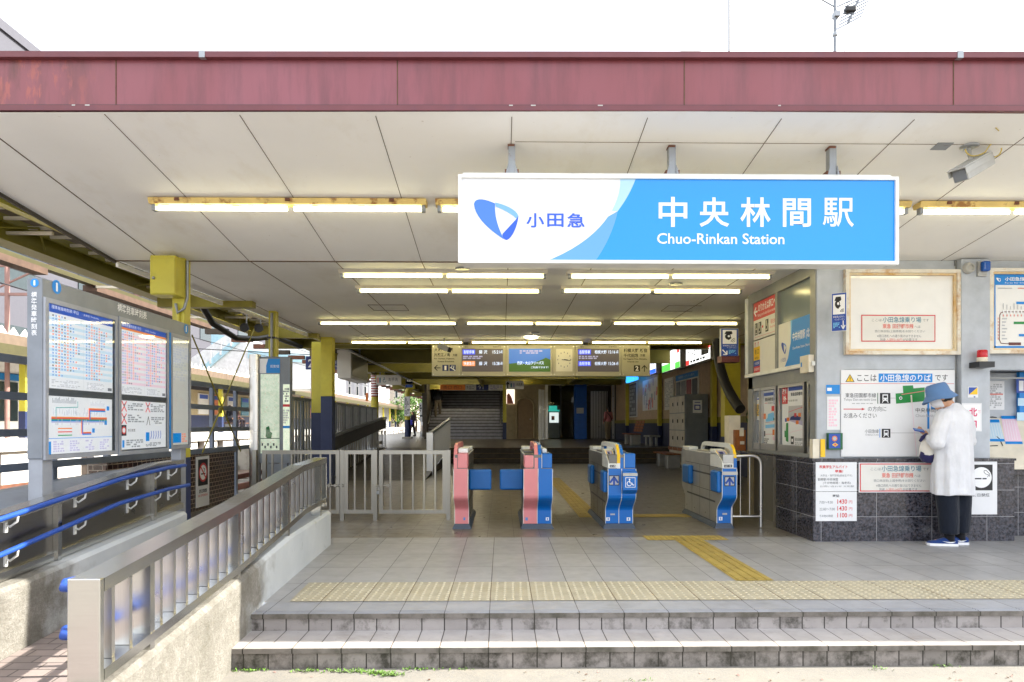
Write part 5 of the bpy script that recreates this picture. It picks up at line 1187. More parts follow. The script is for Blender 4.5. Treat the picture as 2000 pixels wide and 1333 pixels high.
m.rp(fo, 1968, 669.5, 1992, 675, c_ + 0.001, 'ink_brown'); m.rp(fo, 1947, 563, 1975, 565, c_, 'ink_lgrey'); m.rp(fo, 1986, 563, 2010, 565, c_, 'ink_salmon')
m.build('fare_map', root)
# ---- way finding board
a0, b1 = fo.px(1641.5, 723); a1, b0 = fo.px(1863, 892)
m = MB(); m.fbox(fo, a0, a1, b0, b1, 0.002, 0.016, 'paper'); fw = fo.off(0.016); c1, c2, c3 = 0.0012, 0.0024, 0.0036
P = fw.px
m.pp(fw, [(1651, 746.5), (1660, 731), (1669, 746.5)], c1, 'ink_k'); m.pp(fw, [(1653, 745.5), (1660, 733), (1667, 745.5)], c2, 'ink_yel'); m.rp(fw, 1659.3, 737, 1660.7, 742, c3, 'ink_k'); m.rp(fw, 1659.3, 743, 1660.7, 744.5, c3, 'ink_k')
m.tp(fw, 'ここは', 1674, 732, 1712, 745, 'ink_mid', c1, bold=0.008); m.rp(fw, 1716, 730, 1821, 747, c1, 'ink_blue'); m.tp(fw, '小田急線のりば', 1719, 731.5, 1818, 745.5, 'ink_w', c2, bold=0.01); m.tp(fw, 'です', 1826, 732, 1851, 744, 'ink_mid', c1, bold=0.008)
m.rp(fw, 1642, 749.3, 1863, 750.3, c1, 'ink_red')
m.tp(fw, '東急田園都市線', 1651, 768, 1711, 777, 'ink_mid', c1, bold=0.005); m.tp(fw, 'Tokyu Den-en-toshi Line', 1648, 778.5, 1711, 784.5, 'ink_grey', c1); bars_of_text(m, fw, P(1664, 0)[0], P(1711, 0)[0], P(0, 789)[1], P(0, 786.5)[1], 1, 'ink_lgrey', c1, 3, words=4); m.rp(fw, 1713.5, 768, 1715, 789, c1, 'ink_dgreen')
def train_icon(m, u, v, s):
    m.rp(fw, u, v, u + s, v + s * 1.02, c1, 'ink_k'); m.rp(fw, u + s * 0.24, v + s * 0.14, u + s * 0.76, v + s * 0.74, c2, 'ink_w'); m.rp(fw, u + s * 0.32, v + s * 0.24, u + s * 0.68, v + s * 0.46, c3, 'ink_k'); m.rp(fw, u + s * 0.3, v + s * 0.56, u + s * 0.4, v + s * 0.64, c3, 'ink_k'); m.rp(fw, u + s * 0.6, v + s * 0.56, u + s * 0.7, v + s * 0.64, c3, 'ink_k')
    m.lp(fw, [(u + s * 0.34, v + s * 0.74), (u + s * 0.22, v + s * 0.9)], 0.008, c2, 'ink_w'); m.lp(fw, [(u + s * 0.66, v + s * 0.74), (u + s * 0.78, v + s * 0.9)], 0.008, c2, 'ink_w')
train_icon(m, 1718.5, 768, 20.5); train_icon(m, 1722, 838, 17)
m.lp(fw, [(1739, 778), (1750, 778)], 0.003, c1, 'ink_grey'); m.pp(fw, [(1749, 769), (1764, 768), (1763, 754), (1783, 753), (1784, 759), (1806, 757), (1806, 784), (1750, 789)], c1, 'ink_green'); m.pp(fw, [(1778, 772), (1781, 772), (1782, 787), (1779, 787)], c2, 'ink_cream'); m.lp(fw, [(1761, 771), (1806, 764)], 0.008, c2, 'ink_salmon'); m.disc(fw, *P(1759, 778), 0.018, c2, 'ink_w', 8); m.disc(fw, *P(1759, 778), 0.01, c3, 'ink_k', 8)
m.lp(fw, [(1648, 799.5), (1684, 799.5)], 0.009, c1, 'ink_red'); m.pp(fw, [(1683, 797), (1690, 799.5), (1683, 802)], c1, 'ink_red'); m.tp(fw, 'の方向に', 1695, 794, 1731, 804, 'ink_mid', c1); m.tp(fw, 'お進みください', 1648, 807, 1712, 817, 'ink_mid', c1)
m.lp(fw, [(1781, 787), (1790, 890)], 0.004, c1, 'ink_lpink'); m.rp(fw, 1811, 780, 1815, 838, c1, 'ink_blue'); m.rp(fw, 1818, 778, 1826, 800, c1, 'ink_blue'); m.rp(fw, 1810, 770, 1822, 778, c1, 'ink_orange')
m.tp(fw, '中央林間駅', 1788, 797, 1838, 806, 'ink_mid', c2); m.tp(fw, 'Chuo-Rinkan', 1788, 809, 1830, 815, 'ink_lgrey', c2)
m.tp(fw, '小田急線', 1689, 839, 1716, 846.5, 'ink_mid', c1); m.tp(fw, 'Odakyu Line', 1690, 848, 1716, 852, 'ink_grey', c1); m.rp(fw, 1717.6, 838, 1719, 855, c1, 'ink_blue'); m.lp(fw, [(1739, 846), (1795, 846)], 0.003, c1, 'ink_grey')
m.build('way_finding_board', **tg('large white way finding board with a green map behind the person at the office', 'sign'))
m = MB(); m.rp(fo, 1722, 894, 1776, 898, 0.004, 'ink_mid'); 
# ---- small things on the corner post
m = MB(); m.bp(fo, 1613, 752, 1641, 770, 0.001, 0.004, 'paper'); m.rp(fo, 1613, 752, 1640, 770, 0.0052, 'ink_blue'); m.rp(fo, 1615, 758, 1624, 764, 0.0064, 'ink_w'); m.build('sticker', **tg('small blue and white sticker left of the way finding board', 'sticker'))
m = MB(); m.bp(fo, 1615, 775, 1640, 840, 0.001, 0.005, 'paper'); a0, b1 = fo.px(1618, 780); a1, b0 = fo.px(1637, 834); bars_of_text(m, fo, a0, a1, b0, b1, 10, 'ink_lpink', 0.006, 12, words=3); m.build('notice_sheet', **tg('faded white notice sheet on the corner post above the green call box', 'notice'))
m = MB(); m.bp(fo, 1614, 846, 1641, 878, 0.001, 0.055, 'ink_dgreen'); f2 = fo.off(0.055); m.rp(f2, 1619, 847.5, 1641, 876, 0.0012, 'ink_navy2'); m.disc(f2, *f2.px(1630, 857), 0.03, 0.0024, 'ink_orange', 14); m.disc(f2, *f2.px(1630, 857), 0.02, 0.0036, 'ink_lgrey', 12); m.disc(f2, *f2.px(1631, 869), 0.034, 0.0024, 'ink_yel', 4, rb=0.022); m.disc(f2, *f2.px(1631, 869), 0.012, 0.0036, 'ink_pink', 8); m.build('call_box', **tg('green edged call box with round buttons on the office corner post', 'call box'))
m = MB(); a, z = fo.px(1600, 900); m.fbox(fsd, -7.38, -7.30, 0.893, 1.10, 0.0, 0.07, 'cream_frame'); m.bp(front(7.3), 1602, 858, 1610, 893, 0.0, 0.02, 'ink_yel'); m.build('ticket_slot', **tg('cream and yellow box standing on the granite ledge at the office corner', 'box'))
# ---- pillar things
m = MB(); fpl = front(YO - 0.07); m.bp(fpl, 1890, 756, 1910, 777, 0.001, 0.004, 'paper'); m.rp(fpl, 1891.5, 757, 1908.5, 771, 0.0052, 'ink_navy2'); m.pp(fpl, [(1892, 771), (1908.5, 757), (1908.5, 771)], 0.0064, 'ink_yel'); bars_of_text(m, fpl, fpl.px(1892, 0)[0], fpl.px(1908, 0)[0], fpl.px(0, 776)[1], fpl.px(0, 773)[1], 1, 'ink_navy2', 0.0052, 2, words=2); m.build('sticker', **tg('square blue and yellow triangle sticker on the pillar', 'sticker'))
m = MB(); m.bp(fpl, 1878, 788, 1917, 843, 0.001, 0.004, 'paper'); m.rp(fpl, 1881, 791, 1914, 840, 0.0052, 'ink_w'); m.tp(fpl, '北', 1892, 797, 1908, 814, 'ink_pink', 0.0064, bold=0.03); m.tp(fpl, '口', 1892, 822, 1907, 836, 'ink_pink', 0.0064, bold=0.03); m.tp(fpl, 'です', 1910, 801, 1914, 808, 'ink_pink', 0.0064); m.build('exit_poster', **tg('white poster with big pink letters on the pillar, half hidden by the person', 'poster'))
root = thing('beacon_light', (atY(1907, 720, 7.2).x, 7.22, atY(1907, 720, 7.22).z), 'red beacon light on a dark bracket on the pillar', 'beacon')
a, z = fpl.px(1907, 718); m = MB(); m.box(a - 0.08, a + 0.085, 7.13, 7.29, z - 0.01, z + 0.05, 'black_metal'); m.build('bracket', root)
mk('red_plastic', (196, 30, 44), 0.25)
ft = Fr((a - 0.0, 7.2, z + 0.05), (1, 0, 0), (0, 1, 0))
m = MB(); m.lathe(ft, 0, 0, [(0.05, 0), (0.05, 0.045), (0.047, 0.048)], 'cream_frame', 18); m.build('base', root)
m = MB(); m.lathe(ft, 0, 0, [(0.047, 0.048), (0.05, 0.055), (0.048, 0.12), (0.04, 0.128)], 'red_plastic', 18); m.build('lens', root)
m = MB(); a, z = fpl.px(1889, 525); m.lathe(Fr((a, 7.29, z)), 0, 0, [(0.04, 0.0), (0.062, 0.01), (0.062, 0.02), (0.055, 0.05), (0.03, 0.075), (0.028, 0.05)], 'camera_white', 20); m.build('siren_horn', **tg('small round white horn at the top of the pillar', 'horn'))
root = thing('blue_lamp', (atY(1914, 530, 7.2).x, 7.25, 2.85), 'small blue warning lamp at the top right of the pillar', 'lamp')
m = MB(); m.bp(fpl, 1907, 512, 1924, 541, 0.002, 0.03, 'camera_white'); m.build('base', root); m = MB(); a0, b1 = fpl.px(1910, 513); a1, b0 = fpl.px(1925, 533); mk('blue_plastic', (24, 84, 170), 0.2); m.bbox(a0, a1, 7.20, 7.262, b0, b1, 'blue_plastic', 0.02, 3); m.build('lens', root)
# ---- papers on the granite base
def sheet(fr, u0, v0, u1, v1): 
    a0, b1 = fr.px(u0, v0); a1, b0 = fr.px(u1, v1); m.fbox(fr, a0, a1, b0, b1, 0.001, 0.004, 'paper'); return a0, a1, b0, b1
m = MB(); sheet(fgf, 1593, 903, 1673, 960); c = 0.0052
m.tp(fgf, '駅員学生アルバイト', 1600, 909, 1655, 915.5, 'ink_red', c, bold=0.02); m.tp(fgf, '募集!', 1630, 918, 1646, 924, 'ink_red', c, bold=0.02); m.tp(fgf, '大学生・専門学校(高校生不可)', 1602, 927, 1664, 932, 'ink_grey', c); m.tp(fgf, '勤務駅:中央林間', 1597, 934, 1636, 939.5, 'ink_mid', c); m.tp(fgf, '(その他座間・海老名)', 1607, 941, 1661, 946.5, 'ink_mid', c); m.tp(fgf, 'お問い合わせ 大和駅', 1601, 948.5, 1668, 952, 'ink_grey', c)
m.build('job_notice', **tg('white job notice with red heading, upper sheet at the left end of the granite', 'notice'))
m = MB(); sheet(fgf, 1593, 961, 1673, 1018)
m.tp(fgf, '時給', 1626, 966, 1639, 971.5, 'ink_mid', c, bold=0.02)
for i, (t_, p_) in enumerate((('7:00〜9:30', '1430'), ('22:00〜7:00', '1430'), ('その他の時間', '1100'))):
    m.tp(fgf, t_, 1600, 979 + i * 13.3, 1626 + (4 if i == 1 else 0), 984 + i * 13.3, 'ink_grey', c); m.tp(fgf, p_, 1635, 975.5 + i * 13.3, 1654, 984.5 + i * 13.3, 'ink_red', c, bold=0.015); m.tp(fgf, '円', 1657.5, 978 + i * 13.3, 1664, 984 + i * 13.3, 'ink_red', c)
m.build('wage_notice', **tg('white sheet with red hourly wages, lower sheet at the left end of the granite', 'notice'))
m = MB(); sheet(fgf, 1677, 904, 1829, 962); red_notice(m, fgf, 1677, 904, 1829, 962, 0.0052); m.build('boarding_notice', **tg('red bordered notice on the granite base left of the person', 'notice'))
m = MB(); sheet(fgf, 1868, 902, 1947, 1005); m.rp(fgf, 1894, 908, 1938, 958, 0.0052, 'ink_k'); x, z = fgf.px(1916, 933); rr = 0.112; m.disc(fgf, x, z, rr, 0.0064, 'ink_w', 28)
m.rp(fgf, 1903, 934, 1916, 936.5, 0.0076, 'ink_k'); m.rp(fgf, 1918, 934, 1926, 936.5, 0.0076, 'ink_k'); m.line(fgf, [fgf.px(*q) for q in ((1928, 932), (1930, 928), (1924, 926), (1921, 923), (1921, 920), (1925, 919), (1928, 922), (1932, 926), (1932, 931))], 0.0055, 0.0076, 'ink_k')
m.tp(fgf, '終日禁煙', 1899, 964, 1932, 970.5, 'ink_mid', 0.0052, bold=0.01); m.build('smoking_poster', **tg('white poster with a black cigarette symbol on the granite right of the person', 'poster'))
# ---- ticket counter on the far right
root = thing('ticket_counter', (6.1, 7.7, 0.76), 'cream ticket counter in a recess at the right edge, with blue price sheets', 'ticket machine')
fr_ = front(YO + 0.5)
m = MB(); m.loft([[Vector((x, y, z)) for x in (5.28,)] + [] for y, z in ()] , 'cream_frame') if False else m.box(5.24, RX, 7.44, 7.86, 0.762, 0.80, 'cream_frame')
m.raw([(5.24, 7.44, 0.80), (RX, 7.44, 0.80), (RX, 7.84, 1.33), (5.24, 7.84, 1.33), (5.24, 7.86, 0.80), (RX, 7.86, 0.80), (RX, 7.86, 1.33), (5.24, 7.86, 1.33)], [(0, 1, 2, 3), (0, 3, 7, 4), (3, 2, 6, 7)], 'cream_frame'); m.build('desk', root)
fd = Fr((5.24, 7.44, 0.80), (1, 0, 0), (0, 0.4, 0.53))
for u0, v0, u1, v1, lb, c1_ in ((1926, 820, 1958, 863, 'pale blue price sheet', 'ink_stripe'), (1955, 813, 1992, 868, 'price sheet with pink columns', 'ink_stripe2')):
    m = MB(); sk = 7 if u0 < 1950 else 9
    m.pp(fd, [(u0, v0), (u1 - sk, v0), (u1 + sk * 0.6, v1), (u0 + sk, v1)][::-1], 0.002, c1_); m.pp(fd, [(u0, v0), (u1 - sk, v0), (u1 - sk + 1, v0 + 6), (u0 + 1, v0 + 6)][::-1], 0.0032, 'ink_blue'); m.pp(fd, [(u0 + sk - 1, v1 - 5), (u1 + sk * 0.5, v1 - 5), (u1 + sk * 0.6, v1), (u0 + sk, v1)][::-1], 0.0032, 'ink_blue')
    for i in range(5): m.lp(fd, [(u0 + 5 + i * 5, v0 + 9), (u0 + 5 + i * 5 + sk * 0.8, v1 - 8)], 0.004, 0.0036, 'ink_w')
    m.build('price_sheet', root, label=lb)
m = MB()
for pts in (((1922, 857), (1930, 872), (1948, 871)), ((1946, 853), (1952, 858), (1958, 871)), ((1925, 817), (1938, 815), (1946, 816))): m.lp(fd, pts, 0.012, 0.003, 'black_metal')
m.build('trim', root)
m = MB(); m.bp(fr_, 1924, 745, 1961, 801, 0.002, 0.006, 'paper'); a0, b1 = fr_.px(1928, 750); a1, b0 = fr_.px(1957, 798); bars_of_text(m, fr_, a0, a1, b0, b1, 12, 'ink_lgrey', 0.0072, 14, words=4); m.rp(fr_, 1927, 769, 1958, 772, 0.0075, 'ink_salmon'); m.build('notice_sheet', **tg('white notice sheet with a red line in the recess at the right edge', 'notice'))
m = MB(); m.bp(fr_, 1985, 728, 2060, 818, 0.002, 0.05, 'ink_blue'); f3 = fr_.off(0.05); m.rp(f3, 1985, 738, 2060, 768, 0.0012, 'ink_navy2'); m.tp(f3, '1', 1990, 744, 1999, 764, 'ink_w', 0.0024, bold=0.03); m.rp(f3, 1988, 778, 2010, 793, 0.0012, 'ink_pale'); m.rp(f3, 1986, 806, 2010, 822, 0.0012, 'ink_pale'); m.build('machine_sign', **tg('blue machine number sign at the right edge of the picture', 'sign'))
m = MB(); m.box(xr, RX, YO + 0.0, YO + 0.02, z_(740), z_(737), 'office_trim'); m.build('recess_trim', root)
# ---- pipe barrier beside the office
root = thing('pipe_barrier', (3.0, 8.2, 0), 'bent stainless pipe barrier between the right ticket gate and the office', 'barrier')
yb = 8.25; fb2 = front(yb); B = lambda u, v: fb2.p(*fb2.px(u, v))
m = MB(); pts = [B(1430, 1030), B(1430, 1000), B(1432, 900), B(1437, 891)] ; m.tube([B(1436, 891.5), B(1462, 890.5)] + [fb2.p(*q) for q in bez(fb2.px(1466, 890.5), fb2.px(1480, 891), fb2.px(1486, 898), fb2.px(1486, 912), 8)] + [B(1486, 1030)], 0.021, 'stainless_fine', 12); m.build('frame', root)
m = MB(); m.tube([B(1427, 1009), B(1486, 1009)], 0.018, 'stainless_fine', 10); m.build('bottom_rail', root)
for u in (1446, 1464): m = MB(); m.tube([B(u, 892), B(u, 1009)], 0.007, 'stainless_fine', 8); m.build('bar', root)
m = MB(); m.tube([B(1429, 893), B(1429, 1030)], 0.018, 'stainless_fine', 10); m.build('post', root)
# ================================================================ ticket gates
mk('gate_pink', (222, 138, 142), 0.32, var=0.04); mk('gate_blue', (0, 104, 190), 0.3, var=0.02, rvar=0.05); mk('gate_white', (226, 228, 226), 0.35, var=0.05); mk('gate_side_shaded', (112, 110, 106), 0.35, 0.5, var=0.08)  # gate sides get a darker silver with their shade put into the colour
mk('gate_silver', (172, 172, 170), 0.34, 0.5, var=0.08); mk('flap_blue', (8, 104, 186), 0.4, var=0.05); mk('plinth', (66, 78, 96), 0.5); mk('gate_fin', (150, 152, 158), 0.3, 0.4, var=0.05)
YG = 8.23; GL = 1.46; OV = 0.2
FRONT = [(0.0, 0.062), (0.0, 0.22)] + [(-OV * (1 - math.cos(math.pi * i / 8)) / 2, 0.22 + 0.2 * i / 8) for i in range(1, 9)] + [(-OV, 0.736)]
ARCH = [(-0.205, 0.738), (-0.205, 0.85), (-0.185, 0.91), (-0.145, 0.965), (-0.07, 1.01), (0.05, 1.03), (0.95, 1.03), (1.06, 1.01), (1.12, 0.96), (1.14, 0.9)]
ARCHI = [(1.09, 0.9), (1.07, 0.95), (1.0, 0.975), (0.08, 0.975), (-0.02, 0.96), (-0.09, 0.92), (-0.13, 0.86), (-0.15, 0.738)]
def YZ(x): return Fr((x, YG, 0), (0, 1, 0), (0, 0, 1))       # a = depth into the gate, b = height, normal +x
def strip(m, prof, x0, x1, th, mat):
    """sheet following the front profile, th proud of it"""
    vs = []
    for i, (a, b) in enumerate(prof):
        p0 = Vector(prof[max(0, i - 1)]); p1 = Vector(prof[min(len(prof) - 1, i + 1)]); d = (p1 - p0).normalized(); n = Vector((-d.y, d.x))
        for x, k in ((x0, 0.0), (x1, 0.0), (x1, th), (x0, th)): vs.append((x, YG + a + n.x * k, b + n.y * k))
    k = len(prof)
    m.raw(vs, [(i * 4 + j, (i + 1) * 4 + j, (i + 1) * 4 + (j + 1) % 4, i * 4 + (j + 1) % 4) for i in range(k - 1) for j in range(4)] + [(0, 1, 2, 3), ((k - 1) * 4 + 3, (k - 1) * 4 + 2, (k - 1) * 4 + 1, (k - 1) * 4)], mat)
def gate_unit(x0, x1, segs, label, side, arches, readers=(), boxes=()):
    root = thing('ticket_gate', ((x0 + x1) / 2, YG + 0.7, 0), label, 'ticket gate', 'ticket gates across the entrance')
    m = MB(); prof = FRONT[:-1] + [(-OV, 0.9), (GL + OV, 0.9)] + [(GL - a, b) for a, b in FRONT[:-1][::-1]]
    m.prism(YZ(x0 + 0.012), prof, 0, x1 - x0 - 0.024, side)
    for a in (0.32, 0.75, 1.12):                                 # panel joints on the sides
        for x in (x0 + 0.0115, x1 - 0.0115): m.box(x - 0.0008, x + 0.0008, YG + a - 0.003, YG + a + 0.003, 0.07, 0.74, 'black_metal')
    for z in (0.43, 0.736):
        for x in (x0 + 0.0115, x1 - 0.0115): m.box(x - 0.0012, x + 0.0012, YG + 0.0, YG + GL, z - 0.003, z + 0.003, 'black_metal')
    m.build('body', root)
    m = MB()
    for z in (0.62, 0.30):
        for x in (x0 + 0.0105, x1 - 0.0105): m.box(x - 0.0015, x + 0.0015, YG + 0.1, YG + GL - 0.1, z, z + 0.022, 'ink_mid')
    for a in (0.06, 0.5, 1.0, 1.38):
        for x in (x0 + 0.0105, x1 - 0.0105): m.lathe(Fr((x, YG + a, 0.13), (0, 1, 0), (0, 0, 1)), 0, 0, [(0.007, -0.002), (0.007, 0.002)], 'black_metal', 8)
    m.build('sensor_strip', root)
    m = MB(); m.loft([[(x0 - d, YG - d, z), (x1 + d, YG - d, z), (x1 + d, YG + GL + d, z), (x0 - d, YG + GL + d, z)] for d, z in ((0.03, 0.0), (0.028, 0.012), (0.004, 0.058))], 'plinth', smooth=False); m.build('plinth', root)
    for xa, xb, mat, top in segs:
        m = MB(); strip(m, FRONT, xa + 0.002, xb - 0.002, 0.006, mat)
        strip(m, FRONT, xa - 0.004, xa + 0.002, 0.0075, 'gate_white'); strip(m, FRONT, xb - 0.002, xb + 0.004, 0.0075, 'gate_white')
        m.build('front_panel', root)
        if top:
            m = MB(); m.bbox(xa + 0.004, xb - 0.004, YG - OV - 0.006, YG - OV + 0.2, 0.741, top, mat, 0.01); m.box(xa - 0.002, xa + 0.0035, YG - OV - 0.007, YG - OV + 0.05, 0.745, top - 0.01, 'gate_white'); m.box(xb - 0.0035, xb + 0.002, YG - OV - 0.007, YG - OV + 0.05, 0.745, top - 0.01, 'gate_white'); m.build('front_cap', root)
    for xa, xb, mat in arches:
        m = MB(); m.prism(YZ(xa), ARCH + ARCHI, 0, xb - xa, mat); a = m.build('arch', root)
        return_ = a
    for xa, xb in readers:
        m = MB(); pr = [(-0.206, 0.742), (-0.206, 0.79), (-0.17, 0.83), (0.1, 0.945), (0.26, 0.955), (0.26, 0.742)]; m.prism(YZ(xa), pr[::-1], 0, xb - xa, 'gate_white')
        rd = m.build('reader_head', root)
        fr = Fr((xa, YG - 0.17, 0.83), (1, 0, 0), (0, 0.27, 0.115)); w_ = xb - xa
        m = MB(); m.rect(fr, 0.01, w_ - 0.01, 0.015, 0.13, 0.0015, 'ink_yel'); m.rect(fr, 0.022, w_ - 0.022, 0.03, 0.115, 0.003, 'gate_white'); m.rect(fr, 0.01, w_ - 0.01, 0.14, 0.275, 0.0015, 'ink_yel'); m.rect(fr, 0.02, w_ - 0.02, 0.15, 0.265, 0.003, 'ink_lav'); m.rect(fr, 0.03, w_ - 0.05, 0.16, 0.23, 0.0042, 'ink_navy'); m.build('card_pad', rd)
        m = MB(); f2 = Fr((xa, YG - 0.2065, 0.742)); m.rect(f2, 0.02, w_ - 0.015, 0.008, 0.04, 0.001, 'ink_k'); m.txt(f2, 'IC', 0.03, 0.014, w_ * 0.55, 0.034, 'ink_w', 0.0022); m.ring(f2, w_ * 0.72, 0.024, 0.007, 0.011, 0.0022, 'ink_w', 10); m.build('slot_label', rd)
    m = MB(); m.bbox(x0 + 0.02, x1 - 0.02, YG + GL - 0.15, YG + GL + OV - 0.02, 0.9, 0.95, 'gate_white', 0.01); m.build('rear_cover', root); m = MB(); m.bbox(x0 + 0.015, x1 - 0.015, YG + 0.35, YG + 0.9, 0.9, 0.925, side, 0.006); m.build('top_cover', root)
    m = MB()
    for xx in (x0 + 0.006, x1 - 0.006): m.box(xx - 0.006, xx + 0.006, YG + 0.02, YG + GL - 0.02, 0.895, 0.905, 'gate_white')
    m.build('edge_strip', root)
    return root
def flap(root, xa, xb, y0, y1, z0=0.445, z1=0.70):
    m = MB(); m.bbox(xa, xb, y0, y1, z0, z1, 'flap_blue', 0.022, 3); m.build('flap', root)
def arrow_sign(m, fr, u0, v0, u1, v1):
    m.rp(fr, u0, v0, u1, v1, 0.001, 'ink_k'); m.rp(fr, u0 + 1.5, v0 + 1.5, u1 - 1.5, v1 - 1.5, 0.0022, 'ink_lgrey'); c = (u0 + u1) / 2
    m.lp(fr, [(c, v1 - 2), (c, v0 + 5)], 0.026, 0.0034, 'ink_navy2'); m.lp(fr, [(u0 + 3, v1 - 6), (c, v0 + 3.5), (u1 - 3, v1 - 6)], 0.024, 0.0038, 'ink_navy2')
G = lambda u, y=YG - OV: atY(u, 900, y).x
ffr = front(YG - OV - 0.0075)
# pink gate at the left
xa, xb = G(888.5, YG), G(915.5, YG)
r_ = gate_unit(xa, xb, [(xa, xb, 'gate_pink', None)], 'narrow pink ticket gate next to the metal gate, blue flap out to the right', 'gate_side_shaded', [(xa + 0.0, xa + 0.04, 'gate_pink')])
m = MB(); m.bbox(xa + 0.044, xb - 0.004, YG - OV - 0.006, YG - OV + 0.3, 0.741, 0.918, 'gate_pink', 0.012); m.build('front_cap', r_)
m = MB(); m.bbox(xa + 0.05, xb - 0.0, YG - OV + 0.05, YG + 0.5, 0.918, 0.975, 'gate_white', 0.012); m.build('printer_cover', r_)
flap(r_, xb - 0.01, G(960, 8.5), 8.46, 8.52)
m = MB(); m.rp(front(YG - 0.0075), 905, 1011, 909, 1016.5, 0.001, 'ink_blue2'); m.build('number_plate', r_)
# pink and blue gate
xa, xb = G(1022, YG), G(1076.5, YG); xm = (xa + xb) / 2
r_ = gate_unit(xa, xb, [(xa, xm, 'gate_pink', None), (xm, xb, 'gate_blue', None)], 'double ticket gate, half pink and half blue, with one blue flap out to the left', 'gate_side_shaded', [(xm - 0.042, xm - 0.002, 'gate_pink'), (xm + 0.002, xm + 0.04, 'gate_blue')])
m = MB(); m.bbox(xa + 0.004, xm - 0.048, YG - OV - 0.006, YG - OV + 0.3, 0.741, 0.9, 'gate_pink', 0.02); m.build('front_cap', r_)
m = MB(); m.bbox(xm + 0.046, xb - 0.004, YG - OV - 0.006, YG - OV + 0.3, 0.741, 0.915, 'gate_blue', 0.012); m.box(xm + 0.041, xm + 0.046, YG - OV - 0.007, YG - OV + 0.05, 0.745, 0.915, 'gate_white'); m.build('front_cap', r_)
m = MB(); m.bbox(xm + 0.05, xb - 0.06, YG - OV + 0.1, YG + 0.5, 0.915, 0.97, 'gate_white', 0.012); m.build('printer_cover', r_)
flap(r_, G(976, 8.5), xa + 0.01, 8.46, 8.52)
f0 = front(YG - 0.0075)
m = MB(); m.rp(f0, 1026, 1011, 1031, 1017, 0.001, 'ink_blue2'); m.rp(f0, 1066, 1011, 1072, 1017, 0.001, 'ink_w'); m.rp(f0, 1068, 1012, 1070.5, 1016, 0.002, 'ink_blue2'); m.rp(ffr, 1034, 979, 1042, 982, -0.12, 'ink_mid'); m.build('number_plate', r_)
# blue gate with two lanes
xa, xb = G(1182.5, YG), G(1235.5, YG); xm = xa + (xb - xa) * 0.49
r_ = gate_unit(xa, xb, [(xa, xm, 'gate_blue', None), (xm, xb, 'gate_blue', None)], 'double blue ticket gate with an arrow and a white wheelchair symbol', 'gate_side_shaded', [(xm - 0.055, xm - 0.018, 'gate_white'), (xm - 0.018, xm + 0.02, 'gate_blue')], readers=[(xa + 0.0, xm - 0.058)])
m = MB(); m.box(xm - 0.0555, xm - 0.018, YG - 0.2075, YG - 0.202, 0.80, 0.92, 'ink_yel'); m.prism(YZ(xm - 0.054), [(-0.21, 0.86), (-0.19, 0.912), (-0.148, 0.97), (-0.075, 1.014), (-0.075, 1.018), (-0.15, 0.972), (-0.193, 0.913), (-0.213, 0.86)], 0, 0.034, 'ink_yel'); m.build('guide_stripe', r_)
m = MB(); m.bbox(xm + 0.035, xb - 0.005, YG - OV - 0.006, YG - OV + 0.25, 0.741, 0.915, 'gate_blue', 0.012); m.box(xm + 0.028, xm + 0.034, YG - OV - 0.007, YG - OV + 0.05, 0.745, 0.915, 'gate_white'); m.build('front_cap', r_)
b0, b1 = G(1217, 7.95), G(1245, 7.95)
m = MB(); m.prism(Fr((b0, YG, 0), (0, 1, 0), (0, 0, 1)), [(-0.21, 0.44), (-0.28, 0.49), (-0.28, 0.66), (-0.255, 0.705), (-0.18, 0.715), (-0.18, 0.44)][::-1], 0, b1 - b0, 'gate_blue'); m.box(b0 - 0.002, b1 + 0.002, YG - 0.284, YG - 0.262, 0.655, 0.69, 'gate_silver')
f3 = front(YG - 0.281); m.rp(f3, 1221.5, 933, 1241, 952.5, 0.001, 'ink_w'); m.rp(f3, 1222.5, 934, 1240, 951.5, 0.002, 'gate_blue'); x, z = f3.px(1229, 945); m.ring(f3, x, z, 0.022, 0.03, 0.0032, 'ink_w', 16, R(60), R(360)); x, z = f3.px(1229.5, 936.8); m.disc(f3, x, z, 0.009, 0.0032, 'ink_w', 10); m.lp(f3, [(1229.5, 938), (1229.8, 943.5), (1234, 943.8), (1236, 948), (1238, 947.6)], 0.009, 0.0034, 'ink_w'); m.build('wheelchair_box', r_)
m = MB(); arrow_sign(m, front(YG - OV - 0.0075), 1189, 929, 1209.5, 948.5); m.build('arrow_sign', r_)
m = MB(); m.rp(f0, 1184, 1011, 1191, 1017.5, 0.001, 'ink_w'); m.rp(f0, 1186.5, 1012, 1189, 1016.5, 0.002, 'ink_blue2'); m.rp(f0, 1224, 1011, 1231, 1017.5, 0.001, 'ink_w'); m.rp(f0, 1226, 1012, 1228.5, 1016.5, 0.002, 'ink_blue2'); m.rp(f0, 1192, 1003.5, 1201, 1006.5, 0.001, 'ink_lgrey'); m.build('number_plate', r_)
flap(r_, xa - 0.045, xa + 0.015, 8.10, 8.36); flap(r_, xa - 0.045, xa + 0.015, 9.3, 9.6)
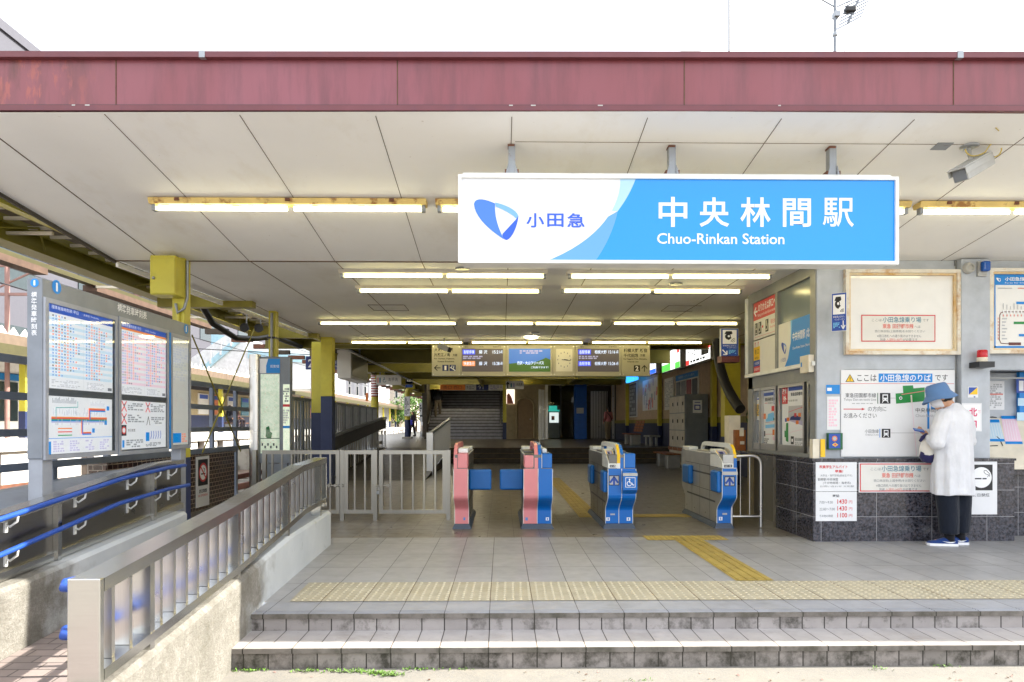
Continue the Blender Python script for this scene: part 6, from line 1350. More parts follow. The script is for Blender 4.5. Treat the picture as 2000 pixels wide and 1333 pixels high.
# blue gate at the right
xa, xb = G(1400, YG), G(1427.5, YG); 
r_ = gate_unit(xa, xb, [(xa, xb, 'gate_blue', None)], 'narrow blue and silver ticket gate at the right, beside the pipe barrier', 'gate_silver', [(xb - 0.036, xb, 'gate_white')], readers=[(xa, xb - 0.04)])
m = MB(); m.prism(YZ(xb - 0.035), [(-0.21, 0.86), (-0.19, 0.912), (-0.148, 0.97), (-0.075, 1.014), (-0.075, 1.018), (-0.15, 0.972), (-0.193, 0.913), (-0.213, 0.86)], 0, 0.033, 'ink_yel'); m.box(xb - 0.036, xb + 0.0, YG - 0.2085, YG - 0.2035, 0.745, 0.86, 'gate_blue'); m.build('guide_stripe', r_)
m = MB(); m.box(xa - 0.004, xb + 0.008, YG - OV - 0.014, YG - OV - 0.0, 0.66, 0.70, 'gate_silver'); m.build('front_trim', r_)
x, z = atY(1431, 938, YG - OV - 0.008).x, 0.565
m = MB(); fq = front(YG - OV - 0.0085); arrow_sign(m, fq, 1415, 931, 1435, 950); m.rp(f0, 1404, 1010, 1411, 1017, 0.001, 'ink_w'); m.rp(f0, 1406.5, 1011, 1408.5, 1016, 0.002, 'ink_blue2'); m.rp(f0, 1411, 1002.5, 1420, 1006, 0.001, 'ink_lgrey'); m.build('arrow_sign', r_)
flap(r_, xa - 0.05, xa + 0.02, 8.06, 8.34); flap(r_, xa - 0.05, xa + 0.02, 9.3, 9.64)
# ================================================================ people
def remeshed(m, name, mat, parent, voxel=0.008, smooth=8, base=None, **tags):
    """weld the overlapping shapes in m into one continuous skin"""
    me = bpy.data.meshes.new('t'); me.from_pydata([tuple(v) for v in m.v], [], m.f); me.update()
    bm = bmesh.new(); bm.from_mesh(me); bmesh.ops.recalc_face_normals(bm, faces=bm.faces); bm.to_mesh(me); bm.free()
    ob = bpy.data.objects.new('t', me); COL.objects.link(ob)
    md = ob.modifiers.new('r', 'REMESH'); md.mode = 'VOXEL'; md.voxel_size = voxel
    sm = ob.modifiers.new('s', 'SMOOTH'); sm.iterations = smooth; sm.factor = 0.5
    bpy.context.view_layer.update()
    ev = ob.evaluated_get(bpy.context.evaluated_depsgraph_get()); me2 = ev.to_mesh()
    q = MB(); q.raw([v.co.copy() for v in me2.vertices], [tuple(p.vertices) for p in me2.polygons], mat, True)
    ev.to_mesh_clear(); bpy.data.objects.remove(ob); bpy.data.meshes.remove(me)
    return q.build(name, parent, base, **tags)
def ell(m, c, r, mat='skin', M=None, n=14, k=9):
    c = Vector(c); rings = []
    for i in range(1, k):
        t = math.pi * i / k; ring = []
        for j in range(n):
            p = 2 * math.pi * j / n; v = Vector((r[0] * math.sin(t) * math.cos(p), r[1] * math.sin(t) * math.sin(p), -r[2] * math.cos(t)))
            ring.append(c + (M @ v if M else v))
        rings.append(ring)
    m.loft(rings, mat)
def limb(m, pts, rad, mat='skin', n=12): 
    P = [Vector(p) for p in pts]; m.tube(P, list(rad), mat, n)
    for p, r in zip(P, rad): ell(m, p, (r * 0.99,) * 3, mat, n=10, k=6)
def hand(m, wrist, d, palm_n, s=1.0, curl=0.9):
    """palm, four bent fingers and a thumb; d points along the palm, palm_n out of the palm"""
    wrist = Vector(wrist); d = Vector(d).normalized(); pn = Vector(palm_n).normalized(); sd = d.cross(pn).normalized()
    ell(m, wrist + d * 0.045 * s, (0.043 * s, 0.05 * s, 0.018 * s), 'skin', Matrix((sd, d, pn)).transposed())
    for i, L in enumerate((0.068, 0.076, 0.071, 0.056)):
        b = wrist + d * 0.085 * s + sd * (0.03 - 0.02 * i) * s; p = [b - d * 0.02 * s]; cur = b; dirv = d.copy()
        for q, f in enumerate((0.45, 0.33, 0.25)):
            dirv = (dirv + pn * curl * (0.5 + 0.25 * q)).normalized(); p.append(cur); cur = cur + dirv * L * f * s
        p.append(cur); limb(m, p, [0.0095 * s, 0.0092 * s, 0.0088 * s, 0.0078 * s][:len(p)] + [0.0078 * s] * max(0, len(p) - 4), n=8)
    t0 = wrist + d * 0.03 * s + sd * 0.034 * s; t1 = t0 + (sd * 0.6 + d * 0.6 + pn * 0.5).normalized() * 0.038 * s; t2 = t1 + (d * 0.8 + pn * 0.5).normalized() * 0.03 * s
    limb(m, [t0, t1, t2], [0.0115 * s, 0.0105 * s, 0.0085 * s], n=8)
mk('skin', (206, 156, 124), 0.55, var=0.05, scale=20)
def cloth(name, c, rough=0.85, b=0.25, scale=14):
    t = NT(name); col = lin(c); t.l(t.ramp(t.noise(6, 5), 0.3, 0.7, tuple(x * 0.9 for x in col[:3]) + (1,), tuple(min(1, x * 1.06) for x in col[:3]) + (1,)), t.b.inputs['Base Color'])
    t.b.inputs['Roughness'].default_value = rough; t.b.inputs['Specular IOR Level'].default_value = 0.2
    t.b.inputs['Sheen Weight'].default_value = 0.15
    t.bump(t.math('ADD', t.noise(scale, 5, stretch=(1.6, 1.6, 0.5)), t.math('MULTIPLY', t.noise(420, 2), 0.06)), b, 0.03); MATS[name] = t.m
cloth('shirt_white', (220, 221, 226), b=0.9, scale=7); cloth('trouser_dark', (22, 28, 40), b=0.4); cloth('denim_hat', (92, 126, 172), b=0.1, scale=300); cloth('sock_black', (26, 26, 30)); cloth('shoe_navy', (30, 58, 116)); cloth('bag_white', (226, 222, 214), b=0.3); cloth('bag_navy', (44, 42, 84), b=0.3); cloth('mask_white', (232, 232, 236), b=0.1)
mk('hair_black', (26, 22, 22), 0.45, var=0.3, scale=60, bump=0.5, bscale=120); mk('rubber_white', (236, 236, 240), 0.5)
YP = 7.02
pw = lambda u, v, dy=0.0: atY(u, v, YP + dy)
base = atZ(1860, 1064, 0)
root = thing('person', (base.x, YP, 0), 'person in a blue bucket hat and long white shirt looking at a phone', 'person')
hd = pw(1837, 777, 0.03); fh = Vector((-0.80, 0.42, -0.42)).normalized()       # head centre, looking down to the left
rh = fh.cross(Vector((0, 0, 1))).normalized(); uh = rh.cross(fh).normalized()
HM = Matrix((rh, fh, uh)).transposed()
H = lambda x, y, z: hd + HM @ Vector((x, y, z))
m = MB()
ell(m, hd + uh * 0.02, (0.074, 0.09, 0.098), M=HM); ell(m, H(0, 0.02, -0.05), (0.058, 0.068, 0.062), M=HM); ell(m, H(0, 0.062, -0.085), (0.03, 0.03, 0.025), M=HM)       # skull, jaw, chin
ell(m, H(0, 0.094, -0.018), (0.012, 0.02, 0.022), M=HM); ell(m, H(0, 0.086, -0.058), (0.022, 0.012, 0.008), M=HM); ell(m, H(0, 0.085, -0.07), (0.02, 0.012, 0.007), M=HM)
for s_ in (-1, 1): ell(m, H(s_ * 0.075, -0.005, -0.01), (0.01, 0.02, 0.032), M=HM); ell(m, H(s_ * 0.03, 0.079, 0.012), (0.015, 0.01, 0.008), M=HM)
nk = pw(1857, 797, 0.0)
limb(m, [H(0, -0.03, -0.05), H(0, -0.045, -0.08).lerp(nk, 0.5), nk + Vector((0, 0, -0.02))], [0.052, 0.05, 0.06])
ch = pw(1861, 830, 0.01); wa = pw(1861, 885, 0.01); pe = pw(1861, 935, 0.01)
limb(m, [nk - Vector((0, 0, 0.06)), ch, wa, pe], [0.07, 0.115, 0.11, 0.12])
sl, sr = pw(1838, 813, -0.03), pw(1887, 815, 0.04)
limb(m, [ch + Vector((0, 0, 0.05)), sl], [0.06, 0.05]); limb(m, [ch + Vector((0, 0, 0.05)), sr], [0.06, 0.05])
el, er = pw(1829, 864, -0.08), pw(1893, 862, 0.1)
wl_, wr_ = pw(1811, 853, 0.1), pw(1818, 852, 0.18)
limb(m, [sl, el, wl_], [0.046, 0.038, 0.027]); limb(m, [sr, er, wr_], [0.046, 0.038, 0.027])
fing = pw(1803, 846, 0.14) - wl_
hand(m, wl_, fing.normalized() + Vector((0, 0.25, 0.15)), (-0.1, 0.3, 0.9), 0.9, 0.8)
hand(m, wr_, Vector((-0.9, -0.1, 0.2)), (0, -0.4, 0.85), 0.9, 0.9)
hl, hr = pw(1848, 950, 0.0), pw(1876, 950, 0.03)
kl, kr = pw(1850, 1003, -0.03), pw(1880, 1003, 0.03)
al, ar = atZ(1855, 1062, 0) + Vector((0, 0, 0)), atZ(1885, 1059, 0)
al = Vector((pw(1853, 1060).x, YP - 0.01, 0.09)); ar = Vector((pw(1884, 1058).x, YP + 0.07, 0.09))
limb(m, [pe, hl, kl, al], [0.11, 0.08, 0.055, 0.035]); limb(m, [pe, hr, kr, ar], [0.11, 0.08, 0.055, 0.035])
ft = Vector((-0.93, 0.25, 0)).normalized()
for a in (al, ar): limb(m, [a, a + Vector((0.03, 0, -0.05)), a + ft * 0.13 + Vector((0, 0, -0.06))], [0.035, 0.036, 0.03])
remeshed(m, 'body', 'skin', root, 0.0065, 5)
# eyes
m = MB()
for s_ in (-1, 1): ell(m, H(s_ * 0.03, 0.086, 0.008), (0.008, 0.005, 0.003), 'ink_k', HM, 8, 5); m.tube([H(s_ * 0.016, 0.089, 0.03), H(s_ * 0.03, 0.09, 0.034), H(s_ * 0.045, 0.083, 0.03)], 0.003, 'hair_black', 5)
m.build('eyes', root)
m = MB(); ell(m, H(0, -0.022, 0.014), (0.083, 0.082, 0.092), M=HM); ell(m, H(0, -0.058, -0.03), (0.066, 0.045, 0.045), M=HM); remeshed(m, 'hair', 'hair_black', root, 0.008, 4)
m = MB(); rings = []
for zz, sc in ((0.002, 1.0), (-0.025, 1.06), (-0.055, 1.04), (-0.082, 0.82), (-0.098, 0.5)):
    rings.append([H(0.072 * sc * math.sin(R(a)), 0.0 + 0.106 * (sc if abs(a) < 60 else 1) * math.cos(R(a)) * 1.0, zz) for a in range(-84, 85, 14)])
n_ = len(rings[0]); m.raw([p for r in rings for p in r], [(i * n_ + j, i * n_ + j + 1, (i + 1) * n_ + j + 1, (i + 1) * n_ + j) for i in range(len(rings) - 1) for j in range(n_ - 1)], 'mask_white', True)
for s_ in (-1, 1): m.tube([H(s_ * 0.072, 0.012, -0.02), H(s_ * 0.084, -0.02, 0.0)], 0.002, 'mask_white', 5)
m.build('face_mask', root)
# hat: crown and sloping brim, tipped forward
hc = hd + uh * 0.05; up_h = (uh * 0.75 + Vector((0, 0, 1)) * 0.45).normalized(); fx = up_h.cross(Vector((0, 1, 0))).normalized() * -1
HF = Fr(hc, fx, up_h.cross(fx))
if HF.n.dot(up_h) < 0: HF = Fr(hc, fx, -up_h.cross(fx))
m = MB(); 
def hat_ring(r, h, wob=0.0): return [HF.p(r * math.cos(t) * 1.04, r * math.sin(t), h + wob * math.sin(2 * t + 0.6) + wob * 0.6 * math.sin(5 * t)) for t in [i * 2 * math.pi / 28 for i in range(28)]]
m.loft([hat_ring(0.166, -0.068, 0.008), hat_ring(0.14, -0.035, 0.006), hat_ring(0.112, 0.002), hat_ring(0.105, 0.05), hat_ring(0.095, 0.085), hat_ring(0.08, 0.1), hat_ring(0.03, 0.104)], 'denim_hat', caps=False)
m.loft([hat_ring(0.166, -0.072, 0.008), hat_ring(0.14, -0.041, 0.006), hat_ring(0.106, -0.004)][::-1], 'denim_hat', caps=False); m.poly(HF, [(0.03 * math.cos(i * 0.6283), 0.03 * math.sin(i * 0.6283)) for i in range(10)], 0.104, 'denim_hat')
m.build('bucket_hat', root)
# shirt
m = MB(); rings = []
rnd = random.Random(2)
for v, uc, hw, dp in ((966, 1860, 38.5, 0.175), (950, 1860, 38.5, 0.172), (920, 1860, 38, 0.168), (890, 1861, 37, 0.162), (865, 1861, 36, 0.157), (840, 1861.5, 34.5, 0.15), (822, 1862, 33, 0.14), (811, 1862, 30, 0.125), (803, 1862, 25, 0.105), (797, 1861, 17, 0.085), (791, 1860, 12.5, 0.072)):
    c = pw(uc, v, 0.01); w_ = hw * YP / 1333; ring = []
    for i in range(40):
        t = i * 2 * math.pi / 40; k = 1 + (0.11 * (0.5 - abs(math.sin(3.5 * t + 0.5 + v * 0.004))) + 0.05 * math.sin(11 * t - v * 0.012)) * max(0, (v - 800) / 166)
        ring.append(c + Vector((w_ * math.cos(t) * k, dp * math.sin(t) * k, (0.008 * math.sin(3 * t) if v == 966 else 0) - 0.02 * math.sin(t) * (v < 800))))
    rings.append(ring)
m.loft(rings, 'shirt_white')
limb(m, [sl + Vector((0.03, 0, 0.0)), sl.lerp(el, 0.5) + Vector((-0.005, -0.02, 0)), el + Vector((-0.0, -0.01, -0.01)), el.lerp(wl_, 0.45)], [0.085, 0.082, 0.076, 0.058])
limb(m, [sr + Vector((-0.03, 0, 0.0)), sr.lerp(er, 0.5), er, er.lerp(wr_, 0.3)], [0.083, 0.078, 0.07, 0.06])
m.tube([el.lerp(wl_, 0.3), el.lerp(wl_, 0.78)], [0.066, 0.044], 'shirt_white', 14)
remeshed(m, 'shirt', 'shirt_white', root, 0.008, 3)
# trousers, socks, shoes
m = MB()
for h_, k_, a_2, dx in ((hl, kl, al, 0), (hr, kr, ar, 0)):
    rings = []
    for f, r in ((0, 0.108), (0.35, 0.105), (0.7, 0.098), (1.0, 0.092)):
        c = h_.lerp(Vector((a_2.x - 0.002, a_2.y, 0.125)), f) if f else h_ + Vector((0, 0, 0.05))
        rings.append([c + Vector((r * math.cos(t) * (1 + 0.04 * math.sin(3 * t + f * 5)), r * 0.95 * math.sin(t), 0)) for t in [i * 2 * math.pi / 20 for i in range(20)]])
    m.loft(rings, 'trouser_dark')
limb(m, [pe, pe - Vector((0, 0, 0.05))], [0.15, 0.14])
remeshed(m, 'trousers', 'trouser_dark', root, 0.011, 3)
for a in (al, ar):
    m = MB(); m.tube([a + Vector((0, 0, 0.05)), a + Vector((0.0, 0, -0.01)), a + Vector((0.015, 0, -0.05))], [0.05, 0.048, 0.046], 'sock_black', 14); m.build('sock', root)
    m = MB(); sdv = ft.cross(Vector((0, 0, 1))); o = Vector((a.x, a.y, 0)) - ft * 0.075
    def foot(s_, t):      # outline half width along the shoe
        return 0.5 * (0.062 + 0.034 * math.sin(min(1, s_ / 0.75) * math.pi / 2) - 0.07 * max(0, s_ - 0.8) * 5 * max(0, s_ - 0.8))
    rings = []; L = 0.285
    for s_, top in ((0.0, 0.07), (0.08, 0.085), (0.2, 0.092), (0.35, 0.09), (0.5, 0.078), (0.65, 0.062), (0.8, 0.052), (0.92, 0.044), (1.0, 0.03)):
        wd = foot(s_, 0) * (0.55 if s_ == 0 else (0.45 if s_ == 1.0 else 1)); c = o + ft * L * s_
        rings.append([c + sdv * wd * math.cos(t) + Vector((0, 0, 0.022 + (top - 0.022) * max(0, math.sin(t)) ** 0.7)) for t in [i * math.pi / 10 for i in range(11)]] + [c - sdv * wd + Vector((0, 0, 0.012)), c + sdv * wd + Vector((0, 0, 0.012))])
    m.loft(rings, 'shoe_navy'); sh = m.build('shoe', root)
    m = MB(); rings = []
    for s_ in (-0.012, 0.02, 0.1, 0.3, 0.5, 0.7, 0.85, 0.95, 1.015):
        wd = foot(max(0, min(1, s_)), 0) * (0.5 if s_ < 0 or s_ > 1 else 1) + 0.006; c = o + ft * L * s_; rings.append([c - sdv * wd + Vector((0, 0, 0.001)), c + sdv * wd + Vector((0, 0, 0.001)), c + sdv * wd + Vector((0, 0, 0.026)), c - sdv * wd + Vector((0, 0, 0.026))])
    m.loft(rings, 'rubber_white', smooth=False); m.build('sole', sh)
    m = MB(); fsw = Fr(o + sdv * 0.0 , ft * -1, (0, 0, 1)); cs = 0.0505 if fsw.n.y < 0 else -0.05
    m.poly(fsw, [(-0.16, 0.052), (-0.09, 0.034), (-0.06, 0.036), (-0.03, 0.052), (-0.08, 0.045), (-0.11, 0.046)], cs, 'ink_w'); m.build('side_mark', sh)
m = MB(); pf = Fr(pw(1800, 842.5, 0.13), Vector((0.9, -0.3, -0.18)), Vector((0.25, 0.8, 0.3)))
m.fbox(pf, -0.075, 0.02, -0.035, 0.035, 0, 0.009, 'ink_navy2'); m.rect(pf, -0.07, 0.015, -0.031, 0.031, 0.0096, 'ink_blue2'); m.build('phone', **tg('blue phone held in the hand of the person in the white shirt', 'phone'))
root = thing('bag', tuple(pw(1810, 905, 0.1)), 'small white and navy cloth bag hanging in front of the person in the white shirt', 'bag')
m = MB(); rings = []
for v, uc, hw, dp in ((903, 1814, 4, 0.03), (900, 1813, 11, 0.06), (890, 1811.5, 14, 0.075), (876, 1811, 13.5, 0.07), (862, 1811, 11, 0.055), (856, 1811, 6, 0.03)):
    c = pw(uc, v, 0.1); w_ = hw * YP / 1333; rings.append([c + Vector((w_ * math.cos(t) * (1 + 0.07 * math.sin(4 * t + v)), dp * math.sin(t), 0.01 * math.sin(2 * t))) for t in [i * 2 * math.pi / 20 for i in range(20)]])
m.loft(rings[1:], 'bag_white'); m.build('pouch', root)
m = MB(); rings2 = []
for v, uc, hw, dp in ((905, 1815, 5, 0.03), (902, 1813.5, 12, 0.064), (893, 1812, 15, 0.08), (886, 1812, 14.4, 0.078)):
    c = pw(uc, v, 0.1); w_ = hw * YP / 1333; rings2.append([c + Vector((w_ * math.cos(t), dp * math.sin(t), (0.022 * math.sin(2.5 * t) if v == 886 else 0))) for t in [i * 2 * math.pi / 20 for i in range(20)]])
m.loft(rings2, 'bag_navy'); m.build('bottom', root)
m = MB(); m.tube([pw(1797, 862, 0.06), pw(1802, 855, 0.07), pw(1809, 850, 0.08), pw(1816, 856, 0.1), pw(1822, 870, 0.1)], [0.014, 0.02, 0.022, 0.018, 0.01], 'bag_navy', 8); m.build('strap', root)
# ---- people far back
def far_person(foot, h, face, label, top, bottom, hair, hair_len=0.0, bag=None, skirt=False, lift=0.0, walk=0.12, long_top=False):
    """standing or walking figure of height h on the point foot"""
    f = Vector(face).normalized(); s_ = f.cross(Vector((0, 0, 1))); o = Vector(foot); k = h / 1.7
    root = thing('person', o, label, 'person'); q = lambda x, y, z: o + (s_ * x + f * y) * k + Vector((0, 0, z * k))
    m = MB(); M = Matrix((s_, f, Vector((0, 0, 1)))).transposed()
    ell(m, q(0, 0.02, 1.59), (0.075 * k, 0.092 * k, 0.11 * k), M=M); ell(m, q(0, 0.11, 1.575), (0.012 * k, 0.02 * k, 0.02 * k), M=M)
    for sg in (-1, 1): ell(m, q(sg * 0.078, 0.01, 1.58), (0.01 * k, 0.02 * k, 0.03 * k), M=M)
    limb(m, [q(0, 0, 1.52), q(0, -0.01, 1.42)], [0.05 * k, 0.055 * k]); limb(m, [q(0, 0, 1.3), q(0, 0, 1.1), q(0, 0, 0.95)], [0.125 * k, 0.11 * k, 0.13 * k])
    arms = []
    for sg in (-1, 1):
        sh = q(sg * 0.17, 0, 1.38); eb = q(sg * 0.23, -0.02 + 0.08 * sg * walk * 4, 1.12); wr = q(sg * 0.2, 0.14 + 0.1 * sg * walk * 4, 0.93 + (0.2 if lift and sg > 0 else 0)); arms.append((sh, eb, wr))
        limb(m, [q(0, 0, 1.36), sh, eb, wr], [0.06 * k, 0.052 * k, 0.042 * k, 0.03 * k]); hand(m, wr, (wr - eb), -s_ * sg, 0.95 * k, 0.5)
    legs = []
    for sg in (-1, 1):
        hp = q(sg * 0.09, 0, 0.9); kn = q(sg * 0.1, sg * walk * 0.6 + 0.03, 0.49); an = q(sg * 0.1, sg * walk, 0.08); legs.append((hp, kn, an))
        limb(m, [q(0, 0, 0.95), hp, kn, an, an + f * 0.13 * k - Vector((0, 0, 0.045 * k))], [0.11 * k, 0.09 * k, 0.06 * k, 0.042 * k, 0.035 * k])
    remeshed(m, 'body', 'skin', root, 0.016, 3)
    m = MB(); limb(m, [q(0, 0, 1.34), q(0, 0, 1.15), q(0, 0, 0.98 if not long_top else 0.9)], [0.155 * k, 0.15 * k, 0.16 * k])
    for sh, eb, wr in arms: limb(m, [q(0, 0, 1.36), sh, eb, eb.lerp(wr, 0.8)], [0.09 * k, 0.078 * k, 0.062 * k, 0.05 * k])
    remeshed(m, 'jacket', top, root, 0.018, 4)
    m = MB(); limb(m, [q(0, 0, 1.0), q(0, 0, 0.92)], [0.145 * k, 0.15 * k])
    for hp, kn, an in legs: limb(m, [hp, kn, an + Vector((0, 0, 0.02))], [0.105 * k, 0.085 * k, 0.065 * k])
    remeshed(m, 'trousers', bottom, root, 0.018, 4)
    for hp, kn, an in legs:
        m = MB(); ell(m, an + f * 0.06 * k - Vector((0, 0, 0.045 * k)), (0.048 * k, 0.14 * k, 0.042 * k), 'black_rubber', M); m.build('shoe', root)
    m = MB(); ell(m, q(0, -0.015, 1.625), (0.088 * k, 0.1 * k, 0.1 * k), M=M); 
    if hair_len: limb(m, [q(0, -0.06, 1.58), q(0, -0.09, 1.58 - hair_len)], [0.08 * k, 0.06 * k])
    remeshed(m, 'hair', 'hair_black', root, 0.016, 3)
    if bag == 'strap':
        m = MB(); m.tube([q(-0.15, -0.1, 1.42), q(0, -0.17, 1.22), q(0.15, -0.13, 1.0)], 0.018 * k, 'black_rubber', 6); m.build('bag_strap', root)
    return root, q
cloth('jacket_black', (24, 25, 34)); cloth('trouser_khaki', (104, 94, 82)); cloth('jacket_pink', (176, 112, 116)); cloth('trouser_beige', (138, 124, 104)); cloth('coat_dark', (36, 30, 40)); cloth('bag_blue', (64, 66, 170))
YST = 38.07
far_person((atY(855, 815, YST).x, YST, 1.64), 1.72, (0.1, 1, 0), 'person in a dark jacket and khaki trousers climbing the stairs', 'jacket_black', 'trouser_khaki', 'short')
p = atZ(1188, 861, 0.478)
far_person(p, 1.62, (-0.45, 0.9, 0), 'person in a pink jacket with a dark bag strap standing before the waiting room', 'jacket_pink', 'trouser_beige', 'long', 0.12, 'strap', walk=0.06)
p = Vector((atY(806, 850, 45).x, 45, 0.478))
_, q = far_person(p, 1.62, (-0.8, -0.5, 0), 'person in a dark coat with a blue bag waiting on the bright platform', 'coat_dark', 'coat_dark', 'long', 0.22, walk=0.14, long_top=True)
m = MB(); c = q(-0.1, 0.22, 0.95); m.bbox(c.x - 0.16, c.x + 0.16, c.y - 0.08, c.y + 0.08, c.z - 0.18, c.z + 0.14, 'bag_blue', 0.05); m.tube([c + Vector((-0.08, 0, 0.13)), c + Vector((-0.03, 0, 0.28)), c + Vector((0.06, 0, 0.13))], 0.012, 'bag_blue', 6); m.build('bag', **tg('blue bag carried by the person in the dark coat on the platform', 'bag'))
# ================================================================ hall, platform side and far end
mk('navy_wall', (40, 50, 84), 0.5); mk('stair_dark', (148, 148, 156), 0.6, var=0.2); mk('stair_edge', (60, 58, 60), 0.6); mk('wood_orange', (150, 88, 40), 0.45, var=0.25, scale=12); mk('wood_brown', (92, 56, 34), 0.5, var=0.25)
root = thing('platform_canopy', (0, 30, 3.0), 'dark canopy on yellow beams over the platform behind the hall', 'canopy')
m = MB(); m.box(-6.2, 14, 15.0, 76, 3.62, 3.7, 'dark_roof'); m.build('roof', root)
for y in (17.4, 21.4, 25.2, 29.0, 33.0, 37.5, 42.0, 47.0, 53.0, 60.0, 68.0):
    m = MB(); m.box(-6.0, 13.5, y, y + 0.03, 3.2, 3.6, 'yellow_dull'); m.box(-6.0, 13.5, y - 0.08, y + 0.11, 3.18, 3.2, 'yellow_dull'); m.build('beam', root)
for x in (-5.1, -1.0, 3.2):
    m = MB(); m.box(x - 0.06, x + 0.06, 15.05, 75, 3.22, 3.42, 'yellow_dull'); m.build('beam', root)
for i in range(40):
    y = 15.5 + i * 1.5; m = MB(); m.box(-6.7, -6.2, y, y + 0.12, 3.3, 3.42, 'rust' if i % 3 else 'dark_roof'); m.build('rafter_end', root)
m = MB(); m.tube([(-4.9, 17.5, 3.4), (-3.9, 17.5, 3.14), (-3.9, 33, 3.14)], 0.03, 'white_frame', 8); m.build('pipe', root)
for i, (y, lb) in enumerate(((27.5, 'yellow platform column with a red and white hatched band'), (37.0, 'yellow platform column with a white notice strip, in the middle of the row'), (46.0, 'thin yellow platform column farthest back, beside a pink banner'))):
    r_ = thing('platform_column', (-5.1, y, 0.478), lb, 'column', 'curved yellow columns of the platform canopy')
    m = MB(); m.tube([(-5.1, y, 1.5), (-5.1, y, 2.9), (-5.07, y, 3.1), (-4.95, y, 3.25), (-4.7, y, 3.3)], 0.15, 'yellow_steel', 14); m.build('shaft', r_)
    m = MB(); m.tube([(-5.1, y, 0.55), (-5.1, y, 1.5)], 0.153, 'navy_paint', 14); m.build('painted_base', r_)
    m = MB(); m.box(-5.35, -4.85, y - 0.25, y + 0.25, 0.478, 0.58, 'concrete'); m.build('plinth', r_)
    if i == 0:
        m = MB()
        for k in range(9): m.tube([(-5.1, y, 2.36 + k * 0.1), (-5.1, y, 2.41 + k * 0.1)], 0.156, 'ink_dkred', 14); m.tube([(-5.1, y, 2.41 + k * 0.1), (-5.1, y, 2.46 + k * 0.1)], 0.156, 'ink_w', 14)
        m.build('hatched_band', r_)
    if i == 1:
        m = MB(); m.box(-5.25, -4.95, y - 0.165, y - 0.155, 1.7, 2.75, 'paper'); a = front(y - 0.165); bars_of_text(m, a, -5.22, -4.98, 1.75, 2.7, 14, 'ink_grey', 0.002, 5, words=2); m.build('notice_strip', r_)
# right wall of the hall
XW = 5.8
root = thing('hall_wall', (XW, 22, 0), 'long beige hall wall with yellow frames and a navy base, behind the lockers', 'wall')
m = MB(); m.box(XW, XW + 0.2, 9.5, 36.2, 1.45, 3.62, 'beige_board'); m.build('upper_wall', root)
m = MB(); m.box(XW - 0.01, XW + 0.2, 9.5, 36.2, 0, 1.3, 'navy_wall'); m.build('base_wall', root)
m = MB(); m.box(XW - 0.03, XW + 0.2, 9.5, 36.2, 1.3, 1.45, 'yellow_dull'); m.build('rail', root)
for y in (12.5, 18.3, 24.6, 31.0): m = MB(); m.box(XW - 0.16, XW - 0.031, y - 0.08, y + 0.08, 1.2, 3.6, 'yellow_steel'); m.box(XW - 0.16, XW - 0.031, y - 0.08, y + 0.08, 0, 1.2, 'navy_paint'); m.build('pilaster', root)
fwl = side_left(XW)
def wall_board(name, u0, v0, u1, v1, label, paint, cat='poster', X=XW, th=0.04):
    global m
    f = side_left(X); a0, b1 = f.px(u0, v0); a1, b0 = f.px(u1, v1)
    m = MB(); m.fbox(f, a0, a1, b0, b1, 0.001, th, 'paper_grey'); paint(m, f.off(th), a0, a1, b0, b1); return m.build(name, **tg(label, cat))
def paint_map(m, f, a0, a1, b0, b1):
    rnd = random.Random(8); W = a1 - a0; Hh = b1 - b0
    for i in range(26):
        x = a0 + W * rnd.random() * 0.9; y = b0 + Hh * rnd.random() * 0.8; m.rect(f, x, x + W * 0.06, y, y + Hh * rnd.uniform(0.05, 0.3), 0.002 + i * 0.0003, rnd.choice(('ink_salmon', 'ink_lgrey', 'ink_teal', 'ink_red', 'ink_lav')))
def paint_grey(m, f, a0, a1, b0, b1): m.rect(f, a0 + 0.05, a1 - 0.05, b0 + 0.05, b1 - 0.05, 0.002, 'ink_grey'); bars_of_text(m, f, a0 + 0.1, a1 - 0.1, b0 + 0.1, b1 - 0.1, 8, 'ink_lgrey', 0.004, 4, words=3)
def paint_photo(m, f, a0, a1, b0, b1):
    W = a1 - a0; Hh = b1 - b0; m.rect(f, a0, a1, b1 - Hh * 0.22, b1, 0.002, 'ink_blue'); m.txt(f, '時刻表・のりかえ案内', a0 + W * 0.15, b1 - Hh * 0.16, a0 + W * 0.85, b1 - Hh * 0.06, 'ink_pale', 0.004)
    for i, c_ in enumerate(('ink_mid', 'ink_grey', 'ink_dkred', 'ink_mid')): m.rect(f, a0 + W * (0.02 + 0.245 * i), a0 + W * (0.24 + 0.245 * i), b0 + Hh * 0.05, b1 - Hh * 0.27, 0.002, c_)
def paint_rows(m, f, a0, a1, b0, b1): bars_of_text(m, f, a0 + 0.06, a1 - 0.06, b0 + 0.1, b1 - 0.1, 16, 'ink_lgrey', 0.002, 9, words=4)
wall_board('notice_board', 1231, 750, 1245, 815, 'dark framed glass notice board on the far part of the hall wall', paint_grey, 'notice board')
wall_board('route_map', 1257, 745, 1290, 800, 'large red and grey route map on the hall wall over the far benches', paint_map)
wall_board('timetable', 1300, 741, 1318, 800, 'pale printed timetable on the hall wall left of the photo poster', paint_rows)
wall_board('photo_poster', 1322, 735, 1366, 778, 'dark photo poster with a blue heading above the lockers', paint_photo)
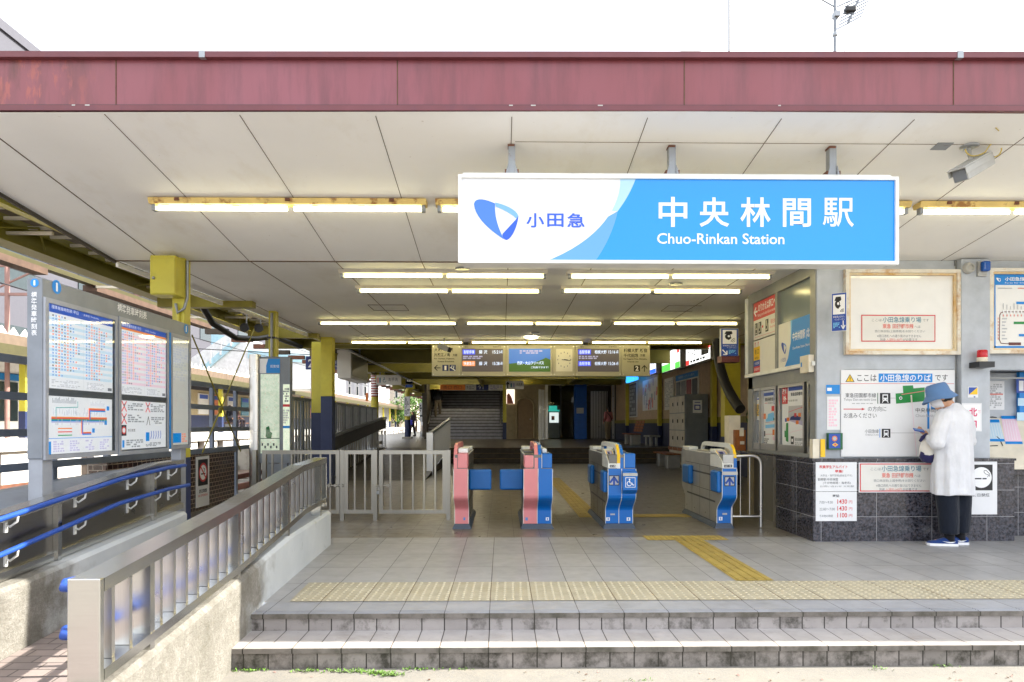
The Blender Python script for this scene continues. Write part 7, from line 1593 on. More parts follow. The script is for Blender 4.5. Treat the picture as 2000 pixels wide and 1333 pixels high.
emis('ad_white', (244, 246, 244), 0.55); emis('ad_green', (90, 190, 80), 0.5); emis('ad_red', (214, 60, 56), 0.5); emis('ad_blue', (40, 90, 220), 0.6); emis('ad_sky', (50, 150, 240), 0.7); emis('screen_dim', (88, 82, 88), 0.08); emis('screen_text', (196, 214, 250), 0.4); emis('screen_blue', (60, 70, 210), 0.3); emis('screen_orange', (226, 130, 60), 0.25); emis('ad_sky2', (60, 104, 180), 0.22); emis('ad_land', (62, 98, 40), 0.1); emis('teal_lit', (60, 200, 180), 0.4); emis('clock_face', (200, 196, 178), 0.05); emis('lit_poster', (252, 232, 214), 0.5)
def ad(u0, v0, u1, v1, label, paint, X):
    global m
    f = side_left(X); a0, b1 = f.px(u0, v0); a1, b0 = f.px(u1, v1); root = thing('lit_advert', f.p((a0 + a1) / 2, b0), label, 'lightbox', 'lit adverts along the hall wall')
    m = MB(); m.fbox(f, a0 - 0.02, a1 + 0.02, b0 - 0.02, b1 + 0.02, -0.16, 0, 'white_frame'); m.build('case', root)
    m = MB(); m.rect(f, a0, a1, b0, b1, 0.002, 'ad_white'); paint(m, f, a0, a1, b0, b1); m.build('face', root)
def pa(m, f, a0, a1, b0, b1): W = a1 - a0; Hh = b1 - b0; m.txt(f, 'クリーニング', a0 + W * 0.08, b0 + Hh * 0.4, a0 + W * 0.62, b0 + Hh * 0.85, 'ink_k', 0.004, bold=0.02); m.rect(f, a0 + W * 0.66, a0 + W * 0.95, b0 + Hh * 0.3, b0 + Hh * 0.8, 0.004, 'ink_lgrey'); m.rect(f, a0, a0 + W * 0.15, b0, b0 + Hh * 0.28, 0.004, 'ad_red'); bars_of_text(m, f, a0 + W * 0.2, a0 + W * 0.9, b0 + Hh * 0.06, b0 + Hh * 0.24, 1, 'ink_mid', 0.004, 3, words=4); m.rect(f, a0 + W * 0.93, a1, b0 + Hh * 0.6, b1, 0.005, 'ad_red')
def pb(m, f, a0, a1, b0, b1): W = a1 - a0; Hh = b1 - b0; m.rect(f, a0, a0 + W * 0.5, b0, b0 + Hh * 0.36, 0.004, 'ad_green'); m.rect(f, a0 + W * 0.75, a1, b0, b0 + Hh * 0.3, 0.004, 'ad_green'); m.txt(f, '歯科クリニック', a0 + W * 0.06, b0 + Hh * 0.5, a0 + W * 0.75, b0 + Hh * 0.8, 'ink_k', 0.004); m.rect(f, a0 + W * 0.85, a0 + W * 0.97, b0 + Hh * 0.75, b1 - Hh * 0.04, 0.004, 'ad_red')
def pc(m, f, a0, a1, b0, b1): W = a1 - a0; Hh = b1 - b0; m.rect(f, a0, a1, b0, b0 + Hh * 0.3, 0.004, 'ad_blue'); m.txt(f, '学習塾', a0 + W * 0.2, b0 + Hh * 0.45, a0 + W * 0.8, b0 + Hh * 0.8, 'ink_navy2', 0.004)
ad(1340, 683, 1387, 700, 'white lit advert with black lettering and a red corner, nearest to the office', pa, 5.3)
ad(1293, 693, 1328, 717, 'lit advert with a green lower half, between the two others on the hall wall', pb, 5.3)
ad(1268, 705, 1281, 728, 'small lit advert with a blue lower band, just right of the departure board', pc, 5.3)
m = MB(); f = side_left(5.4); m.bp(f, 1227, 736, 1247, 742, 0, 0.1, 'ad_sky'); m.build('lit_advert', label='low lit blue advert strip under the right end of the departure board', category='lightbox', group='lit adverts along the hall wall')
# lockers
root = thing('coin_locker', (5.4, 19.4, 0), 'tall grey coin locker block with cream doors against the hall wall', 'locker')
m = MB(); m.bbox(5.09, 5.74, 18.9, 20.6, 0.08, 2.1, 'board_grey', 0.008); m.box(5.12, 5.74, 18.93, 20.55, 0, 0.08, 'black_metal'); m.build('cabinet', root)
for i in range(3):
    for j in range(4):
        m = MB(); y0 = 18.93 + i * 0.55; z0 = 0.12 + j * 0.49; m.box(5.068, 5.088, y0, y0 + 0.53, z0, z0 + 0.47, 'cream_frame'); d = m.build('door', root); m = MB(); m.box(5.05, 5.067, y0 + 0.06, y0 + 0.12, z0 + 0.2, z0 + 0.3, 'black_metal'); m.build('lock', d)
m = MB(); f = front(18.9); m.bp(f, 1353, 782, 1371, 807, 0.001, 0.004, 'paper'); m.rp(f, 1356, 791, 1368, 801, 0.006, 'ink_navy2'); m.rp(f, 1358, 793, 1366, 799, 0.008, 'ink_w'); m.lp(f, [(1357, 786.5), (1367, 786.5)], 0.02, 0.006, 'ink_navy2'); m.build('locker_sign', root)
# benches
def bench(x, y, z, n, label, mat='wood_orange', w_=0.55):
    root = thing('bench', (x, y, z), label, 'bench', 'benches along the hall wall')
    for i in range(n):
        y0 = y + i * w_
        m = MB()
        for k in range(4): m.box(x - 0.02 + k * 0.11, x + 0.075 + k * 0.11, y0, y0 + w_ - 0.06, z + 0.40, z + 0.43, mat)
        m.build('seat', root); m = MB()
        for k in range(4): m.box(x + 0.44 + k * 0.03, x + 0.46 + k * 0.03, y0, y0 + w_ - 0.06, z + 0.5 + k * 0.11, z + 0.59 + k * 0.11, mat)
        m.build('backrest', root)
    for y0 in (y + 0.1, y + n * w_ - 0.5):
        m = MB(); m.bbox(x + 0.05, x + 0.42, y0, y0 + 0.3, z, z + 0.395, 'gate_silver', 0.02); m.build('leg', root)
bench(4.75, 25.2, 0.478, 3, 'orange slatted bench on the upper level, near the person in pink')
bench(4.62, 19.1, 0.0, 3, 'orange slatted bench on the hall floor beside the coin lockers')
m = MB(); m.bbox(5.2, 5.6, 24.0, 25.0, 0.80, 0.86, 'gate_silver', 0.02); m.bbox(5.25, 5.32, 24.1, 24.2, 0.478, 0.8, 'gate_silver'); m.bbox(5.25, 5.32, 24.8, 24.9, 0.478, 0.8, 'gate_silver'); m.bbox(5.45, 5.52, 24.1, 24.2, 0.478, 0.8, 'gate_silver'); m.bbox(5.45, 5.52, 24.8, 24.9, 0.478, 0.8, 'gate_silver'); m.build('stool', **tg('low white bench without a back on the upper level, left of the lockers', 'bench'))
# leaflet rack, duct and column beside the office
root = thing('leaflet_rack', (3.42, 9.8, 0), 'narrow brown leaflet rack at the far corner of the office', 'rack')
f = front(9.75); m = MB(); m.bp(f, 1424, 812, 1446, 900, -0.2, 0, 'cream_frame'); m.build('back_board', root); m = MB(); m.bp(f, 1432, 840, 1452, 882, 0.002, 0.09, 'wood_orange'); m.bp(f, 1440, 836, 1448, 852, 0.091, 0.1, 'cream_frame'); m.bp(f, 1441, 862, 1449, 868, 0.091, 0.1, 'cream_frame'); m.build('tray', root)
m = MB(); P3 = lambda u, v, y: atY(u, v, y); m.tube(bez(P3(1400, 664, 10.6), P3(1402, 725, 10.5), P3(1420, 765, 10.2), P3(1446, 800, 9.75), 16), 0.075, 'black_rubber', 12); m.build('cable_duct', **tg('thick black cable duct curving down from the ceiling to the office', 'duct'))
column(4.62, 4.95, 14.2, 3.04, 1.0, 'broad yellow column behind the black cable duct at the right of the hall', d=0.25)
emis('tube_far', (255, 244, 210), 22.0)
lamp(-3.7, -1.3, 36.9, 3.6, 'far lamp under the canopy right above the staircase', tube='tube_far'); lamp(-3.4, -1.0, 31.0, 3.6, 'far lamp under the canopy before the staircase', tube='tube_far'); lamp(1.5, 3.9, 27.1, 3.6, 'far lamp under the canopy before the waiting room', tube='tube_far'); lamp(-3.0, -0.6, 23.4, 3.6, 'far lamp under the canopy above the ramp railing', tube='tube_far')  # lamp above the staircase is added, unseen behind the beams, to light the flight
# ---- hanging departure board
yd = 14.8; fdp = front(yd)
root = thing('departure_board', (0.7, yd, 2.2), 'wide cream departure board with screens hanging at the end of the hall ceiling', 'departure board')
m = MB()
mk('sign_cream', (172, 168, 150), 0.4, var=0.03)
for u0, u1 in ((843.5, 900), (900.6, 988), (988.6, 1079.4), (1080, 1123), (1123.6, 1214), (1214.6, 1269.5)):
    m = MB(); m.bp(fdp, u0, 674.5, u1, 735, -0.16, 0, 'sign_cream')
    for u, v in ((u0 + 3, 677.5), (u1 - 3, 677.5), (u0 + 3, 731.5), (u1 - 3, 731.5)): a, b = fdp.px(u, v); m.lathe(fdp, a, b, [(0.014, 0), (0.012, 0.008)], 'aluminium', 8)
    m.build('panel', root)
for u in (910, 1144): m = MB(); a, b = fdp.px(u, 674); m.box(a - 0.05, a + 0.05, yd + 0.02, yd + 0.12, b, 3.04, 'black_metal'); m.build('hanger', root)
m = MB(); m.tp(fdp, '大和・藤沢', 848, 680, 885, 687, 'ink_k', 0.003, bold=0.022); m.tp(fdp, '片瀬江ノ島', 848, 690, 879, 697, 'ink_k', 0.003, bold=0.022); m.tp(fdp, '方面', 884, 691.5, 893, 696.5, 'ink_k', 0.003, bold=0.022); m.tp(fdp, 'For Yamato, Fujisawa,', 848, 699.5, 888, 703, 'ink_k', 0.003, bold=0.022); m.tp(fdp, 'Katase-Enoshima', 855, 705, 887, 708, 'ink_k', 0.003, bold=0.022)
m.lp(fdp, [(849, 719), (860, 719)], 0.018, 0.003, 'ink_k'); m.lp(fdp, [(854, 714), (848.5, 719), (854, 724)], 0.018, 0.004, 'ink_k'); m.rp(fdp, 864, 713, 876, 725, 0.003, 'ink_navy'); m.tp(fdp, '1', 868, 715, 872, 723.5, 'ink_w', 0.005, bold=0.04); m.rp(fdp, 878, 713, 890, 725, 0.003, 'ink_navy'); m.lp(fdp, [(879.5, 718), (889, 724)], 0.02, 0.005, 'ink_w'); m.lp(fdp, [(882, 718), (883, 714.5)], 0.016, 0.005, 'ink_w'); m.lp(fdp, [(886, 720), (886.5, 715)], 0.016, 0.005, 'ink_w'); m.build('direction_text', root)
m = MB(); m.tp(fdp, '相模大野 新宿', 1218, 681, 1264, 689, 'ink_k', 0.003, bold=0.022); m.tp(fdp, '千代田線', 1218, 691, 1246, 698.5, 'ink_k', 0.003, bold=0.022); m.tp(fdp, '方面', 1250, 692, 1260, 697, 'ink_k', 0.003, bold=0.022); m.tp(fdp, 'For Sagami-Ono, Shinjuku,', 1218, 700, 1264, 704, 'ink_k', 0.003, bold=0.022); m.tp(fdp, 'Chiyoda Line', 1225, 705.5, 1247, 709, 'ink_k', 0.003, bold=0.022)
m.rp(fdp, 1238, 714, 1250, 726, 0.003, 'ink_k'); m.tp(fdp, '2', 1241, 715.5, 1247, 724.5, 'ink_w', 0.005, bold=0.03); m.lp(fdp, [(1258.5, 726), (1258.5, 716)], 0.018, 0.003, 'ink_k'); m.lp(fdp, [(1253.5, 720), (1258.5, 714.5), (1263.5, 720)], 0.018, 0.004, 'ink_k'); m.build('direction_text', root)
def screen(u0, u1, rows, dim):
    global m
    m = MB(); m.rp(fdp, u0, 681.5, u1, 726.5, 0.004, dim)
    m.tp(fdp, '種別', u0 + 5, 676.5, u0 + 12, 679.5, 'ink_mid', 0.002); m.tp(fdp, '行先', u0 + 34, 676.5, u0 + 42, 679.5, 'ink_mid', 0.002); m.tp(fdp, '発車時刻', u0 + 60, 676.5, u0 + 76, 679.5, 'ink_mid', 0.002)
    for k, (kind, col, dest, tm) in enumerate(rows):
        y = 683 + k * 22.5; m.rp(fdp, u0 + 1, y, u0 + 25.5, y + 10, 0.006, col); m.tp(fdp, kind, u0 + 3, y + 1.5, u0 + 24, y + 8.5, 'screen_text', 0.008); m.tp(fdp, dest, u0 + 33, y + 1.5, u0 + (49 if len(dest) < 4 else 56), y + 8.5, 'screen_text', 0.006); m.tp(fdp, tm, u0 + 60, y + 2, u0 + 73, y + 8, 'screen_text', 0.006); m.tp(fdp, '6両', u0 + 75, y + 2, u0 + 79, y + 8, 'screen_text', 0.006)
        if k == 0:
            a0, b1 = fdp.px(u0 + 2, 695); a1, b0 = fdp.px(u0 + 42, 702); bars_of_text(m, fdp, a0, a1, b0, b1, 2, 'screen_text2', 0.006, int(u0), words=4)
    m.build('screen', root)
emis('screen_text2', (150, 150, 190), 0.2)
screen(902.5, 982.5, (('各駅停車', 'screen_blue', '藤 沢', '15:21'), ('快速急行', 'screen_orange', '藤 沢', '15:28')), 'screen_dim'); screen(1128.5, 1209, (('各駅停車', 'screen_blue', '相模大野', '15:16'), ('各駅停車', 'screen_blue', '相模大野', '15:26')), 'screen_dim')
m = MB(); m.rp(fdp, 994, 681.5, 1075, 726.5, 0.004, 'ad_sky2'); m.pp(fdp, [(994, 726.5), (994, 711), (1010, 709), (1030, 712), (1045, 708), (1060, 702), (1066, 699), (1075, 703), (1075, 726.5)], 0.006, 'ad_land'); m.tp(fdp, '丹沢・大山フリーパス', 1010, 706, 1062, 713, 'screen_text', 0.008, bold=0.01); m.tp(fdp, 'ご利用できます!', 1037, 716, 1071, 720, 'screen_text', 0.008); a0, b1 = fdp.px(1015, 684); a1, b0 = fdp.px(1060, 692); bars_of_text(m, fdp, a0, a1, b0, b1, 2, 'screen_text2', 0.008, 4, words=5); m.build('screen', root)
m = MB(); m.rp(fdp, 1086, 682, 1118, 726, 0.004, 'clock_face'); a, b = fdp.px(1102, 703)
for k in range(12): q = (a + 0.14 * math.cos(k * math.pi / 6), b + 0.16 * math.sin(k * math.pi / 6)); m.rect(fdp, q[0] - 0.008, q[0] + 0.008, q[1] - 0.015, q[1] + 0.015, 0.006, 'ink_grey')
m.line(fdp, [(a - 0.05, b - 0.0), (a + 0.13, b - 0.02)], 0.014, 0.008, 'ink_mid'); m.line(fdp, [(a, b), (a + 0.07, b - 0.008)], 0.022, 0.008, 'ink_mid'); m.build('clock', root)
root = thing('bullet_camera', tuple(atY(868, 668, 14.2)), 'small bullet security camera hanging before the left end of the departure board', 'camera')
c0, c1 = atY(854, 673, 14.15), atY(881, 685, 14.0); dd = (c1 - c0).normalized(); M_ = dd.to_track_quat('-Y', 'Z').to_matrix(); cen = (c0 + c1) / 2
m = MB(); turned((-0.055, 0.055, -0.13, 0.13, -0.055, 0.055), (cen, M_), m, 'camera_white'); m.build('body', root); m = MB(); turned((-0.05, 0.05, -0.16, -0.131, -0.05, 0.05), (cen, M_), m, 'black_metal', 0.004); m.build('lens_hood', root); m = MB(); m.tube([cen + Vector((0, 0, 0.05)), Vector((cen.x, cen.y, 3.03))], 0.015, 'galv', 8); m.build('bracket', root)
# ---- stairs at the back
YS0 = 36.0; sx0, sx1 = -3.95, 0.05
root = thing('staircase', ((sx0 + sx1) / 2, YS0, 0.478), 'wide dark staircase rising at the far end of the hall', 'stairs')
m = MB()
for i in range(20):
    y = YS0 + i * 0.3; z = 0.478 + i * 0.17; m.box(sx0, sx1, y, y + 0.34, z if i == 0 else z - 0.12, z + 0.17, 'stair_dark'); m.box(sx0, sx1, y - 0.012, y + 0.02, z + 0.13, z + 0.172, 'stair_edge')
m.build('flight', root)
m = MB(); m.box(sx0 - 0.12, sx0, YS0, 42.5, 0.478, 4.3, 'dark_tile'); m.box(sx1, sx1 + 0.1, YS0 + 0.2, 42.5, 0.478, 4.3, 'dark_tile'); m.build('side_wall', root)
for x in (sx0 + 0.1, sx1 - 0.1): m = MB(); m.tube([(x, YS0 - 0.2, 1.3), (x, YS0, 1.35), (x, YS0 + 6, 1.35 + 3.4)], 0.03, 'stainless_fine', 8); m.build('handrail', root)
m = MB(); m.box(sx0 - 1, 14, 42.5, 42.7, 0.4, 5, 'dark_tile'); m.build('stair_end_wall', **tg('dark end wall behind the top of the staircase', 'wall'))
f = front(35.7)
root = thing('direction_sign', tuple(f.p(*f.px(915, 763))), 'long direction sign with orange and navy fields over the staircase', 'sign')
m = MB(); m.bp(f, 859, 750.5, 985, 763, -0.1, 0, 'paper_grey'); m.build('case', root); emis('sign_orange', (176, 96, 28), 0.05)
m = MB(); m.rp(f, 859.5, 751, 908.5, 762.5, 0.004, 'sign_orange'); m.tp(f, '南口 西口', 866, 753.5, 902, 760.5, 'ink_k', 0.008); m.rp(f, 930, 751.5, 954, 762.5, 0.004, 'ink_navy'); m.tp(f, '↑1', 933, 753, 944, 761, 'ink_w', 0.008); m.tp(f, '↑出口', 911, 753, 926, 761, 'ink_k', 0.006); a0, b1 = f.px(957, 753); a1, b0 = f.px(982, 761); bars_of_text(m, f, a0, a1, b0, b1, 3, 'ink_lav', 0.006, 3, words=3); m.build('face', root)
# back wall with the arched door, the lit poster, the toilet sign
YB = 36.2
fbk = front(YB)
root = thing('end_wall', (3, YB, 0.478), 'brownish end wall with an arched door right of the staircase', 'wall')
m = MB(); m.box(0.2, 2.6, YB, YB + 0.2, 0.478, 3.62, 'warm_wall'); m.box(6.3, 14, YB, YB + 0.2, 0.478, 3.62, 'navy_wall'); m.build('wall', root)
a0, b1 = fbk.px(1011, 780); a1, b0 = fbk.px(1041, 856); am = (a0 + a1) / 2; r = (a1 - a0) / 2
mk('door_brown', (138, 114, 84), 0.5); 
arch = [(a0, b0), (a1, b0)] + [(am + r * math.cos(R(t)), b1 - r + r * math.sin(R(t))) for t in range(0, 181, 15)]
m = MB(); m.prism(fbk, arch, 0.002, 0.04, 'door_brown'); d = m.build('door', root)
m = MB(); pts = [(a0 - 0.06, b0)] + [(am + (r + 0.06) * math.cos(R(t)), b1 - r + (r + 0.06) * math.sin(R(t))) for t in range(180, -1, -15)] + [(a1 + 0.06, b0)]
m.tube([fbk.p(a, b, 0.05) for a, b in pts], 0.05, 'warm_wall', 8); m.build('door_frame', d); m = MB(); m.lathe(fbk, a1 - 0.15, b0 + 1.0, [(0.03, 0.04), (0.03, 0.09)], 'aluminium', 8); m.build('door_handle', d)
m = MB(); f = front(YB - 0.05); m.bp(f, 989, 761, 1005, 789, -0.05, 0, 'lit_poster'); m.pp(f, [(990, 789), (990, 772), (994, 768), (999, 776), (1003, 789)], 0.005, 'ink_salmon'); m.build('lit_poster', **tg('bright lit poster between the staircase and the arched door', 'lightbox'))
f = front(30.2)
m = MB(); m.bp(f, 988, 744.5, 1023, 760.5, -0.06, 0, 'paper_grey'); m.lp(f, [(991.5, 758), (991.5, 748)], 0.05, 0.004, 'ink_k'); m.lp(f, [(989, 750.5), (991.5, 747), (994, 750.5)], 0.05, 0.006, 'ink_k'); m.tp(f, 'お手洗', 1009, 748.5, 1020, 753, 'ink_mid', 0.004); m.rp(f, 997, 749, 1000, 757, 0.004, 'ink_teal'); m.rp(f, 1002, 749, 1005, 757, 0.004, 'ink_lav'); a = f.px(995, 744)[0]; 
for u in (993, 1017): q = f.px(u, 744.5); m.box(q[0] - 0.02, q[0] + 0.02, 30.22, 30.25, q[1], 3.6, 'galv')
m.build('toilet_sign', **tg('white hanging toilet sign with an upward arrow, beside the yellow column at the stairs', 'sign'))
r_ = thing('steel_column', (0.12, 35.4, 0.478), 'thin yellow column at the right edge of the staircase', 'column', 'yellow steel columns')
m = MB(); m.box(0.06, 0.24, 35.3, 35.5, 1.35, 3.6, 'yellow_steel'); m.build('shaft', r_); m = MB(); m.box(0.055, 0.245, 35.295, 35.505, 0.478, 1.35, 'navy_paint'); m.build('painted_base', r_)
for x, y, lb in ((1.0, 32.5, 'round ceiling downlight left of the toilet door'), (0.6, 13.9, 'round ceiling downlight in front of the departure board'), (1.45, 33.5, 'round ceiling downlight right of the toilet sign')):
    m = MB(); emis('downlight', (255, 238, 190), 12.0); zz = 3.04 if y < 15 else 3.62; m.lathe(Fr((x, y, zz - 0.004), (1, 0, 0), (0, -1, 0)), 0, 0, [(0.12, 0), (0.12, 0.02), (0.09, 0.025)], 'downlight', 16); m.build('downlight', label=lb, category='lamp', group='round ceiling downlights')
# waiting room
YWR = 34.6; fwr = front(YWR)
root = thing('waiting_room', (3.6, YWR, 0.478), 'glazed waiting room with a dark blue pillar at the end of the hall', 'room')
def wb(u0, v0, u1, v1, c0, c1, mat, name):
    global m
    m = MB(); m.bp(fwr, u0, v0, u1, v1, c0, c1, mat); return m.build(name, root)
wb(1068, 739, 1122, 753, -0.15, 0, 'sign_cream', 'header'); wb(1146, 739, 1197, 753, -0.15, 0, 'sign_cream', 'header'); wb(1065, 738, 1070, 858, -0.1, 0.01, 'stainless_fine', 'post'); wb(1195.5, 738, 1200, 858, -0.1, 0.01, 'stainless_fine', 'post')
wb(1122, 736, 1145.5, 858, -0.3, 0.06, 'blue_pillar' if 'blue_pillar' in MATS else mk('blue_pillar', (16, 84, 176), 0.35), 'pillar')
f = fwr.off(0.06); m = MB(); m.tp(f, '待合室', 1126, 746, 1141, 752, 'ink_w', 0.004); m.rp(f, 1126, 797, 1140, 808, 0.004, 'ink_lgrey'); m.build('pillar_sign', root)
m = MB(); m.rp(fwr, 1070, 753, 1121, 858, -0.05, 'pane_dark'); m.build('glass', root); m = MB(); m.bp(fwr, 1094, 753, 1097, 858, -0.06, -0.03, 'black_metal'); m.build('mullion', root)
m = MB(); m.bp(fwr, 1065, 735, 1230, 739, -2.0, 0, 'dark_tile'); m.box(2.2, 6.4, YWR + 2.6, YWR + 2.8, 0.478, 3.6, 'dark_tile'); m.bp(fwr, 1202, 739, 1228, 858, -0.2, 0, 'navy_dark' if 'navy_dark' in MATS else mk('navy_dark', (22, 26, 40), 0.5), ) ; m.build('inner_wall', root)
m = MB(); 
for i in range(11): a, _ = fwr.px(1160 + i * 3.2, 760); m.box(a, a + 0.05, YWR + 1.2, YWR + 1.22, 0.5, 3.0, 'stainless_fine')
m.build('blind', root)
for i in range(4):
    f = front(34.0); a, b = f.px(1052 + i * 3.4, 800); m = MB(); m.box(a, a + 0.06, 34.0 + i * 0.15, 34.05 + i * 0.15, 0.48, 3.0, 'aluminium'); m.build('side_slat', root)
root = thing('vending_machine', (2.6, 35.4, 0.478), 'teal lit machine glowing behind the waiting room glass', 'machine')
f = front(35.4); m = MB(); m.bp(f, 1071, 792, 1093, 856, -0.5, 0, 'gate_silver'); m.build('cabinet', root); m = MB(); m.rp(f, 1072, 793, 1088, 803, 0.004, 'teal_lit'); m.rp(f, 1070.5, 801, 1093, 804, 0.006, 'teal_lit'); m.rp(f, 1073, 806, 1091, 826, 0.004, 'ad_white'); m.rp(f, 1077, 813, 1083, 821, 0.006, 'ink_salmon'); m.build('front', root)
# ---- railings in the hall
def slat_rail(name, pts, label, base_lift=0.08, mat='stainless_gate', top_mat='board_grey', band=0.0):
    root = thing(name, pts[0], label, 'railing'); P = [Vector(p) for p in pts]
    m = MB()
    for a, b in zip(P, P[1:]): m.bar(a, b, 0.09, 0.06, top_mat)
    m.build('top_rail', root)
    if band:
        m = MB()
        for a, b in zip(P, P[1:]): m.bar(a - Vector((0, 0, band / 2 + 0.05)), b - Vector((0, 0, band / 2 + 0.05)), 0.03, band, 'black_metal')
        m.build('dark_band', root)
    for a, b in zip(P, P[1:]):
        n = max(1, int((b - a).length / 0.22))
        for i in range(n + 1):
            q = a.lerp(b, i / n); m = MB(); zb = q.z - 0.95; m.box(q.x - 0.012, q.x + 0.012, q.y - 0.012, q.y + 0.012, zb, q.z - 0.03, mat); m.build('baluster', root)
    return root
slat_rail('ramp_railing', [(-3.82, 15.5, 1.0), (-3.8, 21.8, 1.46), (-3.8, 22.4, 1.46)], 'dark banded stainless ramp railing at the left of the hall', band=0.3)
r_ = slat_rail('ramp_railing', [(-1.78, 17.0, 1.03), (-1.68, 22.2, 1.44)], 'stainless ramp railing with a stout end post, left of the staircase')
m = MB(); m.box(-1.86, -1.70, 16.9, 17.0, 0.0, 1.05, 'stainless_fine'); m.build('end_post', r_)
m = MB(); m.box(-3.86, -3.83, 15.4, 22.5, 0.0, 0.5, 'dark_tile'); m.build('ramp_kerb', **tg('dark low kerb under the banded ramp railing', 'kerb'))
root = thing('ribbed_fence', (-4.4, 19, 0.3), 'grey ribbed metal fence panels along the platform edge of the hall', 'fence')
y = 14.2
while y < 24:
    m = MB()
    for k in range(9): m.box(-4.42 - (k % 2) * 0.03, -4.40 - (k % 2) * 0.03, y + k * 0.11, y + k * 0.11 + 0.115, 0.2, 1.78, 'office_panel')
    m.build('panel', root); m = MB(); m.box(-4.46, -4.38, y - 0.03, y + 0.03, 0, 1.82, 'fence_grey'); m.build('post', root); y += 1.0
m = MB(); m.box(-4.47, -4.37, 14.1, 24, 1.78, 1.84, 'board_grey'); m.build('top_rail', root)
# ---- hanging things on the left of the hall
f = front(21.0)
root = thing('platform_sign', tuple(f.p(*f.px(640, 722))), 'navy hanging platform sign behind the broad yellow column', 'sign')
m = MB(); m.bp(f, 597, 696, 680, 722, -0.1, 0, 'ink_navy'); m.build('case', root)
m = MB(); m.tp(f, '2', 602, 702, 611, 718, 'ink_w', 0.004, bold=0.02); m.build('number', root); m = MB(); m.tp(f, '町田・新宿 方面', 652, 705, 671, 711, 'ink_w', 0.004); m.tp(f, 'For Machida, Shinjuku', 652, 714, 672, 718, 'ink_w', 0.004); m.build('lettering', root)
for u in (615, 665): q = f.px(u, 696); m = MB(); m.box(q[0] - 0.02, q[0] + 0.02, 21.03, 21.07, q[1], 3.6, 'galv'); m.build('hanger', root)
root = thing('hanging_lightbox', (-4.4, 20.5, 2.5), 'large white sign box seen edge on, hanging left of the hall', 'sign')
m = MB(); m.bbox(-4.62, -4.22, 19.2, 21.6, 2.55, 3.35, 'paper_grey', 0.02); m.build('case', root); m = MB(); m.box(-4.215, -4.21, 19.3, 21.5, 2.62, 3.28, 'sign_cream'); m.build('face', root)
for y in (19.5, 21.3): m = MB(); m.box(-4.45, -4.4, y, y + 0.05, 3.35, 3.62, 'galv'); m.build('hanger', root)
m = MB(); f = front(27.2); m.bp(f, 735, 733, 783, 752, -0.1, 0, 'paper_grey'); m.tp(f, 'お手洗', 759, 738, 777, 745, 'ink_mid', 0.004); m.rp(f, 737, 738, 739.5, 748, 0.004, 'ink_salmon'); m.rp(f, 741, 738, 743.5, 748, 0.004, 'ink_teal'); x, z = f.px(751, 744); m.ring(f, x, z, 0.05, 0.07, 0.004, 'ink_teal', 12, R(80), R(360)); m.rp(f, 749.8, 737, 751, 743, 0.004, 'ink_teal')
for u in (742, 776): q = f.px(u, 733); m.box(q[0] - 0.02, q[0] + 0.02, 27.23, 27.26, q[1], 3.6, 'galv')
m.build('toilet_sign', **tg('white hanging toilet sign between the platform columns at the left', 'sign'))
m = MB(); f = front(33.0); m.bp(f, 792, 735, 806, 757, -0.08, 0, 'ink_navy2'); m.rp(f, 795, 737.5, 802, 746, 0.004, 'ink_w'); m.rp(f, 797, 739, 800, 744, 0.006, 'ink_k'); q = f.px(799, 735); m.box(q[0] - 0.02, q[0] + 0.02, 33.03, 33.06, q[1], 3.6, 'galv'); m.build('intercom_sign', label='small far blue intercom sign hanging above the platform at the left', category='sign', group='blue staff intercom signs')
m = MB(); f = front(27.0); m.bp(f, 714, 768, 719, 784, -0.03, 0, 'ink_orange'); m.build('column_tag', **tg('small orange tag beside the hatched platform column', 'tag'))
m = MB(); f = front(44.5); m.bp(f, 819, 787, 826, 824, -0.05, 0, 'paper'); m.bp(f, 826.3, 786, 834, 824, -0.05, 0, 'ink_lpink'); bars_of_text(m, f, f.px(827, 0)[0], f.px(833, 0)[0], f.px(0, 822)[1], f.px(0, 789)[1], 9, 'ink_pink', 0.006, 3, words=1); bars_of_text(m, f, f.px(820, 0)[0], f.px(825, 0)[0], f.px(0, 815)[1], f.px(0, 790)[1], 5, 'ink_mid', 0.006, 3, words=1); q = f.px(822, 850); m.box(q[0] - 0.05, q[0] + 0.05, 44.52, 44.58, 0.478, q[1] + 1.2, 'galv'); m.build('banner', **tg('pink and white banner board at the far platform column', 'banner'))
# ================================================================ outside on the left: canopy edge, tracks, far platform, town
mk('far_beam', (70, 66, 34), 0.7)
root = thing('cable_canopy', (-4.8, 10, 3.0), 'yellow beamed lean-to canopy with a cable ladder along the left roof edge', 'canopy')
m = MB(); m.box(-5.15, -4.45, 4.9, 30, 3.44, 3.48, 'rib_roof'); m.build('roof', root)
m = MB(); m.box(-4.47, -4.38, 4.9, 8.9, 3.2, 3.31, 'yellow_steel'); m.box(-4.47, -4.38, 8.95, 15, 3.2, 3.31, 'yellow_steel'); m.build('inner_beam', root)
m = MB(); m.box(-5.06, -4.96, 4.9, 15, 3.1, 3.36, 'yellow_dull'); m.box(-5.12, -4.9, 4.9, 15, 3.08, 3.1, 'yellow_dull'); m.build('outer_beam', root)
for x in (-4.86, -4.56): m = MB(); m.box(x - 0.015, x + 0.015, 4.9, 15, 3.24, 3.3, 'yellow_dull'); m.build('ladder_rail', root)
for i in range(30): y = 5.0 + i * 0.34; m = MB(); m.box(-4.84, -4.58, y, y + 0.03, 3.25, 3.28, 'cream_frame'); m.build('ladder_rung', root)
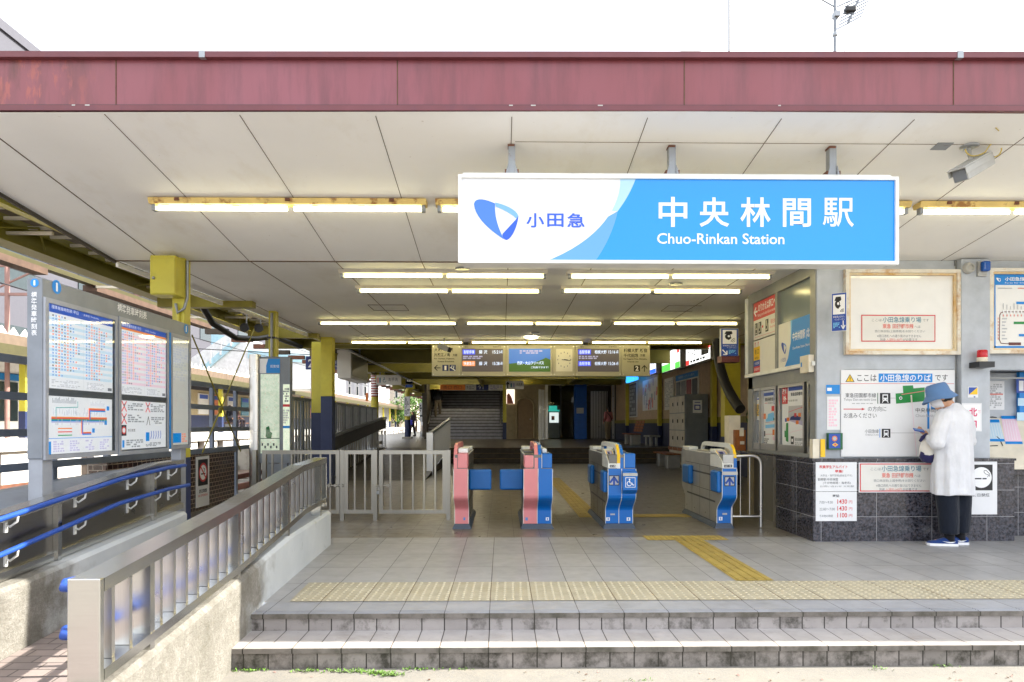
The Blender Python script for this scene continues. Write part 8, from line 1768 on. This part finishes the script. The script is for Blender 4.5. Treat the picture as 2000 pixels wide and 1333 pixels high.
for y in (6.5, 9.2, 11.9): m = MB(); m.tube([(-4.9, y, 3.12), (-4.7, y + 0.5, 3.25), (-4.9, y + 0.9, 3.12)], 0.012, 'yellow_dull', 6); m.box(-5.7, -4.5, y + 0.4, y + 0.43, 3.16, 3.19, 'cream_frame'); m.build('tie', root)
for y in (9.9, 13.4): m = MB(); m.box(-4.96, -3.6, y, y + 0.15, 2.95, 3.16, 'yellow_dull'); m.build('cross_beam', root)
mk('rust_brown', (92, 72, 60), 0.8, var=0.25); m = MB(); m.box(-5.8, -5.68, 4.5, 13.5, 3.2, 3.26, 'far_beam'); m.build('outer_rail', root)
for y0, y1 in ((4.6, 8.6), (9.6, 13.4)): m = MB(); m.box(-5.84, -5.66, y0, y1, 3.12, 3.2, 'rust_brown'); m.build('rust_plate', root)
m = MB(); m.tube([(-4.5, 10.2, 3.1), (-4.55, 10.8, 2.85), (-4.5, 11.6, 2.72), (-4.45, 12.4, 2.8), (-4.4, 13.2, 2.95), (-4.4, 15, 2.95)], 0.05, 'black_rubber', 10); m.build('cable_hose', **tg('sagging dark cable hose under the yellow lean-to canopy', 'hose'))
for u, v, lb in ((477, 640, 'dark round horn speaker under the lean-to canopy, left of the pair'), (505, 641, 'dark round horn speaker under the lean-to canopy, right of the pair')):
    q = atY(u, v, 11.6); m = MB(); m.lathe(Fr(q), 0, 0, [(0.03, -0.16), (0.05, -0.08), (0.075, -0.01), (0.075, 0.0), (0.06, -0.02)], 'black_metal', 18); m.tube([q + Vector((0, 0.1, 0)), q + Vector((0, 0.12, 0.35))], 0.012, 'galv', 6); m.build('horn_speaker', label=lb, category='speaker', group='pair of horn speakers')
root = thing('cross_brace', (-4.55, 10.4, 0.9), 'pair of thin crossed yellow brace rods before the track fence', 'brace')
xb_ = -4.35
for p0, p1 in (((375, 655), (470, 882)), ((498, 640), (395, 885)), ((660, 690), (612, 800))):
    a, b = atX(*p0, xb_), atX(*p1, xb_); m = MB(); m.tube([a, b], 0.011, 'yellow_dull', 8); m.build('rod', root)
q = atX(430, 802, xb_); m = MB(); m.lathe(Fr(q, (0, 1, 0), (0, 0, 1)), 0, 0, [(0.05, -0.01), (0.05, 0.015)], 'yellow_dull', 14); m.build('ring_plate', root)
# tracks
for x, lb in ((-6.0, 'pair of steel rails nearest to the station'), (-9.6, 'pair of steel rails nearest to the far platform')):
    root = thing('railway_track', (x, 20, -0.24), lb, 'track', 'railway tracks')
    for dx in (-0.53, 0.53): m = MB(); m.box(x + dx - 0.035, x + dx + 0.035, -10, 90, -0.1, 0.02, 'rust'); m.build('rail', root)
    m = MB()
    for i in range(120): m.box(x - 1.0, x + 1.0, -5 + i * 0.7, -4.8 + i * 0.7, -0.24, -0.1, 'concrete')
    m.build('sleepers', root)
# far platform
mk('far_roof', (104, 88, 72), 0.7, var=0.15); mk('far_white', (222, 220, 214), 0.7, var=0.08); mk('dark_gap', (58, 50, 44), 0.9); mk('win_dark', (50, 60, 62), 0.15); mk('blue_band', (30, 112, 170), 0.4)
m = MB(); m.box(-21, -11.5, -20, 95, 0.62, 0.9, 'far_white'); m.box(-20.8, -11.8, -20, 95, -0.24, 0.62, 'dark_gap')
for i in range(62): m.box(-11.8, -11.6, -20 + i * 1.8, -18.8 + i * 1.8, -0.24, 0.62, 'far_white')
m.build('platform', kind='structure')
root = thing('platform_roof', (-15, 30, 3.0), 'long tan platform roof with a serrated edge and yellow beam across the tracks', 'roof')
m = MB(); m.box(-18, -12, -10, 95, 3.2, 3.46, 'far_roof'); m.build('roof', root)
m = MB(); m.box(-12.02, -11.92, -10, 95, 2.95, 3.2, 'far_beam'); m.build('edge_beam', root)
m = MB()
for i in range(150): y = 4 + i * 0.4; m.raw([(-12, y, 3.46), (-12, y + 0.36, 3.46), (-12, y + 0.18, 3.64), (-12.03, y, 3.46), (-12.03, y + 0.36, 3.46), (-12.03, y + 0.18, 3.64)], [(0, 1, 2), (3, 5, 4), (0, 2, 5, 3), (1, 4, 5, 2)], 'far_white')
m.build('serrated_edge', root)
proto = thing('far_column', (-12.6, 14, 0.9), 'small yellow column with a navy foot on the far platform', 'column', 'columns of the far platform')
m = MB(); m.box(-12.68, -12.52, 13.92, 14.08, 1.6, 3.2, 'yellow_steel'); m.build('shaft', proto); m = MB(); m.box(-12.69, -12.51, 13.91, 14.09, 0.9, 1.6, 'navy_paint'); m.build('painted_base', proto)
for i in range(1, 17): dup(proto, (-12.6, 14 + i * 4.2, 0.9))
root = thing('platform_building', (-16, 18, 0.9), 'far platform building with a blue band over dark windows, left of the timetable board', 'building')
m = MB(); m.box(-17.5, -14.5, 10, 24, 0.9, 3.18, 'far_white'); m.build('wall', root)
m = MB(); m.box(-14.5, -14.47, 10, 24, 2.55, 2.75, 'blue_band'); m.build('blue_band', root)
for i in range(9): m = MB(); m.box(-14.5, -14.46, 10.2 + i * 1.52, 11.5 + i * 1.52, 1.35, 2.5, 'win_dark'); m.build('window', root)
root = thing('platform_screen', (-14.5, 40, 0.9), 'low wall with small adverts at the back of the far platform', 'wall')
m = MB(); m.box(-14.8, -14.6, 26, 90, 0.9, 1.7, 'navy_wall'); m.box(-14.8, -14.6, 26, 90, 1.7, 2.9, 'warm_wall'); m.build('wall', root)
for k, (y, mt) in enumerate(((30.5, 'paper'), (33.0, 'paper_grey'), (34.4, 'ink_orange'), (36.5, 'paper_grey'), (38.4, 'ink_teal'), (40.5, 'paper'), (43, 'ink_cream'), (46, 'paper'), (52, 'ink_salmon'), (58, 'paper'))):
    m = MB(); m.box(-14.6, -14.55, y, y + 1.1, 1.75, 2.75, mt); m.box(-14.55, -14.54, y + 0.1, y + 1.0, 2.5, 2.7, 'ink_navy2'); m.build('advert', root)
def seated(p, face, label, top, bottom):
    f = Vector(face).normalized(); s_ = f.cross(Vector((0, 0, 1))); o = Vector(p); q = lambda x, y, z: o + s_ * x + f * y + Vector((0, 0, z)); root = thing('person', o, label, 'person'); M = Matrix((s_, f, Vector((0, 0, 1)))).transposed()
    m = MB(); ell(m, q(0, 0.04, 1.16), (0.075, 0.09, 0.11), M=M); limb(m, [q(0, 0, 1.1), q(0, -0.02, 0.98), q(0, -0.05, 0.7), q(0, -0.05, 0.5)], [0.05, 0.1, 0.11, 0.13])
    for sg in (-1, 1):
        limb(m, [q(sg * 0.1, 0, 0.5), q(sg * 0.11, 0.42, 0.5), q(sg * 0.11, 0.42, 0.08), q(sg * 0.11, 0.55, 0.04)], [0.09, 0.065, 0.045, 0.035]); limb(m, [q(sg * 0.17, -0.02, 0.95), q(sg * 0.22, 0.03, 0.7), q(sg * 0.12, 0.26, 0.62)], [0.05, 0.042, 0.03]); hand(m, q(sg * 0.12, 0.26, 0.62), f, Vector((0, 0, -1)), 0.9, 0.5)
    remeshed(m, 'body', 'skin', root, 0.018, 3); m = MB(); limb(m, [q(0, -0.02, 0.96), q(0, -0.05, 0.55)], [0.14, 0.15])
    for sg in (-1, 1): limb(m, [q(sg * 0.15, -0.02, 0.96), q(sg * 0.22, 0.03, 0.7), q(sg * 0.13, 0.22, 0.63)], [0.075, 0.06, 0.05])
    remeshed(m, 'jacket', top, root, 0.02, 3); m = MB()
    for sg in (-1, 1): limb(m, [q(sg * 0.1, 0, 0.5), q(sg * 0.11, 0.42, 0.5), q(sg * 0.11, 0.42, 0.14)], [0.1, 0.078, 0.06])
    remeshed(m, 'trousers', bottom, root, 0.02, 3); m = MB(); ell(m, q(0, -0.01, 1.2), (0.085, 0.095, 0.095), M=M); remeshed(m, 'hair', 'hair_black', root, 0.018, 3)
cloth('coat_brown', (84, 58, 56))
for u, lb, tp_ in ((449, 'seated person in dark clothes on the far platform, left of the pair', 'jacket_black'), (461, 'seated person in a brown coat on the far platform, right of the pair', 'coat_brown')):
    p = atX(u, 830, -13.6); seated((p.x, p.y, 0.92), (1, -0.3, 0), lb, tp_, 'coat_dark')
p0_, p1_ = atX(449, 830, -13.9), atX(461, 830, -13.9)
root = thing('bench', (-13.8, (p0_.y + p1_.y) / 2, 0.9), 'long seat under the two people on the far platform', 'bench', 'benches along the hall wall'); del root['group']
m = MB(); m.box(-14.1, -13.5, p0_.y - 0.8, p1_.y + 0.8, 1.29, 1.34, 'wood_brown'); m.build('seat', root)
for y in (p0_.y - 0.6, p1_.y + 0.5): m = MB(); m.box(-13.9, -13.6, y, y + 0.08, 0.9, 1.29, 'galv'); m.build('leg', root)
# footbridge behind the far platform roof
root = thing('footbridge', (-15, 37, 3.5), 'white covered footbridge stair with pale blue glazing beyond the far platform roof', 'footbridge')
f = front(37.0); mk('bridge_blue', (176, 214, 226), 0.3); mk('bridge_white', (232, 234, 234), 0.6)
def quadprism(pts, c0, c1, mat, name):
    global m
    m = MB(); m.prism(f, [f.px(*q) for q in pts], c0, c1, mat); m.build(name, root)
quadprism([(372, 740), (480, 740), (480, 660), (440, 655), (372, 700)], -2.6, -0.05, 'bridge_white', 'stair_wall')
quadprism([(385, 728), (392, 734), (470, 668), (462, 660)], -0.04, 0.12, 'bridge_blue', 'parapet_glazing')
quadprism([(372, 672), (372, 640), (440, 648), (462, 664), (400, 708)], -2.9, -2.62, 'bridge_blue', 'roof_glazing')
for i in range(4): a, b = f.px(393 + i * 20, 728 - i * 17); m = MB(); m.fbox(f, a - 0.05, a + 0.05, b, b + 0.75, 0.121, 0.16, 'bridge_white'); m.build('post', root)
quadprism([(480, 760), (640, 760), (640, 690), (480, 668)], -2.6, -0.1, 'bridge_white', 'deck_wall'); quadprism([(484, 700), (636, 712), (636, 700), (484, 684)], -0.09, 0.0, 'bridge_blue', 'deck_glazing')
# gantry and wires
root = thing('catenary_gantry', (-10, 18, -0.24), 'thin rusty catenary gantry with insulators over the tracks', 'gantry')
m = MB(); yg_ = 18.0
for z in (5.4, 4.65): m.bar((-22, yg_, z), (-4.9, yg_, z), 0.07, 0.07, 'rust_light' if 'rust_light' in MATS else mk('rust_light', (150, 116, 108), 0.7))
for i in range(11): x = -21.5 + i * 1.6; m.bar((x, yg_, 4.65 if i % 2 else 5.4), (x + 1.6, yg_, 5.4 if i % 2 else 4.65), 0.04, 0.04, 'rust_light')
m.build('truss', root)
for x in (-12.9, -4.95): m = MB(); m.tube([(x, yg_, -0.24), (x, yg_, 5.6)], 0.06, 'rust_light', 10); m.build('mast', root)
for x in (-6.0, -9.6):
    m = MB(); m.tube([(x, yg_, 4.65), (x, yg_, 4.3)], 0.02, 'galv', 6)
    for k in range(4): m.lathe(Fr((x, yg_, 4.3 + k * 0.07), (1, 0, 0), (0, 1, 0)), 0, 0, [(0.03, 0), (0.06, 0.02), (0.03, 0.04)], 'ink_brown', 10)
    m.tube([(x - 0.5, yg_, 4.2), (x, yg_, 4.3), (x + 0.4, yg_, 4.25)], 0.015, 'galv', 6); m.build('insulator', root)
for i, (x, z) in enumerate(((-6.0, 4.2), (-9.6, 4.2), (-6.0, 4.9), (-9.6, 4.9), (-13.2, 5.7), (-5.6, 3.9))):
    m = MB(); pts = [(x, y, z - (0.25 * (1 - ((y % 36) / 18 - 1) ** 2))) for y in range(-4, 92, 6)]; m.tube(pts, 0.012, 'wire_black', 5); m.build('overhead_wire', label='thin overhead wire strung along the railway tracks', category='wire', group='overhead wires')
for y, z0, z1 in ((30, 4.8, 4.2), (52, 6.5, 5.0), (60, 7.0, 5.6)):
    m = MB(); m.tube([(-30, y, z0 + 2), (-18, y, z0), (-6.5, y, z1)], 0.02, 'wire_black', 5); m.build('span_wire', label='dark span wire crossing over the tracks', category='wire', group='span wires')
# far buildings
mk('apt_white', (206, 208, 212), 0.7, var=0.05); mk('apt_beige', (214, 204, 190), 0.7, var=0.05); mk('far_grey', (78, 78, 86), 0.7, var=0.05)
def block(u0, u1, Y, top, label, mat, cols, rows, v_first, vstep):
    f = front(Y); x0 = f.px(u0, 800)[0]; x1 = f.px(u1, 800)[0]; root = thing('apartment_block', ((x0 + x1) / 2, Y, -0.24), label, 'building')
    m = MB(); m.box(x0, x1, Y, Y + 12, -0.24, top, mat); m.build('wall', root)
    for i in range(cols):
        for j in range(rows):
            a = x0 + (x1 - x0) * (i + 0.25) / cols; b = a + (x1 - x0) * 0.4 / cols; z = f.px(0, v_first + vstep * j)[1]
            m = MB(); m.fbox(f, a, b, z - 1.0, z, 0.0, 0.06, 'white_frame'); m.fbox(f, a + 0.08, b - 0.08, z - 0.92, z - 0.08, 0.061, 0.065, 'win_dark'); m.build('window', root)
        m = MB(); a = x0 + (x1 - x0) * i / cols; m.fbox(f, a, a + 0.15, 0, top, 0.0, 0.12, mat); m.build('pier', root)
    m = MB(); m.box(x0 - 0.3, x1 + 0.3, Y - 0.3, Y + 12, top, top + 0.35, mat); m.build('parapet', root)
block(676, 722, 70, 9.5, 'pale grey apartment block with small windows beyond the tracks, left one of two', 'apt_white', 3, 3, 733, 21)
block(734, 800, 88, 12, 'beige apartment block beyond the tracks, right one of two', 'apt_beige', 4, 3, 745, 18)
block(560, 668, 95, 9.6, 'long low white building beyond the tracks, behind the yellow columns', 'bridge_white', 6, 2, 748, 18)
root = thing('office_tower', (-32, 40, -0.24), 'big grey building whose roof corner shows above the left end of the station roof', 'building')
m = MB(); m.box(-45, -20, 24, 60, -0.24, 17, 'far_grey'); m.build('wall', root); m = MB(); m.box(-45.2, -19.9, 23.9, 60.1, 17, 17.4, 'far_grey'); m.build('parapet', root)
for i in range(5):
    for j in range(4): m = MB(); m.box(-20.0, -19.95, 26 + i * 6.5, 29.5 + i * 6.5, 3.5 + j * 3.4, 5.3 + j * 3.4, 'win_dark'); m.build('window', root)
# tree at the end of the platform
def leaf_mat():
    t = NT('leaf'); t.l(t.ramp(t.noise(1.5, 4), 0.3, 0.7, lin((52, 92, 30)), lin((110, 146, 62))), t.b.inputs['Base Color']); t.b.inputs['Roughness'].default_value = 0.6; MATS['leaf'] = t.m
leaf_mat(); mk('bark', (80, 66, 52), 0.9, var=0.3)
def tree(p, h, r, label, seed):
    rnd = random.Random(seed); o = Vector(p); root = thing('tree', o, label, 'tree')
    m = MB(); m.tube([o, o + Vector((0.1, 0, h * 0.3)), o + Vector((-0.1, 0.1, h * 0.55)), o + Vector((0, 0, h * 0.8))], [0.18, 0.14, 0.1, 0.04], 'bark', 8)
    tips = []
    for i in range(9):
        a = rnd.random() * 6.28; z0 = h * rnd.uniform(0.35, 0.65); e = o + Vector((math.cos(a) * r * rnd.uniform(0.4, 0.8), math.sin(a) * r * rnd.uniform(0.4, 0.8), z0 + h * rnd.uniform(0.1, 0.3))); m.tube([o + Vector((0, 0, z0)), e], [0.06, 0.02], 'bark', 6); tips.append(e)
    m.build('trunk', root); m = MB()
    cl = tips + [o + Vector((rnd.gauss(0, r * 0.4), rnd.gauss(0, r * 0.4), h * rnd.uniform(0.5, 0.95))) for _ in range(14)]
    for c in cl:
        for _ in range(70):
            q = c + Vector((rnd.gauss(0, r * 0.2), rnd.gauss(0, r * 0.2), rnd.gauss(0, r * 0.16))); a = Vector((rnd.gauss(0, 1), rnd.gauss(0, 1), rnd.gauss(0, 1))).normalized(); b = a.cross(Vector((rnd.gauss(0, 1), rnd.gauss(0, 1), 1))).normalized(); s_ = rnd.uniform(0.1, 0.2)
            m.face([q - a * s_, q + b * s_ * 0.5, q + a * s_, q - b * s_ * 0.5], 'leaf')
    m.build('crown', root)
q = atY(812, 800, 80); tree((q.x, 80, -0.24), 5.2, 2.4, 'green tree at the far end of the platform beside the thin column', 3)
q = atY(792, 800, 84); tree((q.x - 1, 84, -0.24), 4.2, 2.0, 'smaller green tree at the far end of the platform, left of its neighbour', 5)
# weeds along the foot of the steps
rnd = random.Random(11); m = MB(); mk('weed', (92, 128, 40), 0.6, var=0.25)
spots = [(470, 1311, 14), (500, 1311, 10), (612, 1312, 14), (660, 1313, 18), (700, 1313, 26), (740, 1316, 46), (765, 1320, 34), (812, 1309, 12), (842, 1308, 8), (905, 1308, 5), (1845, 1302, 8), (590, 1312, 10), (1712, 1308, 6), (1245, 1330, 6), (385, 1327, 8)]
for u, v, n in spots:
    c = atZ(u, v, -0.24)
    for _ in range(int(n * 2.6)):
        b = c + Vector((rnd.gauss(0, 0.045), rnd.gauss(0, 0.012), 0)); a = rnd.random() * 6.28; L = rnd.uniform(0.008, 0.026); t = b + Vector((math.cos(a) * L, math.sin(a) * L, L * rnd.uniform(0.3, 0.9))); s_ = Vector((-math.sin(a), math.cos(a), 0)) * rnd.uniform(0.003, 0.006)
        mid_ = b.lerp(t, 0.55) + Vector((0, 0, 0.003)); m.face([b, mid_ - s_, t, mid_ + s_], 'weed')
m.build('weeds', kind='stuff')
m = MB()
for i in range(26):
    u = rnd.uniform(470, 1990); v = rnd.uniform(1312, 1332); c = atZ(u, v, -0.236); s_ = rnd.uniform(0.006, 0.014); a = rnd.random() * 6.28; d = Vector((math.cos(a), math.sin(a), 0)) * s_; e = Vector((-math.sin(a), math.cos(a), 0)) * s_ * 0.5
    m.face([c - d, c + e + Vector((0, 0, 0.004)), c + d, c - e + Vector((0, 0, 0.003))], rnd.choice(('wood_brown', 'joint_thin', 'ink_salmon')))
m.build('fallen_leaves', kind='stuff')
